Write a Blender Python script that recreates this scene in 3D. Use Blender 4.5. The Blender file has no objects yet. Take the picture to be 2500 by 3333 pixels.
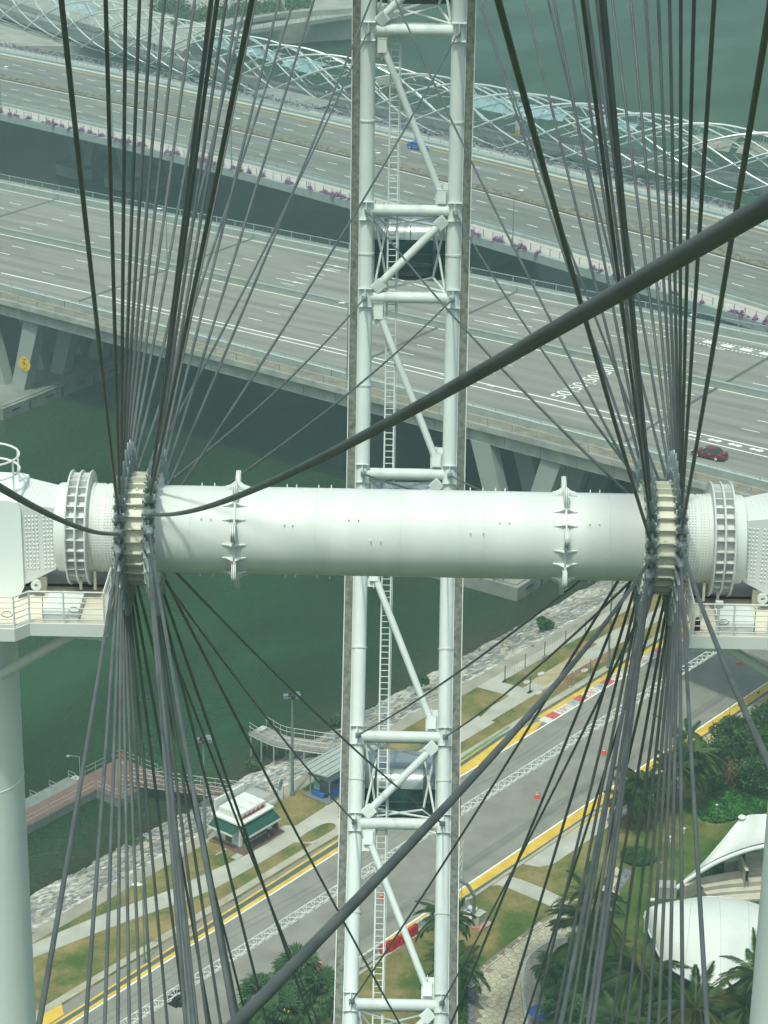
import bpy, bmesh, math, random
import numpy as np
from mathutils import Vector, Matrix, Quaternion
random.seed(7)
sc = bpy.context.scene
C = sc.collection
RAD = math.radians
PI = math.pi

# ------------------------------------------------------------------ camera, world, sun, exposure
THETA = RAD(22.5)                      # the camera looks along a diameter of the wheel, this far below the horizon
HUB = np.array([0.0, 0.0, 92.0])       # centre of the spindle; water is z = 0
FV = np.array([0, math.cos(THETA), -math.sin(THETA)])
UV = np.array([0, math.sin(THETA), math.cos(THETA)])
XV = np.array([1.0, 0, 0])
CAM = HUB - 76.0 * FV + 0.162 * UV + np.array([0.309, 0, 0])
FPX = 7803.8                           # focal length in pixels of a 2500 x 3333 frame
PITCH, YAW, ROLL = RAD(22.12515), RAD(-0.673772), RAD(0.8)
_F = np.array([math.sin(YAW) * math.cos(PITCH), math.cos(YAW) * math.cos(PITCH), -math.sin(PITCH)])
_R = np.cross(_F, [0, 0, 1.0]); _R /= np.linalg.norm(_R)
_U = np.cross(_R, _F)
_R, _U = _R * math.cos(ROLL) + _U * math.sin(ROLL), _U * math.cos(ROLL) - _R * math.sin(ROLL)
cam_data = bpy.data.cameras.new('camera')
cam = bpy.data.objects.new('camera', cam_data); C.objects.link(cam)
cam_data.sensor_fit = 'HORIZONTAL'; cam_data.sensor_width = 36.0
cam_data.lens = FPX / 2500.0 * 36.0
cam_data.clip_start = 0.3; cam_data.clip_end = 8000.0
cam.matrix_world = Matrix(((_R[0], _U[0], -_F[0], CAM[0]), (_R[1], _U[1], -_F[1], CAM[1]),
                           (_R[2], _U[2], -_F[2], CAM[2]), (0, 0, 0, 1)))
sc.camera = cam

SUN_EL, SUN_AZ = RAD(66), RAD(200)      # azimuth from +Y towards +X
world = bpy.data.worlds.new('World'); sc.world = world; world.use_nodes = True
wn = world.node_tree; wn.nodes.clear()
wo = wn.nodes.new('ShaderNodeOutputWorld'); wb = wn.nodes.new('ShaderNodeBackground')
sky = wn.nodes.new('ShaderNodeTexSky'); sky.sky_type = 'NISHITA'; sky.sun_disc = False
sky.sun_elevation = SUN_EL; sky.sun_rotation = SUN_AZ
sky.air_density = 1.6; sky.dust_density = 6.0; sky.ozone_density = 1.0; sky.altitude = 10
wn.links.new(sky.outputs[0], wb.inputs[0]); wb.inputs[1].default_value = 0.135
wn.links.new(wb.outputs[0], wo.inputs[0])
sun_data = bpy.data.lights.new('sun', 'SUN'); sun_data.energy = 2.4; sun_data.angle = RAD(2.0)
sun_data.color = (1.0, 0.95, 0.86)
sun = bpy.data.objects.new('sun', sun_data); C.objects.link(sun)
SUN_DIR = Vector((math.sin(SUN_AZ) * math.cos(SUN_EL), math.cos(SUN_AZ) * math.cos(SUN_EL), math.sin(SUN_EL)))
sun.rotation_euler = (-SUN_DIR).to_track_quat('-Z', 'Y').to_euler()
sun.location = (0, 100, 300)
sc.view_settings.view_transform = 'Standard'; sc.view_settings.look = 'None'
sc.view_settings.exposure = 0.21; sc.view_settings.gamma = 1.0; sc.view_settings.use_curve_mapping = False
sc.view_settings.use_white_balance = True; sc.view_settings.white_balance_temperature = 6130; sc.view_settings.white_balance_tint = -9
sc.cycles.max_bounces = 6; sc.cycles.volume_bounces = 0; sc.cycles.transparent_max_bounces = 8
sc.cycles.use_denoising = True

# ------------------------------------------------------------------ site frames
def G(u, v, z=3.0):
    """point of the horizontal plane z that lies under photograph pixel (u, v)"""
    d = _F + _R * (u - 1250.0) / FPX - _U * (v - 1666.5) / FPX
    return CAM + d * ((z - CAM[2]) / d[2])
def unit(v):
    v = np.asarray(v, float); return v / np.linalg.norm(v)
# river bank: s runs along the race track, w across it towards the water (land z = 3)
R1 = G(1498.7, 2892.9); TS = unit(G(2500, 2218.5) - R1); WS = np.array([-TS[1], TS[0], 0])
def TW(s, w, z=3.0):
    p = R1 + TS * s + WS * w; return np.array([p[0], p[1], z])
def tw_of(p):
    d = np.asarray(p) - R1; return float(d @ TS), float(d @ WS)
# near road bridge: s along it (to the right), n across it (away), deck z = 16
ZB = 16.0
OB = G(1250, 1031, ZB); AB = unit(G(2500, 1301, ZB) - G(0, 761, ZB)); NB = np.array([-AB[1], AB[0], 0])
def BR(s, n, z=0.0):
    p = OB + AB * s * 1.0148 + NB * n * 1.0118; return np.array([p[0], p[1], ZB + z])
# far road bridge, gently curved, deck z = 14
ZF = 14.0
OF = G(940, 469.1, ZF); AF = unit(G(2500, 877.8, ZF) - G(0, 258.5, ZF)); NF = np.array([-AF[1], AF[0], 0])
_q = np.polyfit([-81.5, -30.4, 0, 14.7, 45.8, 79.6, 111.1], [-3.74, -.93, 0, 1.2, -.5, -2.42, -3.74], 2)
def FB(s, n, z=0.0):
    d1 = 2 * _q[0] * s + _q[1]
    p = OF + (AF * (s - n * d1) + NF * (n + np.polyval(_q, s))) * 1.0212; return np.array([p[0], p[1], ZF + z])
def WP(phi, r, x=0.0):
    """point of the wheel: phi degrees from the far end of the sight line, r from the axle, x along it"""
    p = RAD(phi); return HUB + r * (math.cos(p) * FV + math.sin(p) * UV) + XV * x

# ------------------------------------------------------------------ materials
MATS = {}
def mat(name, col, rough=0.6, metal=0.0, var=0.12, scale=1.5, bump=0.0, bscale=None, spec=0.4, col2=None,
        detail=5.0, dist=None, stretch=None, alpha=1.0, rnd=0.0):
    """principled surface with noise-broken colour (col to col2), optional bump and per-object variation"""
    if name in MATS: return MATS[name]
    m = bpy.data.materials.new(name); m.use_nodes = True; MATS[name] = m
    nt = m.node_tree; N = nt.nodes; L = nt.links
    b = N['Principled BSDF']
    b.inputs['Roughness'].default_value = rough; b.inputs['Metallic'].default_value = metal
    b.inputs['Specular IOR Level'].default_value = spec
    tc = N.new('ShaderNodeTexCoord'); mp = N.new('ShaderNodeMapping'); L.new(tc.outputs['Object'], mp.inputs[0])
    if stretch: mp.inputs['Scale'].default_value = stretch
    if name == 'far_bridge_asphalt':
        mp.vector_type = 'TEXTURE'; mp.inputs['Rotation'].default_value = (0, 0, math.atan2(AF[1], AF[0])); mp.inputs['Scale'].default_value = (28, 1.8, 1)
    nz = N.new('ShaderNodeTexNoise'); nz.inputs['Scale'].default_value = scale; nz.inputs['Detail'].default_value = detail
    if dist: nz.inputs['Distortion'].default_value = dist
    L.new(mp.outputs[0], nz.inputs['Vector'])
    rp = N.new('ShaderNodeValToRGB'); rp.color_ramp.elements[0].position = 0.3; rp.color_ramp.elements[1].position = 0.7
    c1 = tuple(max(0, c * (1 - var)) for c in col)
    c2 = col2 if col2 else tuple(min(1, c * (1 + var)) for c in col)
    rp.color_ramp.elements[0].color = (*c1, 1); rp.color_ramp.elements[1].color = (*c2, 1)
    L.new(nz.outputs['Fac'], rp.inputs[0]); out = rp.outputs[0]
    if rnd > 0:
        oi = N.new('ShaderNodeObjectInfo'); mr = N.new('ShaderNodeMapRange')
        mr.inputs[3].default_value = 1 - rnd; mr.inputs[4].default_value = 1 + rnd
        L.new(oi.outputs['Random'], mr.inputs[0])
        mx = N.new('ShaderNodeMix'); mx.data_type = 'RGBA'; mx.blend_type = 'MULTIPLY'; mx.inputs[0].default_value = 1
        cb = N.new('ShaderNodeCombineColor')
        for i in range(3): L.new(mr.outputs[0], cb.inputs[i])
        L.new(out, mx.inputs[6]); L.new(cb.outputs[0], mx.inputs[7]); out = mx.outputs[2]
    L.new(out, b.inputs['Base Color'])
    if bump > 0:
        n2 = N.new('ShaderNodeTexNoise'); n2.inputs['Scale'].default_value = bscale or scale * 6; n2.inputs['Detail'].default_value = 4
        L.new(mp.outputs[0], n2.inputs['Vector'])
        bp = N.new('ShaderNodeBump'); bp.inputs['Strength'].default_value = bump; bp.inputs['Distance'].default_value = 0.05
        L.new(n2.outputs['Fac'], bp.inputs['Height']); L.new(bp.outputs[0], b.inputs['Normal'])
    if alpha < 1: b.inputs['Alpha'].default_value = alpha
    return m

white = mat('white_paint', (.61, .63, .62), .55, var=.05, scale=.35, spec=.5, detail=8, col2=(.66, .68, .665))
rimw = mat('rim_paint', (.58, .61, .605), .6, var=.06, scale=.25, spec=.5, detail=8)
cream = mat('cream_paint', (.66, .66, .57), .5, var=.08, scale=.8)
dirty = mat('grimy_rail', (.115, .122, .105), .8, var=.35, scale=3.5, col2=(.20, .208, .185), detail=9)
cable_m = mat('galvanised_cable', (.075, .085, .086), .55, metal=.1, var=.12, scale=.8, col2=(.115, .125, .127), spec=.4)
socket_m = mat('galvanised_socket', (.25, .29, .29), .55, metal=.4, var=.2, scale=4)
stain_m = mat('rust_stain', (.17, .12, .07), .8, var=.3)
dark_m = mat('dark_rubber', (.02, .022, .022), .6)
concrete = mat('concrete', (.255, .27, .25), .85, var=.12, scale=.5, col2=(.38, .385, .355), bump=.1, detail=8)
concrete_d = mat('weathered_concrete', (.22, .235, .22), .9, var=.25, scale=.25, col2=(.32, .33, .31), bump=.15, detail=9)
parapet_m = mat('parapet_paint', (.27, .315, .305), .75, var=.1, scale=.6, detail=8)
asphalt = mat('bridge_asphalt', (.165, .163, .149), .9, var=.10, scale=1.0, col2=(.255, .25, .229), bump=.15, bscale=30, stretch=(.035, .55, 1), detail=10)
asphalt_f = mat('far_bridge_asphalt', (.125, .128, .118), .9, var=.10, scale=1.0, col2=(.205, .205, .19), stretch=(.035, .55, 1), detail=10)
asphalt2 = mat('track_asphalt', (.205, .198, .176), .92, var=.12, scale=.4, col2=(.245, .236, .21), bump=.2, bscale=22, detail=10)
paint = mat('road_paint', (.78, .79, .75), .7, var=.08, scale=3)
paint_y = mat('yellow_paint', (.55, .36, .04), .6, var=.10, scale=.8, col2=(.66, .45, .07), detail=8)
paint_yd = mat('faded_yellow_line', (.42, .30, .06), .8, var=.15, scale=1.0)
joint_m = mat('joint_strip', (.075, .085, .085), .8, var=.2, scale=2)
rail_m = mat('railing_grey', (.30, .37, .38), .55, metal=.2, var=.08)
steel = mat('stainless_steel', (.62, .65, .64), .35, metal=.35, var=.06, scale=1.0)
steel_d = mat('dull_steel', (.26, .29, .29), .45, metal=.5, var=.12)

# ------------------------------------------------------------------ mesh helpers
def sharpen(me, ang=38):
    try: me.set_sharp_from_angle(angle=RAD(ang))
    except Exception: pass
class MB:
    """collects shapes, then links them as ONE mesh object"""
    def __init__(s): s.v = []; s.f = []; s.mi = []; s.cur = 0
    def _add(s, vs, fs):
        o = len(s.v); s.v += [tuple(map(float, p)) for p in vs]
        s.f += [tuple(i + o for i in f) for f in fs]; s.mi += [s.cur] * len(fs); return s
    def hexa(s, p):           # 8 points: bottom 0-3, top 4-7
        return s._add(p, [(3, 2, 1, 0), (4, 5, 6, 7), (0, 1, 5, 4), (1, 2, 6, 5), (2, 3, 7, 6), (3, 0, 4, 7)])
    def box(s, x0, x1, y0, y1, z0, z1, fn=None):
        p = [(x0, y0, z0), (x1, y0, z0), (x1, y1, z0), (x0, y1, z0), (x0, y0, z1), (x1, y0, z1), (x1, y1, z1), (x0, y1, z1)]
        if fn: p = [fn(*q) for q in p]
        return s.hexa(p)
    def bar(s, p, q, wd, ht, up=(0, 0, 1)):
        p = np.asarray(p, float); q = np.asarray(q, float); d = unit(q - p)
        u = np.asarray(up, float)
        if abs(d @ unit(u)) > .98: u = np.array([1.0, 0, 0])
        sd = unit(np.cross(d, u)); u = np.cross(sd, d)
        a, b = sd * wd / 2, u * ht / 2
        return s.hexa([p - a - b, p + a - b, q + a - b, q - a - b, p - a + b, p + a + b, q + a + b, q - a + b])
    def tube(s, pts, r, n=8, caps=True):
        P = [np.asarray(p, float) for p in pts]; m = len(P)
        rs = r if hasattr(r, '__len__') else [r] * m
        T = [unit(P[min(i + 1, m - 1)] - P[max(i - 1, 0)]) for i in range(m)]
        ref = np.array([0, 0, 1.0]) if abs(T[0][2]) < .9 else np.array([1.0, 0, 0])
        vs = []; sd = None
        for i in range(m):
            if sd is None: sd = unit(np.cross(T[i], ref))
            else: sd = unit(sd - T[i] * (sd @ T[i]))
            u = np.cross(T[i], sd)
            for k in range(n):
                a = 2 * PI * k / n; vs.append(P[i] + rs[i] * (math.cos(a) * sd + math.sin(a) * u))
        fs = [(i * n + k, i * n + (k + 1) % n, (i + 1) * n + (k + 1) % n, (i + 1) * n + k) for i in range(m - 1) for k in range(n)]
        if caps: fs += [tuple(range(n - 1, -1, -1)), tuple((m - 1) * n + k for k in range(n))]
        return s._add(vs, fs)
    def prism(s, poly, z0, z1, fn=None):
        n = len(poly)
        vs = [(x, y, z0) for x, y in poly] + [(x, y, z1) for x, y in poly]
        if fn: vs = [fn(*p) for p in vs]
        return s._add(vs, [tuple(range(n - 1, -1, -1)), tuple(range(n, 2 * n))] + [(i, (i + 1) % n, n + (i + 1) % n, n + i) for i in range(n)])
    def sheet(s, pts):
        return s._add(pts, [tuple(range(len(pts)))])
    def strip(s, A, B):       # quads between two polylines
        n = len(A); return s._add(list(A) + list(B), [(i, i + 1, n + i + 1, n + i) for i in range(n - 1)])
    def lathe(s, prof, c, ax, n=48, e1=None, close=True):
        """prof = [(along, radius)]; axis from c along ax"""
        c = np.asarray(c, float); ax = unit(ax)
        e1 = unit(e1) if e1 is not None else unit(np.cross(ax, [0.3, .5, .8])); e2 = np.cross(ax, e1); m = len(prof)
        vs = [c + ax * a + r * (math.cos(2 * PI * k / n) * e1 + math.sin(2 * PI * k / n) * e2) for a, r in prof for k in range(n)]
        fs = [(i * n + k, i * n + (k + 1) % n, (i + 1) * n + (k + 1) % n, (i + 1) * n + k) for i in range(m - 1) for k in range(n)]
        if close: fs += [tuple(range(n - 1, -1, -1)), tuple((m - 1) * n + k for k in range(n))]
        return s._add(vs, fs)
    def ball(s, c, r, nu=8, nv=5, sq=(1, 1, 1)):
        c = np.asarray(c, float); vs = [c + np.array([0, 0, -r * sq[2]])]
        for j in range(1, nv):
            t = -PI / 2 + PI * j / nv
            vs += [c + np.array([r * sq[0] * math.cos(t) * math.cos(2 * PI * i / nu), r * sq[1] * math.cos(t) * math.sin(2 * PI * i / nu), r * sq[2] * math.sin(t)]) for i in range(nu)]
        vs.append(c + np.array([0, 0, r * sq[2]])); e = len(vs) - 1
        fs = [(0, 1 + (i + 1) % nu, 1 + i) for i in range(nu)]
        for j in range(nv - 2):
            a = 1 + j * nu; fs += [(a + i, a + (i + 1) % nu, a + nu + (i + 1) % nu, a + nu + i) for i in range(nu)]
        a = 1 + (nv - 2) * nu; fs += [(a + i, a + (i + 1) % nu, e) for i in range(nu)]
        return s._add(vs, fs)
    def mesh(s, name, mats, smooth=True):
        me = bpy.data.meshes.new(name); me.from_pydata(s.v, [], s.f)
        for m in (mats if isinstance(mats, (list, tuple)) else [mats]): me.materials.append(m)
        if len(set(s.mi)) > 1: me.polygons.foreach_set('material_index', s.mi)
        if smooth:
            me.polygons.foreach_set('use_smooth', [True] * len(s.f)); sharpen(me)
        me.update(); return me
    def build(s, name, mats, parent=None, smooth=True, **kw):
        return link(name, s.mesh(name, mats, smooth), parent, **kw)
def link(name, me, parent=None, M=None, **kw):
    o = bpy.data.objects.new(name, me); C.objects.link(o)
    if parent is not None: o.parent = parent
    if M is not None: o.matrix_local = M
    for k_, v_ in kw.items(): o[k_] = v_
    return o
def thing(name, label, cat, loc=(0, 0, 0), rz=0.0, group=None):
    o = bpy.data.objects.new(name, None); C.objects.link(o); o.location = [float(c) for c in loc]; o.rotation_euler = (0, 0, rz)
    o.empty_display_size = .3
    o['label'] = label; o['category'] = cat
    if group: o['group'] = group
    return o
def tag(o, label, cat, group=None):
    o['label'] = label; o['category'] = cat
    if group: o['group'] = group
    return o
def structure(o): o['kind'] = 'structure'; return o
def frame(origin, x, y, z):
    return Matrix(((x[0], y[0], z[0], origin[0]), (x[1], y[1], z[1], origin[1]), (x[2], y[2], z[2], origin[2]), (0, 0, 0, 1)))
def along(p, d, xref=(1, 0, 0)):
    """frame at p with local z along d and local x near xref"""
    z = unit(d); x = np.asarray(xref, float); x = unit(x - z * (x @ z)); return frame(p, x, np.cross(z, x), z)
def copy_tree(o, parent=None):
    c = o.copy(); C.objects.link(c); c.parent = parent
    for ch in o.children: copy_tree(ch, c)
    return c
def rot2(x, y, a): return x * math.cos(a) - y * math.sin(a), x * math.sin(a) + y * math.cos(a)
def arc(n, a0, a1): return [a0 + (a1 - a0) * i / (n - 1) for i in range(n)]
def smooth_poly(pts, k=6):
    """closed Catmull-Rom through 2-D or 3-D points"""
    P = [np.asarray(p, float) for p in pts]; n = len(P); out = []
    for i in range(n):
        a, b, c, d = P[i - 1], P[i], P[(i + 1) % n], P[(i + 2) % n]
        for j in range(k):
            t = j / k; out.append(.5 * ((2 * b) + (c - a) * t + (2 * a - 5 * b + 4 * c - d) * t * t + (3 * b - a - 3 * c + d) * t ** 3))
    return out
def smooth_line(pts, k=8):
    P = [np.asarray(p, float) for p in pts]; P = [2 * P[0] - P[1]] + P + [2 * P[-1] - P[-2]]; out = []
    for i in range(1, len(P) - 2):
        a, b, c, d = P[i - 1:i + 3]
        for j in range(k):
            t = j / k; out.append(.5 * ((2 * b) + (c - a) * t + (2 * a - 5 * b + 4 * c - d) * t * t + (3 * b - a - 3 * c + d) * t ** 3))
    out.append(P[-2]); return out

# ================================================================== THE WHEEL
wheel = thing('observation_wheel', 'giant white observation wheel with spindle, dark spoke cables and ladder-truss rim', 'observation wheel', (0, 0, 0))
R0, XC = 72.2, 2.68
PH_L, PH_R, PITCHW = -1.45, 2.78, 360.0 / 28

# spindle ---------------------------------------------------------------
SPR = 1.385
mb = MB(); mb.lathe([(-7.72, SPR - .02), (-7.70, SPR), (7.70, SPR), (7.72, SPR - .02)], HUB, XV, n=96)
spindle = mb.build('spindle', mat('spindle_paint', (.565, .59, .575), .5, var=.04, scale=.5, col2=(.635, .65, .64), stretch=(1.6, .45, .45), detail=10, dist=.4), wheel)
for xw in (-6.55, -2.62, 0.02, 2.62, 6.55):
    MB().lathe([(-.014, SPR - .002), (-.006, SPR + .004), (.006, SPR + .004), (.014, SPR - .002)], HUB + XV * xw, XV, n=96, close=False).build('weld_seam', mat('weld_bead', (.52, .55, .53), .5, var=.1), spindle)
def cyl_pt(ang, r, x):      # angle 0 faces the camera, positive up
    a = RAD(180 - ang); return HUB + XV * x + r * (math.cos(a) * FV + math.sin(a) * UV)
for sg in (-1, 1):
    xb = sg * 5.25 * .985
    mb = MB(); mb.lathe([(-.035, SPR), (-.035, SPR + .07), (.035, SPR + .07), (.035, SPR)], HUB + XV * xb, XV, n=84, close=False)
    ring = mb.build('collar_ring', white, spindle)
    for k in range(7):
        a0 = -3 + k * 360 / 7
        mb = MB()               # rounded lifting lug, an upright oval plate standing on the collar
        for dx, w in ((-.055, .03), (0, .05), (.055, .03)):
            pts = [(t * 13, .05 + .50 * math.sin(PI * (i / 12)) ** .8) for i, t in enumerate([j / 6 - 1 for j in range(13)])]
            poly = [cyl_pt(a0 + t, SPR + h, 0) for t, h in pts] + [cyl_pt(a0 + t, SPR - .01, 0) for t, h in reversed(pts)]
            n = len(poly); off = XV * (xb + dx)
            vs = [p + off - XV * w / 2 for p in poly] + [p + off + XV * w / 2 for p in poly]
            m = n // 2; fs = []
            for i in range(m - 1):
                j = n - 1 - i
                fs += [(i, i + 1, j - 1, j), (n + i, n + j, n + j - 1, n + i + 1), (i, n + i, n + i + 1, i + 1)]
            mb._add(vs, fs)
        mb.build('lug', white, spindle)
        for da in (-16, 16):
            mb = MB()           # concave gusset fin on both sides of the collar
            prof = [(.38, .0), (.36, .03), (.26, .05), (.17, .10), (.09, .17), (.03, .21)]
            for sx in (-1, 1):
                top = [cyl_pt(a0 + da, SPR + h, xb + sx * d) for d, h in prof]; bot = [cyl_pt(a0 + da, SPR - .01, xb + sx * d) for d, h in prof]
                tn = (cyl_pt(a0 + da + 1, SPR, 0) - cyl_pt(a0 + da, SPR, 0)); tn = unit(tn) * .018
                mb.strip([p - tn for p in top], [p - tn for p in bot]); mb.strip([p + tn for p in bot], [p + tn for p in top]); mb.strip([p + tn for p in top], [p - tn for p in top])
            mb.build('gusset', white, spindle)
pin = MB().tube([(0, 0, 0), (0, 0, .10)], .02, 6).mesh('pin', white)
for x, a in [(-3.6, 8), (-3.35, 8), (-1.6, 16), (-1.3, 16), (-.9, -10), (-.6, -10), (3.1, 16), (3.4, 16), (2.2, 2), (2.6, 2), (5.9, 16), (6.2, 16), (-6.2, 14), (-5.9, 14)] + \
        [(x, s_ * 87) for x in (-6.3, -5.9, -3.6, -3.3, -2.6, -2.2, 2.2, 2.6, 3.0, 3.3, 6.0, 6.3) for s_ in (1, -1)]:
    p = cyl_pt(a, SPR, x); link('pin', pin, spindle, along(p, p - (HUB + XV * p[0])))

# hub drums with flanges and ribs -----------------------------------------
XO, XI = 8.70, 7.80
for sg in (-1, 1):
    mb = MB(); mb.lathe([(-.62, 1.46), (-.62, 1.60), (.62, 1.60), (.62, 1.46)], HUB + XV * sg * (XO + XI) / 2, XV, n=84)
    drum = mb.build('hub_drum', cream, wheel)
    for xf in (XO, XI):
        mb = MB(); mb.lathe([(-.05, 1.58), (-.05, 1.93), (.05, 1.93), (.05, 1.58)], HUB + XV * sg * xf, XV, n=84)
        mb.build('flange', white, drum)
    rib = MB().box(-.66, .66, -.018, .018, 1.58, 1.80).mesh('rib', cream, False)
    for k in range(28):
        a = (k + .5) * PITCHW + (PH_L if sg < 0 else PH_R) - 4
        d = WP(a, 1) - HUB
        link('rib', rib, drum, along(HUB + XV * sg * (XO + XI) / 2, d))
    bolt = MB().ball((0, 0, 1.62), .055, 8, 4).mesh('bolt', cream)
    for k in range(14): link('bolt', bolt, drum, along(HUB + XV * sg * (XO + XI) / 2, WP(k * 2 * PITCHW + 3, 1) - HUB))

# spoke cables -------------------------------------------------------------
mb = MB()               # fork socket: two prongs astride the flange, then a tapered body
for sx in (-1, 1):
    poly = [(-.16, -.10), (-.10, -.20), (.02, -.22), (.14, -.16), (.19, .0), (.20, .22), (.13, .42), (-.13, .42), (-.20, .22), (-.19, 0)]
    mb.prism([(a, b) for a, b in poly], sx * .075, sx * .16, fn=lambda a, b, z: (z, a, b))
mb.lathe([(.34, .155), (.42, .165), (.52, .15), (.72, .11), (.95, .085), (.98, .06)], (0, 0, 0), (0, 0, 1), n=10)
mb.tube([(-.22, 0, -.02), (.22, 0, -.02)], .07, 8)
hub_socket = mb.mesh('socket', socket_m)
mb = MB()
for sx in (-1, 1): mb.prism([(-.12, -.16), (.12, -.16), (.16, .05), (.10, .3), (-.10, .3), (-.16, .05)], sx * .07, sx * .15, fn=lambda a, b, z: (z, a, b))
mb.lathe([(.22, .15), (.34, .15), (.62, .09), (.8, .065)], (0, 0, 0), (0, 0, 1), n=10)
rim_socket = mb.mesh('socket', socket_m)
CABLES = (('L', 1, -XI, -13.0), ('L', -1, -XO, 6.9), ('R', -1, XI, 17.05), ('R', 1, XO, 3.67))
for k in range(28):
    for hubn, side, xf, off in CABLES:
        ph = (PH_L if hubn == 'L' else PH_R) + k * PITCHW
        a = WP(ph + off, 1.83, xf); b = WP(ph, R0 - .2, side * XC)
        L_ = np.linalg.norm(b - a); d = (b - a) / L_; hor = math.hypot(d[0], d[1])
        ts = [i / 24 for i in range(25)]
        pts = [a + (b - a) * t - np.array([0, 0, 4 * .61 * t * (1 - t) * hor]) for t in ts]
        cb = MB().tube(pts, .0515, 14 if abs(((ph + 180) % 360) - 0) < 30 or abs(((ph + 180) % 360) - 360) < 30 else 8).build('spoke_cable', cable_m, wheel)
        link('socket', hub_socket, cb, along(a, pts[1] - a)); link('socket', rim_socket, cb, along(b + unit(pts[-2] - b) * .42, pts[-2] - b))

# rim ------------------------------------------------------------------------
def skip(ph): return abs(((ph - 180.4 + 180) % 360) - 180) < 24
arcs = [24.5 + i for i in range(0)]
phs = np.linspace(-155.0, 155.0, 28 * 6 + 1)
for side in (-1, 1):
    mb = MB(); mb.tube([WP(p, R0, side * XC) for p in phs], .44, 20); ch = mb.build('rim_chord', rimw, wheel)
    # grimy running rail on the outer flank with a bright lip
    prof = [(.43, -.16), (.93, -.16), (.93, .14), (.43, .14)]
    mb = MB(); vs = [WP(p, R0 + h, side * (XC + d)) for p in phs for d, h in prof]; n = 4
    mb._add(vs, [(i * n + k, i * n + (k + 1) % n, (i + 1) * n + (k + 1) % n, (i + 1) * n + k) for i in range(len(phs) - 1) for k in range(n)])
    mb.build('running_rail', dirty, wheel, False)
    prof = [(.933, -.24), (.985, -.24), (.985, .24), (.933, .24)]
    mb = MB(); vs = [WP(p, R0 + h, side * (XC + d)) for p in phs for d, h in prof]
    mb._add(vs, [(i * n + k, i * n + (k + 1) % n, (i + 1) * n + (k + 1) % n, (i + 1) * n + k) for i in range(len(phs) - 1) for k in range(n)])
    mb.build('rail_lip', rimw, wheel, False)
    prof = [(.41, -.20), (.455, -.20), (.455, .05), (.41, .05)]
    mb = MB(); vs = [WP(p, R0 + h, side * (XC + d)) for p in phs for d, h in prof]
    mb._add(vs, [(i * n + k, i * n + (k + 1) % n, (i + 1) * n + (k + 1) % n, (i + 1) * n + k) for i in range(len(phs) - 1) for k in range(n)])
    mb.build('rail_web', rimw, wheel, False)
rung = MB().tube([(-XC + .1, 0, 0), (XC - .1, 0, 0)], .345, 20).mesh('rim_rung', rimw)
mb = MB(); mb.box(-.42, .42, -.56, -.53, -.62, .05).box(-.42, .42, .53, .56, -.62, .05).box(-.022, .022, -.53, .53, -.78, -.40)
node_plate = mb.mesh('node_plate', rimw, False)
mb = MB(); mb.lathe([(-.05, .44), (-.05, .50), (-.01, .50), (-.01, .485), (.01, .485), (.01, .50), (.05, .50), (.05, .44)], (0, 0, 0), (0, 1, 0), n=32, close=False)
collar = mb.mesh('collar', rimw)
gus_long = MB().box(-.38, .38, -1.3, 0, -.03, .03).mesh('gusset_plate', rimw, False)
elec = MB().box(-.27, .27, -.42, .42, -.14, .06).box(-.29, .29, .41, .44, -.16, .06).mesh('junction_box', mat('box_enamel', (.62, .66, .64), .45, var=.05), False)
pad = MB()
for i in range(5):
    for j in range(5): pad.box(-.30 + i * .13, -.21 + i * .13, -.30 + j * .13, -.21 + j * .13, .03, .07)
pad.box(-.36, .36, -.36, .36, -.03, .03); pad = pad.mesh('splice_plate', rimw, False)
trim_m = mat('stained_angle_iron', (.25, .26, .21), .7, var=.35, scale=2, col2=(.48, .50, .44))
def ring_frame(ph, x=0.0, r=R0):       # local x = axle, y = up along the rim, z = outwards
    z = WP(ph, 1) - HUB; y = unit(WP(ph + 1, 1) - WP(ph - 1, 1)); return frame(WP(ph, r, x), np.cross(y, z), y, z)
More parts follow.
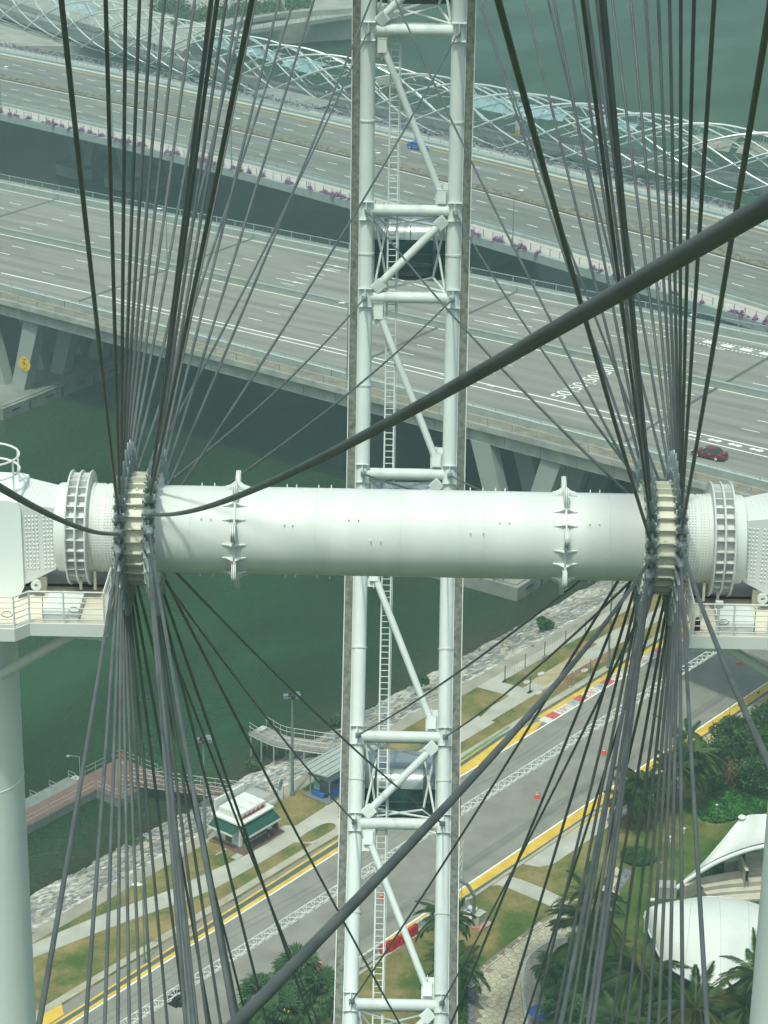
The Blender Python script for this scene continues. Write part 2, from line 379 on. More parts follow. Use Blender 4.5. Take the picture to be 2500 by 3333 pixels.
for k in range(28):
    pr, pl = PH_R + k * PITCHW, PH_L + k * PITCHW
    for p in (pr, pl):
        if abs((p + 180) % 360 - 180) > 150: continue
        rg = link('rim_rung', rung, wheel, ring_frame(p))
        near = abs((p + 180) % 360 - 180) < 30
        for side in (-1, 1):
            if near: link('node_plate', node_plate, wheel, ring_frame(p, side * XC, R0))
    pc = (pr + pl) / 2; pcn = (pc + 180) % 360 - 180
    if abs(pcn) > 146: continue
    # long bay above this pair: tube from upper left to lower right
    up, lo = pl + PITCHW, pr
    mb = MB(); mb.tube([WP(up - .75, R0, -XC + .85), WP(lo + .75, R0, XC - .85)], .215, 14)
    mb.build('long_brace', rimw, wheel)
    mb = MB(); mb.tube([WP(pr - .55, R0 - .02, XC - .75), WP(pl + .55, R0 - .02, -XC + .75)], .24, 14)
    mb.build('short_brace', rimw, wheel)
    if abs(pcn) < 32:
        for p, x, sgn in ((up, -XC + .80, -1), (lo, XC - .80, 1)):
            Mx = ring_frame(p + sgn * .30, x, R0 + .02)
            if sgn > 0: Mx = Mx @ Matrix.Rotation(PI, 4, 'Z')
            link('gusset_plate', gus_long, wheel, Mx)
            link('junction_box', elec, wheel, ring_frame(p + sgn * .72, x - sgn * .02 + (.0), R0 - .16))
            br = MB().box(-.05, .30, -.05, .05, -.04, .04).box(.26, .30, -.16, .16, -.12, .12).mesh('bracket', rimw, False)
            link('bracket', br, wheel, ring_frame(p + sgn * 1.28, x + (-sgn) * .30, R0 - .05) @ (Matrix.Rotation(PI, 4, 'Z') if sgn > 0 else Matrix()))
        for p, x, rr in ((pr - .55, XC - .80, .75), (pl + .55, -XC + .80, .75)):
            link('splice_plate', pad, wheel, ring_frame(p, x, R0 - .24) @ Matrix.Rotation(-rr, 4, 'Z') @ Matrix.Rotation(PI, 4, 'X'))
        for side in (-1, 1): link('collar', collar, wheel, ring_frame(pc, side * XC))
        for side in (-1, 1): link('collar', collar, wheel, ring_frame(pc + PITCHW / 2, side * XC))
        # slender capsule cradle: four crossed sides between the bay and an inset back frame
        hb = (pr - pl) / 2; F4 = [WP(pc + sa * (hb - .28), R0 + .15, sx * 2.2) for sx, sa in ((-1, 1), (1, 1), (1, -1), (-1, -1))]
        B4 = [WP(pc + sa * (hb - .85), R0 + 1.55, sx * 1.45) for sx, sa in ((-1, 1), (1, 1), (1, -1), (-1, -1))]
        for i in range(4):
            j = (i + 1) % 4
            for a, b in ((F4[i], B4[j]), (F4[j], B4[i])): MB().tube([a, b], .075, 8).build('cradle_strut', rimw, wheel)
            MB().tube([F4[i], B4[i]], .085, 8).build('cradle_strut', rimw, wheel)
            MB().tube([F4[i], F4[j]], .045, 6).build('cradle_trim', trim_m, wheel)
# access ladder running up the rim
lad_ph = [p for p in np.linspace(-30, 30, 61)]
mb = MB()
lad = None
for x in (-1.36, -.80):
    mb = MB(); mb.tube([WP(p, R0 + .48, x) for p in lad_ph], .055, 6)
    if lad is None: lad = mb.build('ladder', rimw, wheel)
    else: mb.build('stringer', rimw, lad)
MB().tube([WP(p, R0 + .46, -.70) for p in lad_ph], .016, 5).build('safety_wire', rimw, lad)
step = MB().tube([(-.27, 0, 0), (.27, 0, 0)], .03, 5).mesh('rung', rimw)
dph = math.degrees(.375 / R0)
for i in range(-88, 93): link('rung', step, lad, ring_frame(i * dph, -1.08, R0 + .48))

# ------------------------------------------------------------------ capsules
glass_d = mat('tinted_glass', (.008, .034, .038), .06, var=.5, scale=.6, col2=(.03, .085, .09), spec=.7)
capsil = mat('capsule_silver', (.42, .46, .46), .3, metal=.55, var=.06, scale=.4)
capdark = mat('capsule_floor', (.05, .048, .042), .6, var=.2)
capfr = mat('capsule_frame', (.13, .15, .15), .4, metal=.4)
clabs = {2: 'viewing capsule at the top edge of the photo, only its dark floor showing', 1: 'viewing capsule with dark teal glass behind the upper rim bay, above the spindle',
         0: 'viewing capsule almost wholly hidden behind the white spindle', -1: 'viewing capsule with bright silver roof behind the lower rim bay, above the roadway',
         -2: 'viewing capsule behind the lowest rim bay, only its roof showing'}
for k in (2, 1, 0, -1, -2):
    pc = (PH_R + PH_L) / 2 + k * PITCHW
    c = WP(pc, R0 + 4.05); cp = thing('viewing_capsule', clabs[k], 'capsule', c - np.array([0, 0, 2.0]), group='viewing capsules on the rim')
    # cross-section in (y, z): round-cornered drum lying along the axle
    def sec(a, rz=2.0, ry=2.05, e=3.2): 
        ca, sa = math.cos(a), math.sin(a); return (ry * math.copysign(abs(ca) ** (2 / e), ca), rz * math.copysign(abs(sa) ** (2 / e), sa) + 2.0)
    def shell(z0, z1, grow, m, name, x0=-3.6, x1=3.6, n=40, par=None):
        mb = MB(); xs = [x0 + (x1 - x0) * i / 18 for i in range(19)]
        def sc_(x): 
            t = abs(x) / 3.75; return max(.18, (1 - t ** 5)) ** .5
        ring = [2 * PI * i / n for i in range(n)]
        idx = {}
        for i, x in enumerate(xs):
            for j, a in enumerate(ring):
                y, z = sec(a); s_ = sc_(x) * grow; idx[i, j] = len(mb.v); mb.v.append((x, y * s_, 2.0 + (z - 2.0) * s_))
        for i in range(18):
            for j in range(n):
                a = ring[j] + PI / n; zz = sec(a)[1]
                if z0 <= zz <= z1:
                    mb.f.append((idx[i, j], idx[i, (j + 1) % n], idx[i + 1, (j + 1) % n], idx[i + 1, j])); mb.mi.append(0)
        return mb.build(name, m, par or cp)
    shell(.55, 3.05, .985, glass_d, 'glazing')
    shell(2.9, 4.1, 1.0, capsil, 'roof'); shell(-.1, .62, 1.0, capdark, 'floor_pan')
    for x in (-3.0, -1.52, 1.52, 3.0):
        shell(-.1, 4.1, 1.02, capfr, 'frame_hoop', x - .10, x + .10)
    for yy in (-1,):
        MB().box(-3.3, 3.3, -2.06, -2.0, 1.28, 1.36).build('handrail', capfr, cp); MB().box(-3.3, 3.3, -2.07, -2.0, 2.05, 2.10).build('transom', capfr, cp)
    MB().box(-.012, .012, -2.09, -1.2, 2.95, 3.75).build('roof_seam', dark_m, cp)
    MB().box(-2.5, 2.5, -.6, .6, .62, 1.05).build('bench', mat('bench_blue', (.03, .06, .12), .6), cp)
    for sx in (-1, 1):
        MB().box(sx * 3.62, sx * 3.80, -1.6, -1.3, .9, 2.0).build('door_bracket', capfr, cp)

# ================================================================== SUPPORT TOWERS
tower_w = mat('tower_paint', (.72, .76, .75), .5, var=.05, scale=.12, detail=9)
deck_m = mat('platform_floor', (.62, .57, .48), .7, var=.08, scale=.8)
def support_tower(sg, label):
    t = thing('support_tower', label, 'support tower', (sg * 13.85, 0, 3), group=None)
    def P(x, y, z): return (sg * x - sg * 13.85, y, z - 3)      # x = distance from the wheel plane
    fx = lambda x, y, z: P(x, y, z)
    zc = HUB[2]
    # tall round column with weld rings
    mb = MB(); mb.lathe([(0, 1.62), (.3, 1.62), (.3, 1.5), (55.0, 1.5), (55.01, 1.513), (55.06, 1.513), (55.07, 1.5), (68, 1.5), (68.01, 1.512), (68.05, 1.512), (68.06, 1.5), (80.0, 1.5), (80.01, 1.512), (80.05, 1.512), (80.06, 1.5), (86.6, 1.5)], (0, 0, 0), (0, 0, 1), n=64)
    mb.build('column', tower_w, t)
    # bearing housing: end cap, finned ring, studded band
    cx = P(0, 0, zc); ax = (sg, 0, 0)
    def X(d): return d        # distances along the axle measured from the wheel plane
    mb = MB(); mb.lathe([(8.75, 1.1), (8.76, 1.33), (8.95, 1.34), (8.96, 1.385), (9.62, 1.40), (9.63, 1.43), (9.78, 1.44), (9.79, 1.48), (10.40, 1.48), (10.41, 1.42), (10.74, 1.41), (10.80, 1.38), (10.83, 1.30), (10.84, .4)], cx, ax, n=80)
    house = mb.build('bearing_housing', white, t)
    for d in (9.78, 10.09, 10.40):
        mb = MB(); mb.lathe([(d - .028, 1.42), (d - .028, 1.81), (d, 1.83), (d + .028, 1.81), (d + .028, 1.42)], cx, ax, n=80, close=False); mb.build('fin_ring', white, house)
    fin = MB().box(-.32, .32, -.016, .016, 1.44, 1.74).mesh('cross_fin', white, False)
    for k in range(30):
        a = 2 * PI * k / 30 + .06
        link('cross_fin', fin, house, along(np.array(cx) + np.array(ax) * 10.09, (0, math.cos(a), math.sin(a))))
    mb = MB()
    for k in range(96):
        for j in range(7):
            if j == 3: continue
            a = 2 * PI * k / 96; x = 9.02 + j * .092; d = np.array([0, math.cos(a), math.sin(a)]); e = np.array([0, -math.sin(a), math.cos(a)]); c = np.array(cx) + np.array(ax) * x
            r = 1.39; s1 = .026; o = len(mb.v)
            q = [c + d * r + e * s1 + np.array(ax) * s1, c + d * r + e * s1 - np.array(ax) * s1, c + d * r - e * s1 - np.array(ax) * s1, c + d * r - e * s1 + np.array(ax) * s1, c + d * (r + .035)]
            mb._add(q, [(0, 1, 4), (1, 2, 4), (2, 3, 4), (3, 0, 4)])
    mb.build('rivet_band', white, house, True, kind='stuff')
    # tapered arm from the bearing to the column head, with rivet panels
    A = [(10.82, .95, zc - 1.25), (10.82, .95, zc + 1.02), (12.3, 1.15, zc - 1.75), (12.3, 1.15, zc + 1.30)]
    mb = MB(); mb.hexa([P(10.82, -.95, zc - 1.05), P(11.85, -1.12, zc - 1.55), P(11.85, 1.12, zc - 1.55), P(10.82, .95, zc - 1.05), P(10.82, -.95, zc + 1.02), P(11.85, -1.12, zc + 1.2), P(11.85, 1.12, zc + 1.2), P(10.82, .95, zc + 1.02)])
    arm = mb.build('bearing_arm', white, t, False)
    mb = MB()
    for j in range(8):
        if j == 3: continue
        for i in range(14):
            x = 10.92 + j * .11; z = zc - .98 + i * .135; f = (x - 10.82) / 1.03; y = -(.95 + .17 * f) - .002
            c = np.array(P(x, y, z)); s1 = .032
            mb._add([c + (s1, 0, s1), c + (-s1, 0, s1), c + (-s1, 0, -s1), c + (s1, 0, -s1), c + (0, -.04, 0)], [(0, 1, 4), (1, 2, 4), (2, 3, 4), (3, 0, 4)])
        for i in range(9):
            x = 10.92 + j * .11; y = -.78 + i * .19; f = (x - 10.82) / 1.03; z = zc + 1.02 + .18 * f
            c = np.array(P(x, y, z)); s1 = .032
            mb._add([c + (s1, s1, 0), c + (-s1, s1, 0), c + (-s1, -s1, 0), c + (s1, -s1, 0), c + (0, 0, .04)], [(0, 1, 4), (1, 2, 4), (2, 3, 4), (3, 0, 4)])
    mb.build('rivet_panel', white, arm, True, kind='stuff')
    # column head: deep box with rounded shoulder
    prof = [(11.82, zc - 1.6), (12.1, zc - 2.1), (12.35, zc - 2.9), (12.6, zc - 3.4), (15.8, zc - 3.4), (15.8, zc + 1.35), (12.2, zc + 1.35), (11.92, zc + 1.28), (11.82, zc + 1.05)]
    mb = MB(); mb.prism([(a, b) for a, b in prof], -1.22, 1.22, fn=lambda a, b, y: P(a, y, b)); head = mb.build('column_head', tower_w, t, False)
    lugm = MB().lathe([(-.06, .06), (-.06, .17), (.06, .17), (.06, .06), (-.06, .06)], (0, 0, 0), (0, 1, 0), n=20, close=False).mesh('pad_eye', white)
    for xx, zz in ((11.45, zc - 1.55), (12.0, zc - 2.35)): link('pad_eye', lugm, arm, Matrix.Translation(P(xx, -1.08, zz)))
    # hoop rail on top of the head
    for h in (.55, 1.05):
        pts = [P(16.0, -1.1, zc + 1.35 + h)] + [P(13.15 - 1.15 * math.sin(a) , -1.1 * math.cos(a), zc + 1.35 + h) for a in arc(13, 0, PI)] + [P(16.0, 1.1, zc + 1.35 + h)]
        MB().tube(pts, .035, 6).build('hoop_rail', white, head)
    for a in arc(4, 0.2, PI - .2):
        q = P(13.15 - 1.15 * math.sin(a), -1.1 * math.cos(a), 0); MB().tube([(q[0], q[1], zc - 3 + 1.35), (q[0], q[1], zc - 3 + 2.4)], .035, 6).build('hoop_post', white, head)
    # maintenance platform under the bearing
    zf = 90.02
    fl = [(9.02, -3.1), (11.35, -3.1), (11.75, -3.55), (17.0, -3.55), (17.0, 3.0), (9.3, 3.0), (9.3, .4)]
    mb = MB(); mb.prism(fl, zf - .06, zf, fn=lambda x, y, z: P(x, y, z)); plat = mb.build('platform', deck_m, t, False)
    edge = [(9.0, 3.0), (9.0, -3.13), (11.36, -3.13), (11.76, -3.58), (17.0, -3.58)]
    mb = MB()
    for (a, b) in zip(edge[:-1], edge[1:]): mb.bar(P(*a, zf - .16), P(*b, zf - .16), .05, .42)
    mb.build('skirt_beam', white, plat, False)
    # inner low wall and hatch boxes
    MB().box(9.15, 13.0, -.20, -.16, zf, zf + .07, fn=fx).build('kick_plate', dark_m, plat, False)
    MB().box(9.9, 11.0, -2.9, -1.4, zf, zf + .30, fn=fx).build('cable_cover', white, plat, False)
    posts = [(9.06, -3.1), (9.06, -1.2), (9.06, .5), (10.30, -3.1), (11.36, -3.1), (11.76, -3.55), (13.3, -3.55), (15.0, -3.55), (16.9, -3.55)]
    for (x, y) in posts: MB().tube([P(x, y, zf - .1), P(x, y, zf + 1.08)], .032, 6).build('railing_post', white, plat)
    rail = [(9.06, .5), (9.06, -3.1), (11.36, -3.1), (11.76, -3.55), (17.0, -3.55)]
    for i, h in enumerate((.17, .36, .55, .74, .92, 1.10)):
        MB().tube([P(x, y, zf + h) for x, y in rail], .032 if i == 5 else .02, 6).build('rail', white, plat)
    for x, y, r in ((10.0, -2.98, .16), (12.0, -3.4, .17), (14.2, -3.4, .17)):       # black cable hoops hung on the railing
        MB().tube([P(x + r * math.cos(a), y, zf + .45 + r * .55 * math.sin(a)) for a in arc(17, 0, 2 * PI)], .012, 5, False).build('cable_loop', dark_m, plat)
    MB().tube([P(10.9, -3.05, zf + 1.0), P(10.95, -3.06, zf + .95), P(10.95, -3.06, zf + .2), P(10.88, -3.06, zf + .15)], .012, 5).build('hose', dark_m, plat)
    for x in (9.6, 10.05): MB().tube([P(x, -1.0, zf + .28), P(x, -1.0, zf + .9)], .05, 8).build('cabinet_post', cream, plat)
    MB().box(11.2, 11.6, -.6, -.4, zf, zf + .5, fn=fx).build('control_box', cream, plat, False)
    # struts from the platform to the column
    for (x0, y0, x1, y1, zz) in ((9.9, -2.7, 12.75, -.95, 87.2), (10.6, 1.8, 12.75, .95, 87.2)):
        a, b = P(x0, y0, zf - .35), P(x1, y1, zz); MB().tube([a, b], .17, 14).build('strut', white, plat)
        MB().bar(a, np.array(a) + (np.array(b) - a) * .12, .5, .08).build('strut_plate', white, plat, False)
    MB().hexa([P(9.1, -2.9, zf - .62), P(10.6, -2.9, zf - .5), P(10.6, -2.4, zf - .5), P(9.1, -2.4, zf - .62), P(9.1, -2.9, zf - .38), P(10.6, -2.9, zf - .38), P(10.6, -2.4, zf - .38), P(9.1, -2.4, zf - .38)]).build('bracket_beam', white, plat, False)
    if sg > 0:
        MB().tube([P(9.3, -3.0, zf + .55), P(9.3, -3.0, zf + 1.0)], .05, 8).build('lamp_tube', cream, plat)
        MB().box(9.72, 9.95, -3.05, -2.9, zf + .95, zf + 1.15, fn=fx).build('floodlight', white, plat, False)
        MB().tube([P(9.83, -2.98, zf), P(9.83, -2.98, zf + .95)], .045, 8).build('floodlight_post', white, plat)
        MB().lathe([(0, .085), (.42, .085), (.48, .03)], P(9.25, -2.7, zf), (0, 0, 1), n=10).build('fire_extinguisher', mat('extinguisher_dark', (.05, .02, .02), .4), plat)
    return t
support_tower(-1, 'white support tower at the left end of the spindle with railed platform')
support_tower(1, 'white support tower at the right end of the spindle with railed platform')

# ================================================================== WATER, BANK, TRACK
def water_material():
    m = bpy.data.materials.new('river_water'); m.use_nodes = True; nt = m.node_tree; N = nt.nodes; L = nt.links; b = N['Principled BSDF']
    b.inputs['Roughness'].default_value = .10; b.inputs['IOR'].default_value = 1.33; b.inputs['Specular IOR Level'].default_value = .5
    tc = N.new('ShaderNodeTexCoord')
    n1 = N.new('ShaderNodeTexNoise'); n1.inputs['Scale'].default_value = .018; n1.inputs['Detail'].default_value = 4
    L.new(tc.outputs['Object'], n1.inputs[0])
    rp = N.new('ShaderNodeValToRGB'); rp.color_ramp.elements[0].color = (.020, .056, .020, 1); rp.color_ramp.elements[1].color = (.029, .072, .028, 1)
    rp.color_ramp.elements[0].position = .35; rp.color_ramp.elements[1].position = .65; L.new(n1.outputs[0], rp.inputs[0])
    # shallows: the brown bottom shows within a few metres of the bank (local y = distance from the water's edge)
    sp = N.new('ShaderNodeSeparateXYZ'); L.new(tc.outputs['Object'], sp.inputs[0])
    n3 = N.new('ShaderNodeTexNoise'); n3.inputs['Scale'].default_value = .25; L.new(tc.outputs['Object'], n3.inputs[0])
    ad = N.new('ShaderNodeMath'); ad.operation = 'MULTIPLY_ADD'; ad.inputs[1].default_value = 5; L.new(n3.outputs[0], ad.inputs[0]); L.new(sp.outputs[1], ad.inputs[2])
    mr = N.new('ShaderNodeMapRange'); mr.inputs[1].default_value = 3.0; mr.inputs[2].default_value = 9.0; mr.inputs[3].default_value = .8; mr.inputs[4].default_value = 0; L.new(ad.outputs[0], mr.inputs[0])
    mx = N.new('ShaderNodeMix'); mx.data_type = 'RGBA'; L.new(mr.outputs[0], mx.inputs[0]); L.new(rp.outputs[0], mx.inputs[6]); mx.inputs[7].default_value = (.055, .055, .030, 1)
    L.new(mx.outputs[2], b.inputs['Base Color'])
    # wind ripples: two stretched noises
    mp = N.new('ShaderNodeMapping'); mp.inputs['Scale'].default_value = (.55, 1.5, 1); mp.inputs['Rotation'].default_value = (0, 0, .75); L.new(tc.outputs['Object'], mp.inputs[0])
    w1 = N.new('ShaderNodeTexNoise'); w1.inputs['Scale'].default_value = 1.9; w1.inputs['Detail'].default_value = 5; w1.inputs['Roughness'].default_value = .55; L.new(mp.outputs[0], w1.inputs[0])
    bp = N.new('ShaderNodeBump'); bp.inputs['Strength'].default_value = 1.0; bp.inputs['Distance'].default_value = 1.1
    wp = N.new('ShaderNodeTexNoise'); wp.inputs['Scale'].default_value = .035; wp.inputs['Detail'].default_value = 3; L.new(mp.outputs[0], wp.inputs[0])
    wr = N.new('ShaderNodeMapRange'); wr.inputs[1].default_value = .38; wr.inputs[2].default_value = .62; wr.inputs[3].default_value = .35; wr.inputs[4].default_value = 2.2; L.new(wp.outputs[0], wr.inputs[0]); L.new(wr.outputs[0], bp.inputs['Distance'])
    L.new(w1.outputs[0], bp.inputs['Height']); L.new(bp.outputs[0], b.inputs['Normal'])
    return m
water_m = water_material()
S0, S1 = -60, 175         # extent of the bank along the track
wo_ = TW(0, 33.9, 0); Mw = frame(wo_, TS, WS, (0, 0, 1))
mb = MB(); mb.sheet([(-700, -30, 0), (900, -30, 0), (900, 1100, 0), (-700, 1100, 0)])
structure(link('water', mb.mesh('water', water_m, False), None, Mw))

grass_m = None
def grass_material():
    m = bpy.data.materials.new('worn_grass'); m.use_nodes = True; nt = m.node_tree; N = nt.nodes; L = nt.links; b = N['Principled BSDF']
    b.inputs['Roughness'].default_value = .9; b.inputs['Specular IOR Level'].default_value = .15
    tc = N.new('ShaderNodeTexCoord')
    a = N.new('ShaderNodeTexNoise'); a.inputs['Scale'].default_value = .22; a.inputs['Detail'].default_value = 7; a.inputs['Roughness'].default_value = .62; L.new(tc.outputs['Object'], a.inputs[0])
    f = N.new('ShaderNodeTexNoise'); f.inputs['Scale'].default_value = 3.2; f.inputs['Detail'].default_value = 6; f.inputs['Roughness'].default_value = .7; L.new(tc.outputs['Object'], f.inputs[0])
    # the park side of the track (local y below -7) is watered: greener
    sp = N.new('ShaderNodeSeparateXYZ'); L.new(tc.outputs['Object'], sp.inputs[0])
    mr = N.new('ShaderNodeMapRange'); mr.inputs[1].default_value = -3; mr.inputs[2].default_value = -16; mr.inputs[3].default_value = .03; mr.inputs[4].default_value = -.17; L.new(sp.outputs[1], mr.inputs[0])
    s1 = N.new('ShaderNodeMath'); s1.operation = 'ADD'; L.new(a.outputs[0], s1.inputs[0]); L.new(mr.outputs[0], s1.inputs[1])
    s2 = N.new('ShaderNodeMath'); s2.operation = 'MULTIPLY_ADD'; L.new(f.outputs[0], s2.inputs[0]); s2.inputs[1].default_value = .34; L.new(s1.outputs[0], s2.inputs[2])
    rp = N.new('ShaderNodeValToRGB'); e = rp.color_ramp.elements
    e[0].position = .47; e[0].color = (.045, .085, .016, 1); e[1].position = .86; e[1].color = (.26, .20, .09, 1)
    x = e.new(.60); x.color = (.085, .11, .028, 1); x = e.new(.71); x.color = (.165, .145, .055, 1)
    L.new(s2.outputs[0], rp.inputs[0]); L.new(rp.outputs[0], b.inputs['Base Color'])
    bp = N.new('ShaderNodeBump'); bp.inputs['Strength'].default_value = .5; bp.inputs['Distance'].default_value = .06; L.new(f.outputs[0], bp.inputs['Height']); L.new(bp.outputs[0], b.inputs['Normal'])
    return m
grass_m = grass_material()
ML = frame(TW(0, 0, 0), TS, WS, (0, 0, 1))     # bank-local objects live in (s, w, z)
def bank(name, pts, z, m, parent=None, kind=True):
    o = link(name, MB().sheet([(a, b, z) for a, b in pts]).mesh(name, m, False), parent, None if parent else ML)
    if kind and parent is None: structure(o)
    return o
mb = MB(); mb.sheet([(-400, -500, 3), (400, -500, 3), (400, 25.8, 3), (-400, 25.8, 3)])
ground = structure(link('ground', mb.mesh('ground', grass_m, False), None, ML))
# embankment slope under the stones
mortar = mat('stone_mortar', (.12, .115, .095), .9, var=.2, scale=1.6, col2=(.66, .64, .58), bump=.3, bscale=4)
mb = MB(); sl = np.linspace(-200, 260, 200)
mb.strip([(s_, 25.79, 3.0) for s_ in sl], [(s_, 35.5 + .5 * math.sin(s_ * .21) + .3 * math.sin(s_ * .83), -.75) for s_ in sl])
slope = structure(link('embankment', mb.mesh('embankment', mortar, False), None, ML))
path_c = mat('footpath_concrete', (.36, .35, .30), .9, var=.10, scale=.5, col2=(.43, .42, .37), bump=.1, detail=9)
prom_c = mat('promenade_concrete', (.26, .25, .20), .9, var=.15, scale=.4, col2=(.32, .30, .245), bump=.15, detail=9)
kerb_c = mat('kerb_concrete', (.34, .315, .245), .9, var=.15, scale=.6, col2=(.40, .375, .30), detail=9)
grey_p = mat('grey_paint', (.085, .105, .095), .8, var=.15, scale=1.2)
Zp = 3.0
bank('promenade', [(-200, 24.2), (200, 24.2), (200, 25.8), (-200, 25.8)], Zp + .008, prom_c)
# footpath that winds beside the track
up = smooth_line([(-60, 29.0), (-40, 25.2), (-31.7, 24.0), (-25.5, 22.95), (-21.5, 21.95), (-17.5, 20.95), (-12, 20.2), (-8.5, 19.75), (-4, 19.6), (0, 19.75), (4, 19.9)])
lo = smooth_line([(-60, 27.0), (-40, 23.6), (-33.3, 22.3), (-24.8, 20.35), (-20.9, 19.3), (-15.4, 18.0), (-10, 17.75), (-6, 17.7), (-3, 17.7), (0, 17.7), (4, 17.7)])
mb = MB(); mb.strip([(a, b, Zp + .012) for a, b in up], [(a, b, Zp + .012) for a, b in lo]); structure(link('footpath', mb.mesh('footpath', path_c, False), None, ML))
bank('plaza', [(4, 17.7), (30, 17.7), (30, 20.0), (4, 20.0)], Zp + .012, path_c)
bank('plaza', [(-9.5, 20.6), (-1.5, 20.6), (-.6, 19.5), (-9.5, 19.9)], Zp + .016, path_c)
bank('paving_edge', [(-2.3, 15.9), (2.2, 15.9), (3.3, 17.75), (-3.4, 17.75)], Zp + .016, path_c)
bank('paving_edge', [(5.4, 15.9), (9.0, 15.9), (10.2, 17.75), (4.5, 17.75)], Zp + .016, path_c)
bank('footpath', [(30, 19.6), (33, 20.2), (75, 20.2), (75, 18.2), (30, 18.2)], Zp + .012, path_c)
bank('footpath', [(36.2, 20.1), (38.8, 20.1), (38.2, 24.25), (35.6, 24.25)], Zp + .016, path_c)
bank('footpath', [(38.0, 22.9), (75, 22.6), (75, 24.25), (37.8, 24.25)], Zp + .020, path_c)
# race track: asphalt, kerb strips, bands of paint
bank('race_track', [(-200, -1.6), (200, -1.6), (200, 15.0), (-200, 15.0)], Zp + .006, asphalt2)
bank('kerb_strip', [(-200, 15.0), (200, 15.6), (200, 16.4), (-200, 15.9)], Zp + .05, kerb_c)
def band(name, pts, z, m): return bank(name, pts, z, m)
WL = lambda s_: 12.9 + .014 * (s_ + 20) if s_ < 26 else 13.2
band('white_line', [(-70, 12.0), (-37, 12.45), (-20, 12.92), (0, 13.22), (10, 13.25), (36, 13.0), (36, 13.16), (10, 13.41), (0, 13.38), (-20, 13.08), (-37, 12.61), (-70, 12.16)], Zp + .012, paint)
band('yellow_band', [(-70, 12.18), (-37, 12.63), (-20, 13.10), (0, 13.40), (10, 13.43), (31, 13.2), (34, 14.0), (28.5, 15.0), (20, 14.5), (10, 14.12), (0, 13.88), (-20, 13.52), (-37, 13.02), (-70, 12.55)], Zp + .012, paint_y)
band('grey_band', [(-70, 12.57), (-37, 13.04), (-20, 13.54), (0, 13.90), (10, 14.14), (20, 14.52), (28.5, 15.02), (36, 15.2), (120, 15.2), (120, 15.5), (30, 15.5), (-20, 14.05), (-37, 13.5), (-70, 13.1)], Zp + .011, grey_p)
band('yellow_line', [(-70, 13.32), (-37, 13.52), (-20, 14.07), (20, 15.0), (26, 15.3), (26, 15.5), (18, 15.2), (-20, 14.3), (-37, 13.75), (-70, 13.55)], Zp + .014, paint_y)
band('yellow_band', [(34, 14.35), (120, 14.55), (120, 15.15), (34, 14.95)], Zp + .013, paint_y)
band('white_line', [(34, 13.0), (120, 13.2), (120, 13.34), (34, 13.14)], Zp + .013, paint)
band('green_patch', [(16, 15.0), (30, 15.65), (30, 15.95), (15, 15.35)], Zp + .056, mat('green_paint', (.12, .22, .11), .85, var=.3, scale=2))
band('white_line', [(-70, -.14), (130, -.14), (130, .03), (-70, .03)], Zp + .012, paint)
band('yellow_band', [(-70, -1.12), (-1.6, -1.12), (11.7, -1.32), (55, -1.15), (130, -1.15), (130, -.15), (-70, -.15)], Zp + .013, paint_y)
band('yellow_apron', [(-46, 13.6), (-38.5, 13.9), (-37.5, 15.2), (-46, 15.6)], Zp + .055, paint_y)
# red, white and lettered rumble kerb
red_p = mat('red_paint', (.42, .09, .075), .75, var=.15, scale=2); pale_p = mat('pale_kerb_paint', (.56, .55, .51), .75, var=.1, scale=2)
kerb = tag(link('rumble_kerb', MB().box(33.4, 120, 13.16, 14.36, 2.9, 3.03).mesh('rumble_kerb', pale_p, False), None, ML), 'rumble kerb of red and lettered white blocks along the far lane edge of the track', 'kerb')
def text_mesh(txt, size, extr=0.0):
    cu = bpy.data.curves.new('lettering', 'FONT'); cu.body = txt; cu.size = size; cu.align_x = 'CENTER'; cu.align_y = 'CENTER'; cu.extrude = extr; cu.resolution_u = 3
    o = bpy.data.objects.new('lettering', cu); C.objects.link(o); dg = bpy.context.evaluated_depsgraph_get(); dg.update()
    me = bpy.data.meshes.new_from_object(o.evaluated_get(dg)); bpy.data.objects.remove(o); return me
ubs = text_mesh('UBS', 1.15); ubs.materials.append(mat('kerb_red_letter', (.40, .10, .09), .75))
star = MB()
for i in range(3):
    a = PI * i / 3; star.bar((-.36 * math.cos(a), -.36 * math.sin(a), 0), (.36 * math.cos(a), .36 * math.sin(a), 0), .08, .004)
    for s_ in (-1, 1): star.bar((s_ * .3 * math.cos(a) - .1 * math.sin(a), s_ * .3 * math.sin(a) + .1 * math.cos(a), 0), (s_ * .3 * math.cos(a) + .1 * math.sin(a), s_ * .3 * math.sin(a) - .1 * math.cos(a), 0), .07, .004)
star = star.mesh('emblem', mat('kerb_grey_print', (.22, .25, .24), .8), False)
redb = MB().box(-.75, .75, -.58, .58, -.02, .008).mesh('red_block', red_p, False); greyb = MB().box(-.8, .8, -.58, .58, -.02, .006).mesh('grey_block', mat('grey_kerb_paint', (.33, .36, .34), .8, var=.1), False)
for i in range(14):
    s_ = 35.3 + i * 5.35
    link('red_block', redb, kerb, Matrix.Translation((s_, 13.76, 3.03)))
    link('grey_block', greyb, kerb, Matrix.Translation((s_ + 4.0, 13.76, 3.03)))
    link('emblem', star, kerb, Matrix.Translation((s_ + 4.0, 13.76, 3.042)))
    link('lettering', ubs, kerb, Matrix.Translation((s_ + 2.0, 13.76, 3.036)) @ Matrix.Rotation(PI, 4, 'Z'))
# grass island shapes cut back into the paving
bank('lawn', smooth_poly([(-1.9, 16.4), (1.2, 16.4), (1.9, 17.2), (.9, 17.9), (-2.2, 17.9), (-2.8, 17.1)], 4), Zp + .020, grass_m)

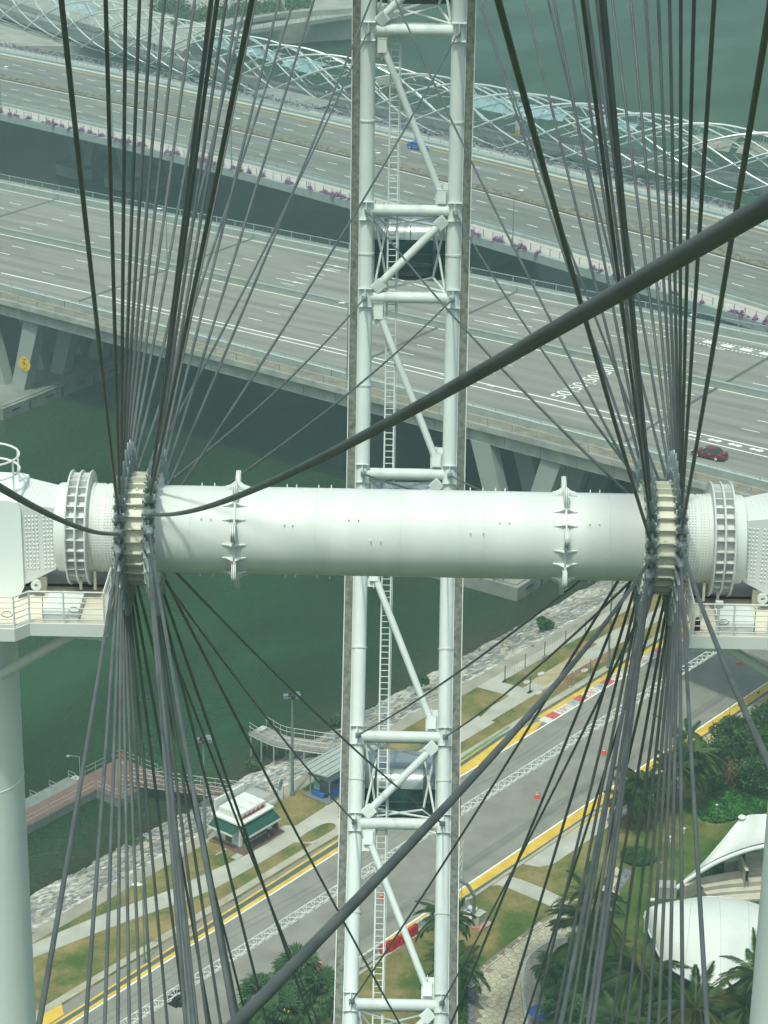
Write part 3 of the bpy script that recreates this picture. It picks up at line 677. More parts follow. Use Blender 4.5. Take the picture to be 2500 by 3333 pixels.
# ------------------------------------------------------------------ stone pitching on the embankment
def voronoi(seeds, nb, box):
    """cells of jittered seeds by half-plane clipping"""
    out = []
    for i, (x, y) in enumerate(seeds):
        poly = [(x - box, y - box), (x + box, y - box), (x + box, y + box), (x - box, y + box)]
        for j in nb(i):
            if j == i: continue
            mx, my = (x + seeds[j][0]) / 2, (y + seeds[j][1]) / 2; dx, dy = seeds[j][0] - x, seeds[j][1] - y
            new = []
            for a in range(len(poly)):
                p, q = poly[a], poly[(a + 1) % len(poly)]
                dp = (p[0] - mx) * dx + (p[1] - my) * dy; dq = (q[0] - mx) * dx + (q[1] - my) * dy
                if dp <= 0: new.append(p)
                if dp * dq < 0: t = dp / (dp - dq); new.append((p[0] + (q[0] - p[0]) * t, p[1] + (q[1] - p[1]) * t))
            poly = new
            if len(poly) < 3: break
        out.append(poly if len(poly) >= 3 else None)
    return out
def jitter_grid(nx, ny, dx, dy, j, x0, y0):
    seeds = [(x0 + (a + random.uniform(-j, j) + .5 * (b % 2)) * dx, y0 + (b + random.uniform(-j, j)) * dy) for b in range(ny) for a in range(nx)]
    def nb(i):
        a, b = i % nx, i // nx
        return [bb * nx + aa for bb in range(max(0, b - 2), min(ny, b + 3)) for aa in range(max(0, a - 2), min(nx, a + 3))]
    return seeds, nb
def stone(mb, poly, c, gap, h, lift, tilt=0.0):
    n = len(poly); sc_ = 1 - gap; tx, ty = random.uniform(-tilt, tilt), random.uniform(-tilt, tilt)
    P0 = [(c[0] + (x - c[0]) * sc_, c[1] + (y - c[1]) * sc_) for x, y in poly]; P1 = [(c[0] + (x - c[0]) * sc_ * .86, c[1] + (y - c[1]) * sc_ * .86) for x, y in poly]
    vs = [(x, y, lift(x, y) - .05) for x, y in P0] + [(x, y, lift(x, y) + h * .7 + tx * (x - c[0]) + ty * (y - c[1])) for x, y in P0] + [(x, y, lift(x, y) + h + tx * (x - c[0]) + ty * (y - c[1])) for x, y in P1]
    mb._add(vs, [(i, (i + 1) % n, n + (i + 1) % n, n + i) for i in range(n)] + [(n + i, n + (i + 1) % n, 2 * n + (i + 1) % n, 2 * n + i) for i in range(n)] + [tuple(range(2 * n, 3 * n))])
rock_m = [mat('bank_stone_grey', (.17, .18, .165), .9, var=.3, scale=1.3, col2=(.28, .28, .26), bump=.5, bscale=5),
          mat('bank_stone_pale', (.30, .28, .22), .9, var=.25, scale=1.3, col2=(.42, .39, .32), bump=.5, bscale=5),
          mat('bank_stone_blue', (.21, .225, .22), .9, var=.25, scale=1.3, col2=(.32, .335, .32), bump=.5, bscale=5)]
seeds, nb = jitter_grid(165, 11, .87, .80, .40, -38, 26.3)
cells = voronoi(seeds, nb, 2.2)
def slope_z(x, y): return 3.0 - (y - 25.8) * (3.75 / 9.7)
rest = MB(); cnt = 0
order = sorted(range(len(seeds)), key=lambda i: (seeds[i][0] > 26, abs(seeds[i][0])))
picked = set(i for i in order if (-27 < seeds[i][0] < 16 or 36 < seeds[i][0] < 52))
for i in order:
    poly = cells[i]
    if poly is None or seeds[i][1] > 35.2: continue
    if max(abs(p[0] - seeds[i][0]) for p in poly) > 1.6 or max(abs(p[1] - seeds[i][1]) for p in poly) > 1.5: continue
    h = random.uniform(.02, .16); gap = random.uniform(.05, .18)
    mi = random.choices([0, 1, 2], [4, 3, 3])[0]
    if random.random() < .09: continue
    if i in picked and cnt < 296:
        m1 = MB(); stone(m1, poly, seeds[i], gap, h, slope_z, .12); m1.build('stone', rock_m[mi], slope, False); cnt += 1
    else:
        rest.cur = mi; stone(rest, poly, seeds[i], gap, h, slope_z, .12)
o = rest.build('stone_pitching', rock_m, slope, False); o['kind'] = 'stuff'

# ================================================================== NEAR ROAD BRIDGE
mesh_floor = mat('walkway_grit', (.20, .175, .13), .95, var=.3, scale=.6, col2=(.28, .24, .17), detail=9)
bridge = thing('road_bridge', 'near concrete road bridge with two carriageways, parapets and slanting pier legs', 'bridge', BR(0, 0, -ZB))
MBR = frame(BR(0, 0, -ZB), AB * 1.0148, NB * 1.0118, (0, 0, 1)); MBR_l = Matrix.Identity(4)
bridge.matrix_world = MBR
def bpart(mb, name, m, parent=None, smooth=False, **kw): return mb.build(name, m, parent or bridge, smooth, **kw)
BS0, BS1 = -175.0, 210.0
def ne(s_): return -28.9 - .05 * s_ if s_ < 140 else -35.9 - .0 * (s_ - 140)      # near edge flares to the right
ss = list(np.arange(BS0, BS1 + 1, 7.0))
Zb = ZB
def ribbon(name, f0, f1, z, m, parent=None, s0=BS0, s1=BS1, z0=None):
    q = [s_ for s_ in np.linspace(s0, s1, max(2, int((s1 - s0) / 6)))]
    mb = MB()
    if z0 is None: mb.strip([(s_, f0(s_), z) for s_ in q], [(s_, f1(s_), z) for s_ in q])
    else:
        n = 4; vs = []
        for s_ in q: vs += [(s_, f0(s_), z0), (s_, f1(s_), z0), (s_, f1(s_), z), (s_, f0(s_), z)]
        fs = [(i * n + k, i * n + (k + 1) % n, (i + 1) * n + (k + 1) % n, (i + 1) * n + k) for i in range(len(q) - 1) for k in range(n)]
        fs += [(3, 2, 1, 0), tuple((len(q) - 1) * n + k for k in range(4))]; mb._add(vs, fs)
    return bpart(mb, name, m, parent)
k_ = lambda c: (lambda s_: c)
par_in = lambda s_: ne(s_) + 4.05          # road-side foot of the near parapet
deck = ribbon('deck', lambda s_: ne(s_), k_(26.2), Zb - .06, concrete_d, z0=Zb - .62)
ribbon('girder', lambda s_: ne(s_) + .75, k_(24.6), Zb - .6, concrete, z0=Zb - 2.6)
road = ribbon('carriageway', par_in, k_(21.9), Zb, asphalt)
ribbon('walkway', lambda s_: ne(s_) + .42, lambda s_: ne(s_) + 3.45, Zb + .0, mesh_floor); ribbon('walkway', k_(23.0), k_(25.7), Zb, mesh_floor)
ribbon('edge_beam', lambda s_: ne(s_) - .02, lambda s_: ne(s_) + .42, Zb + .10, concrete, z0=Zb - .7)
# fascia joints of the girder
mb = MB()
for s_ in np.arange(BS0 + 3, BS1, 5.4): mb.box(s_, s_ + .06, ne(s_) + .742, ne(s_) + .76, Zb - 2.5, Zb - .72)
bpart(mb, 'fascia_joint', joint_m)
def parapet(f, name='parapet'):
    p = ribbon(name, f, lambda s_: f(s_) + .55, Zb + .80, parapet_m, z0=Zb - .05); ribbon('coping', lambda s_: f(s_) - .02, lambda s_: f(s_) + .57, Zb + .86, mat('coping_pale', (.46, .48, .45), .8, var=.1), p, z0=Zb + .8)
    rl = MB(); rl.tube([(s_, f(s_) + .28, Zb + 1.10) for s_ in ss], .065, 6); r_ = bpart(rl, 'guard_rail', rail_m, None, True)
    post = MB().box(-.09, .09, -.07, .07, 0, .28).mesh('rail_post', rail_m, False)
    for s_ in np.arange(-120, 150, 3.45): link('rail_post', post, r_, Matrix.Translation((s_, f(s_) + .28, Zb + .82)))
    return p
def balustrade(f, s0=-125, s1=150):
    rl = MB(); rl.tube([(s_, f(s_), Zb + 1.15) for s_ in ss], .06, 6).tube([(s_, f(s_), Zb + .22) for s_ in ss], .03, 5)
    r_ = bpart(rl, 'balustrade', rail_m, None, True)
    post = MB().box(-.07, .07, -.05, .05, 0, 1.1).mesh('baluster_post', rail_m, False)
    for s_ in np.arange(s0, s1, 3.75): link('baluster_post', post, r_, Matrix.Translation((s_, f(s_), Zb + .05)))
    mb = MB()
    for s_ in np.arange(s0, s1, .26): mb.box(s_ - .011, s_ + .011, f(s_) - .011, f(s_) + .011, Zb + .2, Zb + 1.12)
    mb.build('infill_bars', rail_m, r_, False, kind='stuff')
parapet(lambda s_: ne(s_) + 3.5); parapet(k_(22.05)); balustrade(lambda s_: ne(s_) + .22); balustrade(k_(25.5))
# median barrier
med = ribbon('median_barrier', k_(.12), k_(.62), Zb + .9, mat('median_paint', (.25, .275, .25), .8, var=.12, scale=.7), z0=Zb - .02)
ribbon('median_cap', k_(.08), k_(.66), Zb + .98, parapet_m, med, z0=Zb + .9)
post = MB().box(-.06, .06, -.05, .02, 0, .9).mesh('median_post', parapet_m, False)
for s_ in np.arange(-110, 130, 7.3): link('median_post', post, med, Matrix.Translation((s_, .12, Zb)))
# road markings
def line(name, f, w, s0=BS0, s1=BS1, m=paint, dash=None, gap=0, off=0.0):
    mb = MB(); z = Zb + .006
    if dash is None:
        q = np.linspace(s0, s1, 30); mb.strip([(s_, f(s_) - w / 2, z) for s_ in q], [(s_, f(s_) + w / 2, z) for s_ in q])
    else:
        s_ = s0 + off
        me = MB().sheet([(0, -w / 2, z), (dash, -w / 2, z), (dash, w / 2, z), (0, w / 2, z)]).mesh(name, m, False)
        while s_ < s1: o = link(name, me, road, Matrix.Translation((s_, f(s_), 0))); s_ += gap
        return o
    return bpart(mb, name, m, road)
for n_, off in ((15.4, -85.9), (11.85, -73.4), (8.45, -73.8), (4.9, -74.0), (-4.08, -67.6), (-8.0, -67.1), (-12.0, -54.4)):
    line('lane_dash', k_(n_), .17, -175, 140, dash=2.5, gap=13.0, off=(off + 175) % 13.0)
line('edge_line', k_(20.95), .2); line('edge_line', k_(-.05), .22); line('edge_line', k_(.86), .2)
fl = lambda s_: -16.15 - .012 * max(0, s_); fl2 = lambda s_: -17.45 - .028 * max(0, s_)
line('lane_line', fl, .30, -59, BS1); line('lane_line', fl2, .24, -36, BS1)
mb = MB()
for s_ in (17.5, 27.5, 37, 46): pass
def arrow(pts, s_, n_, m=paint, sc_=1.0, flip=1): 
    return bpart(MB().sheet([(s_ + flip * a * sc_, n_ + b * sc_, Zb + .008) for a, b in pts]), 'lane_arrow', m, road)
chev = [(0, 0), (.55, .55), (1.55, .55), (2.2, .40), (1.7, .05), (2.2, -.42), (.5, -.5)]
for s_ in (45.0, 47.9, 50.9, 53.9, 42.2): arrow(chev, s_, 17.25)
line('dotted_line', k_(18.2), .28, 30, 62, dash=.30, gap=.62); line('dotted_line', k_(15.9), .28, 30, 62, dash=.30, gap=.62)
chv2 = [(0, 0), (.6, .45), (.75, .15), (1.7, .42), (2.0, 0), (1.6, -.42), (.75, -.2), (.5, -.45)]
for s_ in (57.9, 60.8, 63.6, 66.5, 69.4): arrow(chv2, s_, -17.9)
thin = [(0, .09), (3.3, .09), (3.3, .26), (6.2, 0), (3.3, -.26), (3.3, -.09), (0, -.09)]
for n_ in (6.4, 10.25, 14.5, 17.0): 
    for s_ in (11.3, -24.0): arrow(thin, s_, n_)
for s_ in (20, 23.5, 27.5, 31): bpart(MB().sheet([(s_, -16.85, Zb + .008), (s_ + 1.3, -16.72, Zb + .008), (s_ + 1.3, -16.98, Zb + .008)]), 'lane_arrow', paint, road)
num = text_mesh('50', 3.0); num.materials.append(paint)
for n_ in (-2.1, -6.1, -10.1, -14.2): 
    link('speed_number', num, road, Matrix.Translation((37.8, n_, Zb + .008)) @ Matrix.Rotation(PI / 2, 4, 'Z') @ Matrix.Diagonal((1.0, 1.05, 1, 1)))
for s_ in (-81.0, -40.0, 9.0, 53.0, 100): bpart(MB().sheet([(s_ - .28, par_in(s_), Zb + .010), (s_ + .28, par_in(s_), Zb + .010), (s_ + .28, 21.9, Zb + .010), (s_ - .28, 21.9, Zb + .010)]), 'expansion_joint', joint_m, road)
for s_ in (-81.0, -40.0, 9.0, 53.0): 
    bpart(MB().box(s_ - .05, s_ + .05, ne(s_) + 3.48, ne(s_) + 4.07, Zb, Zb + .83), 'parapet_joint', dark_m); bpart(MB().box(s_ - .05, s_ + .05, 22.03, 22.62, Zb, Zb + .83), 'parapet_joint', dark_m)
# piers: caps in the water and pairs of slanting legs
cap_m = mat('pile_cap_concrete', (.19, .20, .18), .9, var=.25, scale=.2, col2=(.26, .265, .24), detail=9)
leg_m = mat('pier_leg_concrete', (.27, .30, .29), .85, var=.08, scale=.3)
for pc, hw, n0 in ((-50.3, 5.9, -32.7), (40.2, 9.2, -44.0), (-141, 5.9, -32), (131, 6, -40)):
    cp = bpart(MB().box(pc - hw, pc + hw, n0, 24.5, -1.5, 1.8).box(pc - hw + .5, pc + hw - .5, n0 + .6, 24, 1.79, 1.95), 'pile_cap', cap_m)
    fend = MB()
    for i, n_ in enumerate(np.arange(n0 + 2, 22, 3.6)):
        if i % 2: fend.box(pc + hw, pc + hw + .12, n_, n_ + .25, .1, 1.5)
        else: fend.box(pc + hw, pc + hw + .12, n_, n_ + 1.6, .9, 1.15)
    bpart(fend, 'fender', dark_m, cp)
    first = ne(pc) + 2.3 if pc < 0 else ne(pc) + 1.9
    for r_ in range(6):
        n_ = first + r_ * 8.7
        if n_ > 22: continue
        for sg in (-1, 1):
            b0, t0 = pc + sg * 1.8, pc + sg * 5.25; hs, hn = 1.25, .95
            mb = MB(); mb.hexa([(b0 - hs, n_ - hn, 1.8), (b0 + hs, n_ - hn, 1.8), (b0 + hs, n_ + hn, 1.8), (b0 - hs, n_ + hn, 1.8), (t0 - hs * 1.15, n_ - hn, Zb - 2.55), (t0 + hs * 1.15, n_ - hn, Zb - 2.55), (t0 + hs * 1.15, n_ + hn, Zb - 2.55), (t0 - hs * 1.15, n_ + hn, Zb - 2.55)])
            bpart(mb, 'pier_leg', leg_m)
# round clearance sign on the first leg of the left pier
sgn = thing('clearance_sign', 'round yellow clearance sign reading 9 m on the left pier leg', 'sign', BR(-47.25, ne(-50) + 2.3 - 1.02, 6.6 - ZB))
sgn.matrix_world = frame(BR(-46.75, ne(-50) + 2.3 - 1.0, 6.2 - ZB), AB, (0, 0, 1), -NB)
MB().lathe([(0, .05), (0, 1.15), (.06, 1.15), (.06, .05)], (0, 0, 0), (0, 0, 1), n=28).build('disc', mat('sign_yellow', (.62, .40, .03), .6), sgn)
blk = mat('sign_black', (.01, .01, .01), .6)
t9 = text_mesh('9', 1.15); t9.materials.append(blk); link('digit', t9, sgn, Matrix.Translation((-.1, .0, .066)))
tm = text_mesh('m', .55); tm.materials.append(blk); link('letter', tm, sgn, Matrix.Translation((.45, -.22, .066)))
MB().box(-.45, .45, .72, .80, .06, .068).box(-.05, .05, .5, .75, .06, .068).box(-.45, .45, -.82, -.74, .06, .068).box(-.05, .05, -.76, -.52, .06, .068).build('bars', blk, sgn, False)
# elevated road to the right of the frame; it shades the far end of the track
_h = 16.0; _sv = np.array(SUN_DIR) * (_h / SUN_DIR.z)
_a, _b = G(2095, 2155, 3) + _sv, G(2590, 2352, 3) + _sv; _e = _b + unit(_b - _a) * 45
ov = thing('elevated_road', 'concrete elevated road deck mostly hidden behind the right tower platform', 'elevated road', (_e[0], _e[1], 3))
_qq = [tuple(p[:2] - _e[:2]) for p in (_a, _e, _e + NB * 10.5, _a + NB * 10.5)]
MB().prism(_qq, _h - .7, _h).build('deck', concrete, ov, False)
for _t in (.62, .8, .97):
    _p = _a + (_e - _a) * _t + NB * 5; MB().tube([(_p[0] - _e[0], _p[1] - _e[1], 0), (_p[0] - _e[0], _p[1] - _e[1], _h - .7)], .7, 14).build('pier', concrete, ov)

# lamp posts of the near bridge
lamp_m = mat('lamp_post_grey', (.19, .235, .235), .5, metal=.3, var=.08)
lamp_w = mat('lamp_head_white', (.62, .66, .64), .4)
def lamp_post(loc, h, head_dir, label, arm=1.6, head='oval', r=.10, group=None, z0=0):
    t = thing('lamp_post', label, 'lamp post', loc, group=group)
    MB().lathe([(0, r * 1.9), (.35, r * 1.9), (.36, r * 1.25), (h * .5, r), (h, r * .6)], (0, 0, 0), (0, 0, 1), n=10).build('post', lamp_m, t)
    d = np.array([head_dir[0], head_dir[1], 0.0])
    if head == 'oval':
        pts = [np.array([0, 0, h - .1]) + d * arm * math.sin(a) * .5 + np.array([0, 0, .5 * (1 - math.cos(a))]) for a in arc(7, 0, PI / 2)] + [d * arm + np.array([0, 0, h + .42])]
        MB().tube(pts, [r * .6] * 7 + [r * .4], 6).build('arm', lamp_m, t)
        MB().ball(d * (arm + .35) + np.array([0, 0, h + .42]), .5, 10, 6, (1.0, .55, .28)).build('lamp_head', lamp_w, t)
    elif head == 'flood':
        MB().box(-.75, .75, -.07, .07, h - .1, h + .05).build('crossbar', lamp_m, t)
        for i, (x, y) in enumerate(((-.6, -.25), (.1, -.3), (.6, -.2), (-.3, .3), (.45, .3))):
            MB().box(x - .22, x + .22, y - .2, y + .2, h + .05, h + .42).box(x - .26, x + .26, y - .24, y + .24, h + .36, h + .46).build('floodlight', dark_m if i % 2 else lamp_m, t)
    return t
lamp_post(BR(11.8, ne(11.8) + 3.3, .8), 9.5, -AB, 'tall grey lamp post on the near bridge parapet behind the rim ladder', arm=.6)
lamp_post(BR(-40.0, -.1 + .35, .0), 9.0, -AB, 'slim lamp post in the near bridge median among the left spoke cables', arm=1.0, r=.07)
lamp_post(BR(47.5, .37, .0), 9.0, AB, 'slim lamp post in the near bridge median among the right spoke cables', arm=1.0, r=.07)

# ================================================================== FAR ROAD BRIDGE
far = thing('road_bridge', 'far road bridge with purple flower troughs beside the lattice footbridge', 'bridge', (0, 0, 0))
FS = list(np.arange(-150, 191, 5.0))
def fribbon(name, n0, n1, z, m, parent=None, z0=None, s0=-150, s1=190):
    q = np.arange(s0, s1 + .1, 5.0); mb = MB()
    if z0 is None: mb.strip([FB(s_, n0, z) for s_ in q], [FB(s_, n1, z) for s_ in q])
    else:
        n = 4; vs = []
        for s_ in q: vs += [FB(s_, n0, z0), FB(s_, n1, z0), FB(s_, n1, z), FB(s_, n0, z)]
        mb._add(vs, [(i * n + k, i * n + (k + 1) % n, (i + 1) * n + (k + 1) % n, (i + 1) * n + k) for i in range(len(q) - 1) for k in range(n)])
    return mb.build(name, m, parent or far, False)
pale_deck = mat('pale_walkway', (.42, .39, .36), .9, var=.1, scale=.8)
fribbon('deck', -21.9, 24.4, -.08, concrete_d, z0=-.7); fribbon('girder', -17.5, 21, -.65, concrete, z0=-2.4)
froad = fribbon('carriageway', -15.6, 17.9, 0, asphalt_f)
fribbon('edge_trough', -22.4, -21.55, .42, parapet_m, z0=-.95); fribbon('edge_trough', 23.2, 24.5, .25, parapet_m, z0=-.8)
fribbon('walkway', -21.5, -16.3, .02, pale_deck); fribbon('walkway', 19.3, 23.2, .02, pale_deck)
fribbon('parapet', -16.3, -15.6, .55, parapet_m, z0=-.05); fribbon('parapet', 17.9, 19.3, .75, parapet_m, z0=-.05); fribbon('parapet_cap', 17.85, 18.05, .30, paint, z0=.0)
fmed = fribbon('median_planter', .5, 3.75, .22, mat('median_soil', (.15, .145, .11), .95, var=.35, scale=.7, col2=(.24, .22, .17), detail=9), z0=-.02)
fribbon('median_kerb', .32, .5, .28, mat('median_brick', (.13, .10, .08), .9, var=.2), z0=-.02)
hedge_m = mat('median_hedge', (.10, .115, .07), .9, var=.4, scale=1.5, col2=(.19, .19, .13), bump=.6, bscale=4)
mb = MB()
for s_ in np.arange(-130, 170, 1.1):
    c = FB(s_ + random.uniform(-.4, .4), 1.7 + random.uniform(-.9, .9), .22); mb.ball(c, random.uniform(.35, .62), 6, 4, (1, 1, .5))
mb.build('median_shrubs', hedge_m, fmed, kind='stuff')
def fline(name, n_, w, m=paint, dash=None, gap=0, off=0, s0=-150, s1=190, z=.006):
    mb = MB()
    if dash is None:
        q = np.arange(s0, s1 + .1, 5.0); mb.strip([FB(s_, n_ - w / 2, z) for s_ in q], [FB(s_, n_ + w / 2, z) for s_ in q])
    else:
        s_ = s0 + off
        while s_ < s1: o = MB().sheet([FB(s_, n_ - w / 2, z), FB(s_ + dash, n_ - w / 2, z), FB(s_ + dash, n_ + w / 2, z), FB(s_, n_ + w / 2, z)]).build(name, m, froad, False); s_ += gap
        return o
    return mb.build(name, m, froad, False)
fline('edge_line', 0.0, .24); fline('edge_line', 4.05, .24); fline('edge_line', 16.2, .42, paint_yd)
for n_, off in ((12.25, -8.8), (8.2, -8.4), (-4.74, 8.6), (-9.57, 10.4)): fline('lane_dash', n_, .19, dash=2.4, gap=7.35, off=(off - 1.2 + 150) % 7.35, s0=-150, s1=190)
def frail(n_, heights, step, hp, name='railing', z0=0, s0=-110, s1=140, r=.045):
    mb = MB()
    for h in heights: mb.tube([FB(s_, n_, h) for s_ in FS], r, 5, False)
    o = mb.build(name, rail_m, far)
    pm = MB().box(-.06, .06, -.06, .06, 0, hp - z0).mesh('railing_post', rail_m, False)
    for s_ in np.arange(s0, s1, step): link('railing_post', pm, o, frame(FB(s_, n_, z0), AF, NF, (0, 0, 1)))
    return o
frail(-15.75, (.95, 1.25), 3.0, 1.25, z0=.5); frail(-20.4, (1.15,), 2.15, 1.2, 'footway_railing', .0, r=.03); frail(19.5, (.8, 1.15), 3.1, 1.2, z0=.0); frail(23.9, (1.3,), 6.2, 1.35, 'planter_rail', .2)
# bougainvillea: leaf-sized petals over woody tufts, in the troughs
flower_m = mat('bougainvillea', (.26, .11, .27), .8, var=.35, scale=3, col2=(.40, .22, .41)); twig_m = mat('flower_twig', (.13, .07, .05), .9, var=.3)
pale_fl = mat('faded_bougainvillea', (.19, .15, .21), .9, var=.3, scale=2, col2=(.30, .25, .32))
def tuft(L_, h, n, m, seed):
    r_ = random.Random(seed); mb = MB()
    for i in range(n):
        x = r_.gauss(0, L_ * .33); y = r_.gauss(0, .28); z = abs(r_.gauss(0, .5)) * h * max(.2, 1 - (x / L_) ** 2)
        s1 = r_.uniform(.07, .17); a, b = r_.uniform(0, 6.3), r_.uniform(-1, 1); d1 = np.array([math.cos(a), math.sin(a), b]) * s1; d2 = np.array([-math.sin(a), math.cos(a), r_.uniform(-1, 1)]) * s1
        c = np.array([x, y, z]); mb.cur = 0 if r_.random() < .85 else 1; mb._add([c - d1, c + d2, c + d1, c - d2], [(0, 1, 2, 3)])
    for i in range(10):
        x = r_.gauss(0, L_ * .3); mb.cur = 1; mb.tube([(x, 0, 0), (x + r_.uniform(-.4, .4), r_.uniform(-.5, .3), r_.uniform(.3, 1.0) * h)], .025, 3)
    return mb.mesh('flower_clump', [m, twig_m], False)
tufts = [tuft(1.5, 1.0, 420, flower_m, i) for i in range(4)] + [tuft(.8, .6, 160, flower_m, 9)]
for s_ in np.arange(-75, 135, 1.0):
    dens = .5 + .5 * math.sin(s_ * .31) * math.sin(s_ * .117 + 1)
    if random.random() < .18 + .62 * dens: link('flower_clump', random.choice(tufts), far, frame(FB(s_ + random.uniform(-.4, .4), -21.9, .38), AF, NF, (0, 0, 1)) @ Matrix.Rotation(random.uniform(0, 6), 4, 'Z') @ Matrix.Diagonal((random.uniform(.5, .95), .6, random.uniform(.4, .85), 1)), kind='stuff')
mb = MB()
for s_ in np.arange(-120, 150, .16):
    c = FB(s_, 23.85 + random.gauss(0, .28), .3 + abs(random.gauss(0, .35))); s1 = random.uniform(.09, .2); a = random.uniform(0, 6.3)
    d1 = np.array([math.cos(a), math.sin(a), random.uniform(-1, 1)]) * s1; d2 = np.array([-math.sin(a), math.cos(a), random.uniform(-1, 1)]) * s1; mb._add([c - d1, c + d2, c + d1, c - d2], [(0, 1, 2, 3)])
    for j in range(5):
        c2 = c + np.array([random.gauss(0, .2), random.gauss(0, .2), random.gauss(0, .15)]); mb._add([c2 - d2, c2 + d1 * .8, c2 + d2, c2 - d1], [(0, 1, 2, 3)])
mb.build('faded_flowers', pale_fl, far, False, kind='stuff')
for s_ in (-52, -38, 30, 44, 112): 
    capf = MB(); capf.prism([(s_ - 5.2, -8), (s_ - 3, -10), (s_ + 3, -10), (s_ + 5.2, -8), (s_ + 5.2, 14), (s_ - 5.2, 14)], -1, 2.1, fn=lambda a, b, z: FB(a, b, z - ZF)); capf.build('pile_cap', cap_m, far, False)
    for n_ in (-5, 4, 13):
        for sg in (-1, 1):
            b0, t0 = s_ + sg * 1.4, s_ + sg * 4.6
            MB().hexa([FB(b0 - 1, n_ - .9, 2 - ZF), FB(b0 + 1, n_ - .9, 2 - ZF), FB(b0 + 1, n_ + .9, 2 - ZF), FB(b0 - 1, n_ + .9, 2 - ZF), FB(t0 - 1.1, n_ - .9, -2.3), FB(t0 + 1.1, n_ - .9, -2.3), FB(t0 + 1.1, n_ + .9, -2.3), FB(t0 - 1.1, n_ + .9, -2.3)]).build('pier_leg', leg_m, far, False)
for s_, lb in ((-58.1, 'lamp post on the far bridge footway at the left edge of the photo'), (-26.0, 'lamp post on the far bridge footway left of the dense spoke bundle'), (6.5, 'lamp post on the far bridge footway just right of the dense spoke bundle'),
               (42, 'lamp post on the far bridge footway seen through the rim'), (75.6, 'lamp post on the far bridge footway right of the rim'), (110.5, 'lamp post on the far bridge footway under the thick crossing cable')):
    lamp_post(FB(s_, -20.9, .02), 8.6, NF, lb, arm=1.4, r=.085)

# ================================================================== HELIX FOOTBRIDGE
helix = thing('lattice_footbridge', 'tubular steel double-helix footbridge running beside the far road bridge', 'footbridge', (0, 0, 0))
HZ = 14.2; HR = 6.2
_c = [G(u, v, HZ + HR) for u, v in ((422, 24), (530, 52), (777, 112), (926, 146), (1083, 177.5), (1717, 308), (1905, 338), (2117, 373), (2328, 403))]
_hq = np.polyfit([p[0] for p in _c], [p[1] for p in _c], 2)
hx = np.linspace(-125, 105, 900); hy = np.polyval(_hq, hx); hl = np.concatenate([[0], np.cumsum(np.hypot(np.diff(hx), np.diff(hy)))])
def HX(l, psi, r):
    """psi 0 = top, 90 = the side facing the camera"""
    x = np.interp(l, hl, hx); y = np.interp(l, hl, hy); d = unit([1, 2 * _hq[0] * x + _hq[1], 0]); nrm = np.array([d[1], -d[0], 0])
    a = RAD(psi); return np.array([x, y, HZ]) + nrm * r * math.sin(a) + np.array([0, 0, r * math.cos(a)])
LEAD, NT = 80.0, 6
l_ref = float(np.interp(_c[6][0], hx, hl))            # a crest of the outer tubes
HLEN = float(hl[-1])
ls = np.arange(0, HLEN, 1.6)
for i in range(NT):
    po = 360 * (l_ref / LEAD) + i * 60
    MB().tube([HX(l, po - 360 * l / LEAD, HR) for l in ls], .20, 6, False).build('outer_tube', steel, helix)
    pi_ = -360 * ((l_ref + 3.3) / LEAD) + i * 60
    MB().tube([HX(l, pi_ + 360 * l / LEAD, HR - .5) for l in ls], .17, 6, False).build('inner_tube', steel, helix)
    for l in np.arange(45, HLEN - 45, 2.7):
        a = po - 360 * l / LEAD; an = (a + 180) % 360 - 180
        if abs(an) < 135:
            b = a + random.choice((-1, 1)) * 14
            MB().tube([HX(l, a, HR), HX(l + random.choice((2.2, -2.2, 0)), b, HR - 1.4)], .04, 4, False).build('strut', steel, helix)
    mb = MB()
    for l in np.arange(2, HLEN - 4, 2.7):
        a = pi_ + 360 * l / LEAD; an = (a + 180) % 360 - 180
        if abs(an) < 100: mb.tube([HX(l, a, HR - .6), HX(l, a + 3, HR - 1.9)], .025, 4, False)
        if 60 < abs(an) < 170: 
            p = HX(l, a, HR - .6); q = HX(l, math.copysign(118, an), 3.3); mb.tube([p, (q[0], q[1], HZ - 3.1)], .025, 4, False)
    mb.build('hangers', steel_d, helix, kind='stuff')
for ps in (-35, 35):
    MB().tube([HX(l, ps + 9 * math.sin(l / 13.3 * PI), 3.7) for l in ls], .06, 5, False).build('canopy_rail', steel, helix)
hdeck_m = mat('footbridge_deck', (.22, .225, .21), .85, var=.15, scale=.6)
def HD(l, n_, z):            # deck coordinates: n_ towards the camera
    x = np.interp(l, hl, hx); y = np.interp(l, hl, hy); d = unit([1, 2 * _hq[0] * x + _hq[1], 0]); nrm = np.array([d[1], -d[0], 0]); return np.array([x, y, z]) + nrm * n_
def hrib(name, n0, n1, z0, z1, m, par=helix):
    q = np.arange(0, HLEN, 3.0); vs = []; n = 4
    for l in q: vs += [HD(l, n0, z0), HD(l, n1, z0), HD(l, n1, z1), HD(l, n0, z1)]
    return MB()._add(vs, [(i * n + k, i * n + (k + 1) % n, (i + 1) * n + (k + 1) % n, (i + 1) * n + k) for i in range(len(q) - 1) for k in range(n)]).build(name, m, par, False)
hd = hrib('deck', -3.1, 3.1, HZ - 3.5, HZ - 3.1, hdeck_m); hrib('edge_girder', 3.12, 3.4, HZ - 3.9, HZ - 3.0, steel_d, hd); hrib('edge_girder', -3.4, -3.12, HZ - 3.9, HZ - 3.0, steel_d, hd)
screen = mat('mesh_screen', (.22, .25, .245), .5, metal=.4, var=.1, alpha=.45)
hrib('screen', 3.05, 3.10, HZ - 3.0, HZ - 1.75, screen, hd); hrib('screen', -3.10, -3.05, HZ - 3.0, HZ - 1.75, screen, hd)
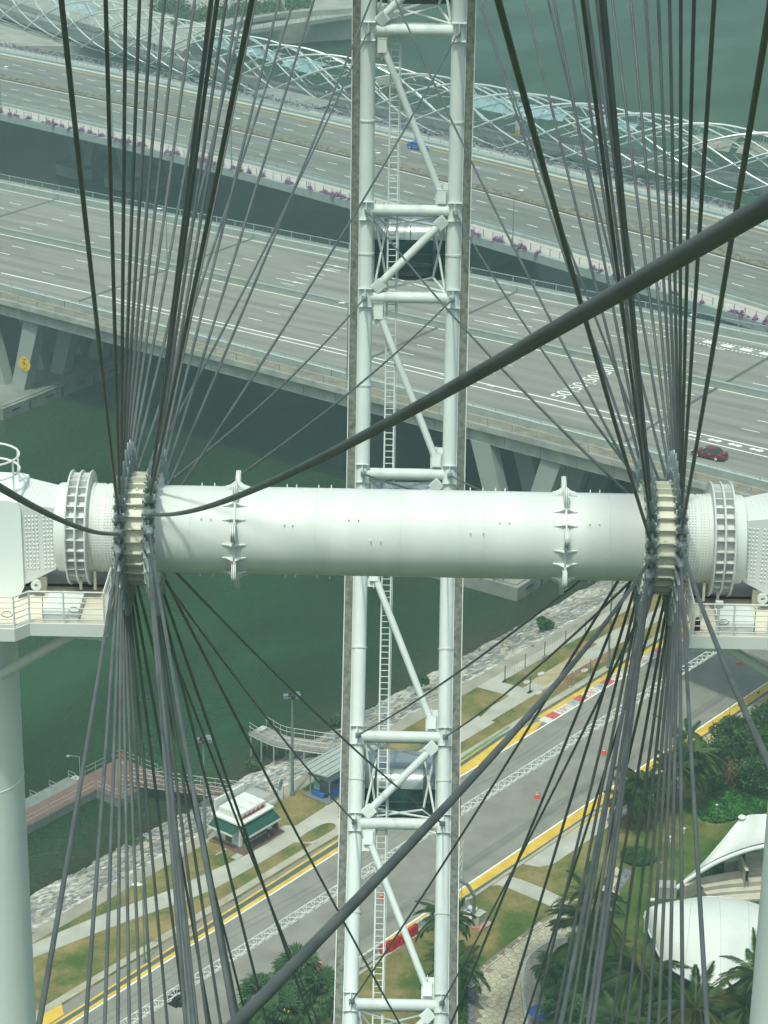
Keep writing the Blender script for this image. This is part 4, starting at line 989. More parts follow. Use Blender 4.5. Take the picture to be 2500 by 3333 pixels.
for n_ in (-3.08, 3.08): MB().tube([HD(l, n_, HZ - 1.72) for l in ls], .045, 5, False).build('handrail', steel_d, hd)
pm = MB().box(-.04, .04, -.04, .04, 0, 1.35).mesh('handrail_post', steel_d, False)
for l in np.arange(60, 250, 2.7):
    for n_ in (-3.08, 3.08): link('handrail_post', pm, hd, Matrix.Translation(HD(l, n_, HZ - 3.1)))
mb = MB()                      # arched stiffeners beneath the deck
for l in np.arange(0, HLEN, 2.7): mb.tube([HX(l, a, HR - .3) for a in (-140, -160, 180, 160, 140)], .07, 4, False); mb.tube([HX(l, 140, HR - .3), HX(l + 2.7, 165, HR - .3)], .05, 4, False)
mb.build('under_ribs', steel_d, helix, kind='stuff')
glass_c = mat('canopy_glass', (.34, .48, .52), .12, var=.1, scale=1, spec=.6, alpha=.62); perf_c = mat('canopy_perforated', (.33, .31, .27), .5, metal=.4, var=.1, alpha=.6)
def canopy(l0, l1, m, name):
    for l in np.arange(l0, l1, 2.7):
        for a in (-50, -17, 16):
            mb = MB(); sh = 8 * math.sin(l / 8.0); mb.sheet([HX(l, a + sh, 4.1), HX(l + 2.6, a + sh, 4.1), HX(l + 2.6, a + 32 + sh, 4.1), HX(l, a + 32 + sh, 4.1)]); mb.build(name, m, helix, False)
def l_at(u, v): p = G(u, v, HZ + 4.1); return float(np.interp(p[0], hx, hl))
for u0, v0, u1, v1, m, nme in ((1535, 340, 1680, 375, glass_c, 'glass_panel'), (1720, 385, 1870, 410, glass_c, 'glass_panel'), (1940, 420, 2070, 450, glass_c, 'glass_panel'), (2290, 470, 2400, 490, perf_c, 'perforated_panel'), (2440, 490, 2560, 510, perf_c, 'perforated_panel'),
                               (800, 190, 880, 215, glass_c, 'glass_panel'), (940, 225, 1050, 250, glass_c, 'glass_panel'), (1240, 290, 1300, 300, perf_c, 'perforated_panel'), (690, 160, 750, 175, glass_c, 'glass_panel'), (190, 20, 300, 50, glass_c, 'glass_panel')):
    canopy(l_at(u0, v0), l_at(u1, v1), m, nme)
for s_ in (-61.5, -54.5):      # raking legs at the left landing
    p = FB(s_, 30, 0); MB().tube([(p[0], p[1], 0), (p[0] - 2.5, p[1] + 1.5, 11.2)], .22, 8).build('raking_leg', steel_d, helix)
for l in (70, 150, 215): 
    for sg in (-1, 1): MB().tube([HD(l + 1.5 * sg, 0, -1), HD(l + 5 * sg, 0, HZ - 4.6)], .4, 8).build('pier_leg', steel_d, helix)

# ================================================================== FAR PROMENADE at the top left
plaza_m = mat('far_paving', (.28, .275, .25), .9, var=.15, scale=.3, col2=(.34, .33, .30), detail=8)
pz = 9.0
pl = MB(); pl.prism([tuple(G(u, v, pz)[:2]) for u, v in ((-900, 250), (60, 150), (330, 150), (560, 205), (640, 120), (850, 45), (1250, 20), (1250, -260), (-900, -260))], 1.0, pz)
structure(pl.build('promenade', plaza_m, None, False))
jet = thing('viewing_pier', 'low concrete viewing pier over the water behind the footbridge', 'pier', (0, 0, 0))
def gz(u, v, z): return G(u, v, z)
def strip_box(name, pts, wv, z0, z1, m, parent):      # deck strip: near edge pixels, width in metres away from the camera
    P = [G(u, v, z1) for u, v in pts]; n = 4; vs = []
    for p in P: q = p + np.array([.45, .9, 0]) * wv; vs += [(p[0], p[1], z0), (q[0], q[1], z0), (q[0], q[1], z1), (p[0], p[1], z1)]
    return MB()._add(vs, [(i * n + k, i * n + (k + 1) % n, (i + 1) * n + (k + 1) % n, (i + 1) * n + k) for i in range(len(P) - 1) for k in range(n)] + [(0, 1, 2, 3), tuple((len(P) - 1) * n + k for k in (3, 2, 1, 0))]).build(name, m, parent, False)
strip_box('deck', [(700, 118), (800, 98), (900, 86), (1010, 68), (1130, 50), (1300, 38)], 13, 6.6, 7.6, plaza_m, jet)
strip_box('deck', [(640, 88), (850, 55), (1000, 30), (1150, 20), (1300, 12)], 9, 7.8, 8.9, plaza_m, jet)
for u, v in ((868, 106), (1028, 85), (1180, 66), (770, 118)):
    p = G(u, v, 3.3); MB().box(p[0] - 1.6, p[0] + 1.6, p[1] - .2, p[1] + 3, -1, 6.7).build('pier_block', concrete, jet, False)
for z, pts in ((8.6, [(700, 118), (800, 98), (900, 86), (1010, 68), (1130, 50)]),):
    P = [G(u, v, 7.6) + np.array([.1, .3, 0]) for u, v in pts]
    for h in (.6, 1.05): MB().tube([p + np.array([0, 0, h]) for p in smooth_line(P, 4)], .04, 4).build('railing', rail_m, jet)
    for p in smooth_line(P, 7): MB().box(p[0] - .05, p[0] + .05, p[1] - .05, p[1] + .05, 7.6, 8.7).build('railing_post', rail_m, jet, False)
colw = mat('plaza_column_white', (.50, .52, .50), .7, var=.08)
for i, (u, v, lb) in enumerate(((590, 30, 'first white column from the left behind the footbridge'), (645, 42, 'second white column from the left behind the footbridge'), (748, 45, 'third white column from the left behind the footbridge'), (832, 25, 'fourth white column from the left behind the footbridge'), (922, 32, 'rightmost white column behind the footbridge, on the viewing pier'))):
    p = G(u, v, 9.0); t = thing('plaza_column', lb, 'column', p, group='white columns on the far promenade'); MB().lathe([(0, .9), (.3, .9), (.32, .45), (7, .38), (7.1, .7), (7.4, .7)], (0, 0, 0), (0, 0, 1), n=14).build('shaft', colw, t)
hed = mat('far_hedge', (.035, .075, .035), .9, var=.5, scale=1.2, col2=(.09, .15, .07))
def leaf_mass(name, pts_fn, n, size, m, label=None, cat=None, kind=None, seed=1, M=None, parent=None):
    r_ = random.Random(seed); mb = MB()
    for i in range(n):
        c = np.asarray(pts_fn(r_), float); s1 = size * r_.uniform(.5, 1.2); a = r_.uniform(0, 6.3); b = r_.uniform(-1.1, 1.1)
        d1 = np.array([math.cos(a) * math.cos(b), math.sin(a) * math.cos(b), math.sin(b)]) * s1
        d2 = np.cross(unit(d1), unit([r_.gauss(0, 1), r_.gauss(0, 1), r_.gauss(0, 1) + .6])) * s1 * .55; mb._add([c - d1, c + d2, c + d1, c - d2], [(0, 1, 2, 3)])
    o = mb.build(name, m, parent, False)
    if M is not None: o.matrix_local = M
    if label: tag(o, label, cat)
    if kind: o['kind'] = kind
    return o
A_, B_ = G(560, 75, 9), G(1010, 18, 9)
leaf_mass('clipped_hedge', lambda r_: A_ + (B_ - A_) * r_.random() + np.array([0, r_.uniform(-4, 9), abs(r_.gauss(0, 1.0))]), 5000, .5, hed, 'clipped green hedge along the far promenade behind the footbridge', 'hedge')
C_ = G(560, 35, 9)
leaf_mass('promenade_shrub', lambda r_: C_ + np.array([r_.gauss(0, 2.2), r_.gauss(0, 2.2), abs(r_.gauss(0, 1.4))]), 1800, .5, hed, 'leafy shrub on the far promenade at the top left', 'shrub', seed=3)
# shade canopy roof slabs behind the helix landing (casts the plaza shade)
# ================================================================== BANK FURNITURE
# floating pontoon ------------------------------------------------------
def L3(name, label, cat, s_, w_, z=3.0, rz=0.0, group=None):
    t = thing(name, label, cat, (0, 0, 0), group=group); t.matrix_world = frame(TW(s_, w_, z), TS, WS, (0, 0, 1)) @ Matrix.Rotation(rz, 4, 'Z'); return t
plank_m = mat('pontoon_planks', (.14, .085, .068), .8, var=.25, scale=1.5, col2=(.205, .135, .11), stretch=(1, 6, 1), rnd=.12)
pfloat = mat('pontoon_float', (.16, .175, .165), .8, var=.2)
jetty = L3('floating_pontoon', 'L-shaped floating pontoon with red-brown planks and steel railings', 'pontoon', 0, 0, 0)
PZ = 1.0
rects = [(-34, -5.5, 42.8, 45.3), (-5.5, 1.1, 39.5, 45.7), (-5.5, -3.3, 39.4, 39.5)]
mb = MB(); mb.box(-34, -5.4, 42.75, 47.0, -.4, PZ - .08).box(-5.5, 1.2, 39.4, 45.8, -.4, PZ - .08); mb.build('float', pfloat, jetty, False)
MB().box(-34, -4.3, 45.35, 46.1, PZ - .35, PZ - .12).box(-34, -4.3, 46.2, 47.0, PZ - .6, PZ - .3).build('boarding_step', mat('pale_step', (.40, .40, .35), .85, var=.15), jetty, False)
plank = MB().box(-.068, .068, -1.25, 1.25, 0, .04).mesh('plank', plank_m, False); plank2 = MB().box(-.068, .068, -3.08, 3.08, 0, .04).mesh('plank', plank_m, False)
s_ = -33.9
while s_ < -5.5: link('plank', plank, jetty, Matrix.Translation((s_, 44.05, PZ - .08))); s_ += .148
while s_ < 1.1: link('plank', plank2, jetty, Matrix.Translation((s_, 42.6, PZ - .08))); s_ += .148
rail_s = mat('jetty_railing', (.48, .50, .48), .45, metal=.5, var=.08)
def fence_run(par, pts, hs=(.5, 1.0), step=1.9, z=PZ, name='railing', r=.028):
    P = [np.array([a, b, z]) for a, b in pts]
    mb = MB()
    for h in hs: mb.tube([p + np.array([0, 0, h]) for p in P], r, 5)
    o = mb.build(name, rail_s, par)
    for a, b in zip(P[:-1], P[1:]):
        n = max(1, round(np.linalg.norm(b - a) / step))
        for i in range(n + 1): q = a + (b - a) * i / n; MB().tube([q, q + np.array([0, 0, max(hs)])], r, 5).build('railing_post', rail_s, o)
fence_run(jetty, [(-33, 42.85), (-26, 42.85)]); fence_run(jetty, [(-25.4, 42.85), (-18.5, 42.85)]); fence_run(jetty, [(-18, 42.85), (-12.3, 42.85)]); fence_run(jetty, [(-12, 42.85), (-5.6, 42.85)])
fence_run(jetty, [(-5.45, 42.6), (-5.45, 39.55), (-3.4, 39.55)]); fence_run(jetty, [(-4.2, 45.65), (-1.2, 45.65)]); fence_run(jetty, [(-.2, 45.65), (1.05, 45.65), (1.05, 43.0)]); fence_run(jetty, [(1.05, 42.6), (1.05, 40.2)]); fence_run(jetty, [(1.05, 39.6), (-1.2, 39.6)])
for s_ in (-13.5, -10.8, -8.1, -5.3, -16, -19): fence_run(jetty, [(s_, 47.0), (s_, 46.0)], (.5, .95), 2, PZ - .3)
for s_, w_ in ((-5.0, 45.6), (-3.6, 40.6)):
    MB().tube([(s_, w_, PZ), (s_, w_, PZ + 2.6), (s_ - .9 * (w_ > 43), w_ + .5 * (w_ > 43), PZ + 2.95)], .035, 6).build('lamp_pole', rail_s, jetty)
    MB().box(s_ - 1.1 * (w_ > 43) - .15, s_ - 1.1 * (w_ > 43) + .15, w_ + .35 * (w_ > 43), w_ + .35 * (w_ > 43) + .3, PZ + 2.9, PZ + 3.02).build('lamp', rail_s, jetty, False)
bu = MB(); n1, n2 = 20, 8
vs = [((.30 + .075 * math.cos(b)) * math.cos(a), .075 * math.sin(b), (.30 + .075 * math.cos(b)) * math.sin(a)) for a in [2 * PI * i / n1 for i in range(n1)] for b in [2 * PI * j / n2 for j in range(n2)]]
bu._add(vs, [(i * n2 + j, i * n2 + (j + 1) % n2, ((i + 1) % n1) * n2 + (j + 1) % n2, ((i + 1) % n1) * n2 + j) for i in range(n1) for j in range(n2)])
o = tag(link('life_buoy', bu.mesh('life_buoy', mat('buoy_orange', (.55, .11, .03), .6)), None, frame(TW(.9, 44.9, PZ + .6), TS, WS, (0, 0, 1)) @ Matrix.Rotation(PI / 2, 4, 'Z')), 'orange life buoy hung on the pontoon railing', 'life buoy')
# gangway from the pontoon to the bank
gang = L3('gangway', 'sloping gangway with truss sides from the pontoon to the bank', 'gangway', 0, 0, 0)
def GW(t, y, h): return (-2.4 + t * 2.9 + y * .98 * 1.0, 41.6 - t * 13.4 + y * .21, 1.15 + t * 1.75 + h)
N_ = 16
pl3 = [MB().hexa([GW((i + .06) / 44, -.8, -.03), GW((i + .94) / 44, -.8, -.03), GW((i + .94) / 44, .8, -.03), GW((i + .06) / 44, .8, -.03), GW((i + .06) / 44, -.8, .02), GW((i + .94) / 44, -.8, .02), GW((i + .94) / 44, .8, .02), GW((i + .06) / 44, .8, .02)]) for i in range(44)]
for p in pl3: p.build('plank', plank_m, gang, False)
for y in (-.85, .85):
    mb = MB()
    for h in (-.05, .55, 1.05): mb.tube([GW(t, y, h) for t in (0, 1)], .04, 5)
    for i in range(9): mb.tube([GW(i / 8, y, 0), GW(i / 8, y, 1.05)], .03, 5); 
    for i in range(8): mb.tube([GW(i / 8, y, 1.05 if i % 2 else 0), GW((i + 1) / 8, y, 0 if i % 2 else 1.05)], .025, 5)
    mb.build('side_truss', rail_s, gang)
MB().hexa([(-.6, 28.5, -.8), (2.6, 28.5, -.8), (2.9, 24.6, -.8), (-.6, 24.6, -.8), (-.6, 28.5, 2.88), (2.6, 28.5, 2.88), (2.9, 24.6, 3.02), (-.6, 24.6, 3.02)]).build('abutment', concrete, gang, False)
fence_run(gang, [(2.5, 28.4), (2.5, 25.2)], z=2.95); fence_run(gang, [(-.5, 28.4), (-.5, 25.2)], z=2.95)
# wooden lookout jetty ----------------------------------------------------
look = L3('lookout_jetty', 'grey timber lookout jetty on steel legs with white rails', 'jetty', 0, 0, 0)
timber = mat('grey_timber', (.24, .23, .20), .9, var=.2, scale=1.5, col2=(.33, .315, .28), stretch=(8, 1, 1), rnd=.15)
axis = smooth_line([tw_of(G(640 + x / 3.318, 2300 + y / 3.318, 2.7)) for x, y in ((640, 240), (780, 310), (920, 365), (1100, 395), (1300, 425), (1500, 450))], 16)
axis = [np.array(a) for a in axis]
cum = np.concatenate([[0], np.cumsum([np.linalg.norm(axis[i + 1] - axis[i]) for i in range(len(axis) - 1)])])
def LJ(d, y, h):
    x = np.interp(d, cum, [a[0] for a in axis]); w_ = np.interp(d, cum, [a[1] for a in axis]); x2 = np.interp(d + .3, cum, [a[0] for a in axis]); w2 = np.interp(d + .3, cum, [a[1] for a in axis]); x1 = np.interp(d - .3, cum, [a[0] for a in axis]); w1 = np.interp(d - .3, cum, [a[1] for a in axis])
    t = unit([x2 - x1, w2 - w1]); return np.array([x - t[1] * y, w_ + t[0] * y, 2.7 + h])
TL = cum[-1]; d_ = .1
while d_ < TL - .2:
    MB().hexa([LJ(d_, -1.2, -.04), LJ(d_ + .135, -1.2, -.04), LJ(d_ + .135, 1.2, -.04), LJ(d_, 1.2, -.04), LJ(d_, -1.2, 0), LJ(d_ + .135, -1.2, 0), LJ(d_ + .135, 1.2, 0), LJ(d_, 1.2, 0)]).build('plank', timber, look, False); d_ += .152
for y in (-1.15, 1.15):
    q = np.linspace(.2, TL - .3, 24); mb = MB().tube([LJ(d, y, -.2) for d in q], .09, 6); mb.build('side_beam', rail_s, look)
    for h in (.55, 1.05): MB().tube([LJ(d, y, h + .25 * max(0, 1 - d / 2.5)) for d in q], .035, 5).build('handrail', rail_s, look)
    for d in np.linspace(.4, TL - .4, 9): MB().tube([LJ(d, y, 0), LJ(d, y, 1.05)], .03, 5).build('railing_post', rail_s, look)
    for d in np.linspace(.5, TL - 1.5, 6):
        p = LJ(d, y, 0); MB().tube([(p[0], p[1], 2.6), (p[0], p[1], -1.0)], .08, 6).build('leg', rail_s, look)
pp = LJ(.9, 0, 0); MB().box(pp[0] - .6, pp[0] + .6, pp[1] - .35, pp[1] + .35, 2.7, 3.1).build('bench', mat('pale_step', (.4, .4, .35)), look, False)

# kiosk ---------------------------------------------------------------------
kw = mat('kiosk_white', (.62, .64, .61), .6, var=.06); awn = mat('awning_green', (.010, .055, .040), .7, var=.12, rnd=.05); kbrown = mat('kiosk_door', (.14, .06, .04), .6); kbrick = mat('kiosk_brick', (.17, .085, .06), .9, var=.2, scale=3)
ki = L3('refreshment_kiosk', 'white refreshment kiosk with green awnings and flat white roof', 'kiosk', -7.6, 21.0, 3.0)
# local: x along the bank (0..4.4), y away from the track (0..3.4)
MB().box(0, 4.3, 0, 3.2, .18, 2.55).build('wall', kw, ki, False); MB().box(-.9, 5.2, -1.3, 3.4, 0, .03).build('brick_apron', mat('apron_brick', (.13, .075, .06), .85, var=.25, scale=2), ki, False)
MB().box(-.02, 4.32, -.02, 3.22, 0, .18).build('plinth', concrete, ki, False)
rf = MB().box(-.35, 4.65, -.35, 3.5, 2.6, 2.78).build('roof', kw, ki, False)
MB().box(.25, 4.05, .25, 3.0, 2.78, 3.45).build('parapet_box', kw, rf, False); MB().box(.3, 4.0, .3, 2.95, 3.45, 3.48).build('roof_sheet', mat('roof_white', (.66, .67, .63), .5), rf, False)
for x in (1.5, 2.8): MB().box(x, x + .03, .3, 2.95, 3.481, 3.495).build('roof_seam', kbrown, rf, False)
MB().box(.1, 4.4, 3.3, 3.5, 2.78, 4.1).build('sign_board', kw, rf, False)
redsign = mat('sign_red', (.25, .03, .04), .6)
for i in range(16): MB().box(.55 + i * .21, .70 + i * .21, .20, .25, 2.85, 3.05 + .1 * (i % 3)).build('sign_letter', redsign, rf, False)
def awning(x0, x1, y0, y1, vert):
    pts = []
    if vert == 'front': return MB().hexa([(x0, y0, 2.35), (x1, y0, 2.35), (x1, y0 - .0, 2.35), (x0, y0, 2.35)] * 1 + [(x0, y0, 2.35)] * 4)
MB().hexa([(-.1, -1.25, 1.78), (4.6, -1.25, 1.78), (4.6, -.02, 2.42), (-.1, -.02, 2.42), (-.1, -1.25, 1.82), (4.6, -1.25, 1.82), (4.6, -.02, 2.50), (-.1, -.02, 2.50)]).build('awning', awn, ki, False)
MB().box(-.1, 4.6, -1.28, -1.24, 1.62, 1.83).build('awning_valance', kw, ki, False)
MB().hexa([(-1.1, .05, 1.85), (-.02, .05, 2.42), (-.02, 3.2, 2.42), (-1.1, 3.2, 1.85), (-1.1, .05, 1.90), (-.02, .05, 2.5), (-.02, 3.2, 2.5), (-1.1, 3.2, 1.90)]).build('awning', awn, ki, False)
MB().box(-1.13, -1.09, .05, 3.2, 1.68, 1.9).build('awning_valance', kw, ki, False)
MB().box(-.03, .0, 1.1, 1.9, .2, 2.1).build('door', kbrown, ki, False); MB().box(.3, 3.9, -.03, 0, .25, .95).build('counter_panel', kbrick, ki, False); MB().box(.3, 3.9, -.25, .0, 1.0, 1.08).build('counter', kw, ki, False)
MB().box(.4, 3.8, -.015, .005, 1.1, 2.3).build('serving_hatch', glass_d, ki, False); MB().box(2.9, 3.8, -.04, -.02, 1.15, 2.0).build('menu_board', mat('menu_teal', (.05, .25, .22), .6), ki, False)
MB().box(-.04, -.0, .15, .75, .5, 1.9).build('poster', mat('poster_pale', (.45, .52, .55), .6), ki, False); MB().box(4.3, 4.55, -.9, -.5, .6, 1.9).build('hanging_goods', dark_m, ki, False)
tag(link('paving_slab', MB().box(-.8, .8, -.12, .12, .03, .08).mesh('paving_slab', concrete, False), None, frame(TW(-9.4, 21.9, 3), TS, WS, (0, 0, 1))), 'pale board lying on the grass beside the kiosk', 'board')
# bus shelter ------------------------------------------------------------------
sh = L3('waiting_shelter', 'grey waiting shelter with sloping ribbed roof and blue benches', 'shelter', 5.0, 20.0, 3.0)
MB().box(-.6, 9.0, -.1, 3.2, 0, .12).build('floor', mat('shelter_floor', (.16, .17, .16), .8), sh, False)
MB().hexa([(-1.0, -.4, 3.4), (9.4, -.4, 3.4), (9.4, 3.6, 2.95), (-1.0, 3.6, 2.95), (-1.0, -.4, 3.5), (9.4, -.4, 3.5), (9.4, 3.6, 3.05), (-1.0, 3.6, 3.05)]).build('roof', mat('shelter_roof', (.40, .42, .40), .5, metal=.2, var=.06), sh, False)
for i in range(5): y = -.2 + i * .85; z = 3.515 - (y + .4) * .1125; MB().hexa([(-1, y, z), (9.4, y, z), (9.4, y + .05, z), (-1, y + .05, z), (-1, y, z + .05), (9.4, y, z + .05), (9.4, y + .05, z + .05), (-1, y + .05, z + .05)]).build('roof_seam', steel_d, sh, False)
MB().box(-.2, 8.6, .0, .10, 2.35, 3.38).build('fascia', mat('shelter_fascia', (.20, .23, .225), .6), sh, False); MB().box(-.2, -.1, .1, 2.9, 2.35, 3.05).build('fascia', mat('shelter_fascia', (.20, .23, .225)), sh, False)
for x, y in ((0, .2), (0, 2.7), (4.2, .2), (4.2, 2.7), (8.4, .2), (8.4, 2.7)): MB().tube([(x, y, .1), (x, y, 3.05)], .07, 8).build('post', rail_m, sh)
bl = mat('bench_bright_blue', (.035, .12, .40), .5)
MB().box(.35, 3.6, .45, .95, .5, .62).box(.4, .5, .5, .9, .12, .5).box(3.45, 3.55, .5, .9, .12, .5).box(.35, 3.6, .45, .5, .14, .5).build('bench', bl, sh, False); MB().box(-.1, .35, .9, 2.4, .5, .62).box(-.1, -.02, .9, 2.4, .14, .5).build('bench', bl, sh, False)
MB().box(3.2, 4.1, 1.9, 2.6, .12, 1.2).build('bin', mat('bin_blue', (.02, .05, .22), .5), sh, False); MB().box(-.05, .0, 1.5, 2.2, .9, 2.1).build('notice', mat('notice_teal', (.16, .36, .36), .5), sh, False)
# lamp posts, round sign, roadside lamp
lamp_post(TW(3.7, 24.0), 11.0, TS, 'tall grey floodlight mast on the grass beside the waiting shelter', head='flood', r=.14)
lamp_post(TW(-8.3, 25.0), 10.6, TS, 'tall grey floodlight mast on the bank behind the kiosk', head='flood', r=.13)
def ground_at(u, v): return tw_of(G(u, v, 3))
a_, b_ = ground_at(625 * .7535, 2000 + 1505 * .7535); lamp_post(TW(a_, b_), 7.4, -WS * -1, 'short roadside lamp with white oval head near the bottom left kerb', arm=.3, r=.07)
a_, b_ = ground_at(1250 + 967 * .7535, 2000 + 232 * .7535); lamp_post(TW(a_, b_), 12.0, TS, 'lamp post beside the track kerb next to the fenced digging', head='flood', r=.11)
sg2 = L3('round_signboard', 'pale round signboard on two thin legs beside the promenade', 'sign', *ground_at(640 + 905 / 3.318, 2300 + 1015 / 3.318), 3.0)
MB().lathe([(-.03, .02), (-.03, .62), (.03, .62), (.03, .02)], (0, 0, 1.85), (.35, -1, 0), n=24).build('disc', mat('sign_pale', (.40, .50, .48), .5), sg2)
mk_ = mat('sign_mark', (.10, .16, .15), .6)
for i, (x, z) in enumerate(((-.2, 1.95), (.05, 1.75), (.2, 1.95), (-.05, 2.1), (-.1, 1.6))): MB().box(x - .09, x + .07, -.07, -.05, z - .07, z + .07).build('sign_mark', mk_, sg2, False)
for x in (-.45, .45): MB().tube([(x, 0, 0), (x, 0, 1.6)], .03, 5).build('leg', steel_d, sg2)

# traffic cones ------------------------------------------------------------------
cone_r = mat('cone_orange', (.60, .07, .03), .55, var=.1); cone_w = mat('cone_white', (.65, .62, .6), .5)
def cone(s_, w_, lb):
    t = L3('traffic_cone', lb, 'traffic cone', s_, w_, 3.008, random.uniform(0, 1.5), 'traffic cones along the race track')
    MB().box(-.3, .3, -.3, .3, 0, .06).build('base', cone_r, t, False); pr = [(0.06, .22), (.34, .155), (.56, .10), (.74, .06), (.92, .03)]
    MB().lathe(pr, (0, 0, 0), (0, 0, 1), n=14).build('body', cone_r, t)
    for a, b in ((.36, .48), (.60, .70)):
        r1, r2 = np.interp(a, [p[0] for p in pr], [p[1] for p in pr]) + .006, np.interp(b, [p[0] for p in pr], [p[1] for p in pr]) + .006
        MB().lathe([(a, r1), (b, r2)], (0, 0, 0), (0, 0, 1), n=14, close=False).build('band', cone_w, t)
cone(19.2, 4.6, 'orange traffic cone on the asphalt right of the rim, between rim and spoke fan'); cone(31.5, 4.65, 'orange traffic cone among the right spoke cables in mid track')
cone(-25.7, 4.6, 'orange traffic cone on the lower left asphalt near the fan palm'); cone(-18.8, 1.5, 'orange traffic cone partly behind the fan palm crown')
for (u, v, lb) in ((2189, 2308, 'small orange cone far up the track behind the right spokes'), (2403, 2163, 'red cone in the shaded part of the track'), (1242, 2925, 'orange traffic cone glimpsed through the rim ladder')): cone(*ground_at(u, v), lb)
# lighting truss over the track ----------------------------------------------------
tr = L3('lighting_truss', 'long white lattice lighting truss hung over the race track', 'truss', 0, 0, 0)
tz, tww = 10.6, 1.0; white_t = mat('truss_white', (.60, .62, .60), .5)
ch = MB()
for dy, dz in ((-.42, 0), (.42, 0), (0, -.62)): ch.tube([(-62, tww + dy, tz + dz), (62, tww + dy, tz + dz)], .05, 5)
ch.build('chord', white_t, tr)
lace = MB(); 
for dy0, dz0, dy1, dz1 in ((-.42, 0, .42, 0), (-.42, 0, 0, -.62), (.42, 0, 0, -.62)):
    for j in range(2): lace.tube([(j * .55, dy0 if j == 0 else dy1, dz0 if j == 0 else dz1), (j * .55 + .55, dy1 if j == 0 else dy0, dz1 if j == 0 else dz0)], .028, 4)
lace = lace.mesh('lacing', white_t)
for i in range(112): link('lacing', lace, tr, Matrix.Translation((-61.6 + i * 1.1, tww, tz)))
for s_ in (-58, -4.0, 56): 
    mb = MB()
    for a, b in ((-.25, -.25), (.25, -.25), (.25, .25), (-.25, .25)): mb.tube([(s_ + a, -2.6 + b, 3), (s_ + a, -2.6 + b, tz + .3)], .045, 5)
    for i in range(9): mb.tube([(s_ - .25, -2.85, 3.2 + i * .85), (s_ + .25, -2.85, 4.0 + i * .85)], .025, 4)
    mb.tube([(s_, -2.6, tz + .1), (s_, tww, tz + .1)], .07, 6); mb.build('pylon', white_t, tr)
for s_ in (-38.2, -37.4): MB().box(s_ - .35, s_ + .35, tww - .5, tww + .5, tz - 1.2, tz - .4).box(s_ - .2, s_ + .2, tww - .8, tww - .4, tz - 1.1, tz - .6).build('floodlight', dark_m, tr, False)
for dw in (1.6, 2.3): MB().tube([(s_, tww + dw, tz + .3 - .6 * math.sin((s_ + 62) / 31 * PI) ** 2) for s_ in np.linspace(-62, 62, 40)], .012, 4).build('wire', dark_m, tr)
# temporary fence by the digging ------------------------------------------------------
zr = lambda x, y: (1500 + x / 2.37, 2000 + y / 2.37)
tf_m = mat('fence_post_grey', (.16, .18, .17), .6); foot_m = concrete
fp = [(337, 520), (492, 428), (643, 332), (803, 245), (958, 160)]; fq = [(530, 605), (850, 562), (995, 470), (1145, 380)]
fen = L3('temporary_fence', 'temporary mesh fence on concrete feet round the dug-up lawn', 'fence', 0, 0, 3)
runs = [[ground_at(*zr(x, y)) for x, y in fp], [ground_at(*zr(x, y)) for x, y in fq], [ground_at(*zr(*fp[0])), ground_at(*zr(*fq[0]))]]
for run in runs:
    for a, b in run:
        MB().tube([(a, b, 0), (a, b, 2.0)], .035, 5).tube([(a + .12, b, 0), (a + .12, b, 2.0)], .03, 5).build('post', tf_m, fen); MB().box(a - .3, a + .4, b - .13, b + .13, 0, .16).build('foot_block', foot_m, fen, False)
    for (a, b), (c, d) in zip(run[:-1], run[1:]):
        mb = MB()
        for h in (.25, 1.95): mb.tube([(a, b, h), (c, d, h)], .014, 4)
        n = int(math.hypot(c - a, d - b) / .45)
        for i in range(1, n): mb.tube([(a + (c - a) * i / n, b + (d - b) * i / n, .25), (a + (c - a) * i / n, b + (d - b) * i / n, 1.95)], .006, 3)
        mb.build('mesh_panel', tf_m, fen)
soil_m = mat('bare_soil', (.21, .125, .055), .95, var=.3, scale=.8, col2=(.30, .19, .10), bump=.3, detail=9); sand_m = mat('sand_bed', (.36, .30, .18), .95, var=.15, scale=.8, col2=(.42, .36, .23))
def px_sheet(name, pts, z, m, k=0, conv=zr): 
    q = [ground_at(*conv(x, y)) for x, y in pts]; q = smooth_poly(q, k) if k else q; return bank(name, q, z, m)
px_sheet('bare_soil', [(490, 560), (620, 480), (820, 330), (900, 240), (1000, 200), (1150, 260), (1160, 330), (1000, 420), (820, 540), (700, 610), (560, 605)], 3.010, soil_m, 5)
px_sheet('sand_bed', [(540, 515), (870, 315), (1000, 345), (640, 558)], 3.018, sand_m); px_sheet('sand_bed', [(1020, 215), (1160, 130), (1330, 60), (1460, 70), (1200, 210), (1110, 250)], 3.018, path_c)
bag_m = mat('rubble_bag', (.45, .43, .38), .9, var=.15)
for i, (x, y) in enumerate(((510, 525), (620, 460), (850, 445), (955, 435), (600, 608), (710, 290))):
    a, b = ground_at(*zr(x, y)); o = link('rubble_heap', MB().ball((0, 0, .05), .45, 8, 5, (1.3, .8, .35)).mesh('rubble_heap', bag_m), None, frame(TW(a, b, 3), TS, WS, (0, 0, 1)))
    tag(o, ['pale rubble heap by the left fence corner of the digging', 'pale rubble heap on the left edge of the sand bed', 'pale rubble heap right of the sand bed', 'flat pale rubble pile near the track-side fence', 'pale rubble heap at the lower fence corner', 'small pale stone on the grass above the sand bed'][i], 'rubble')

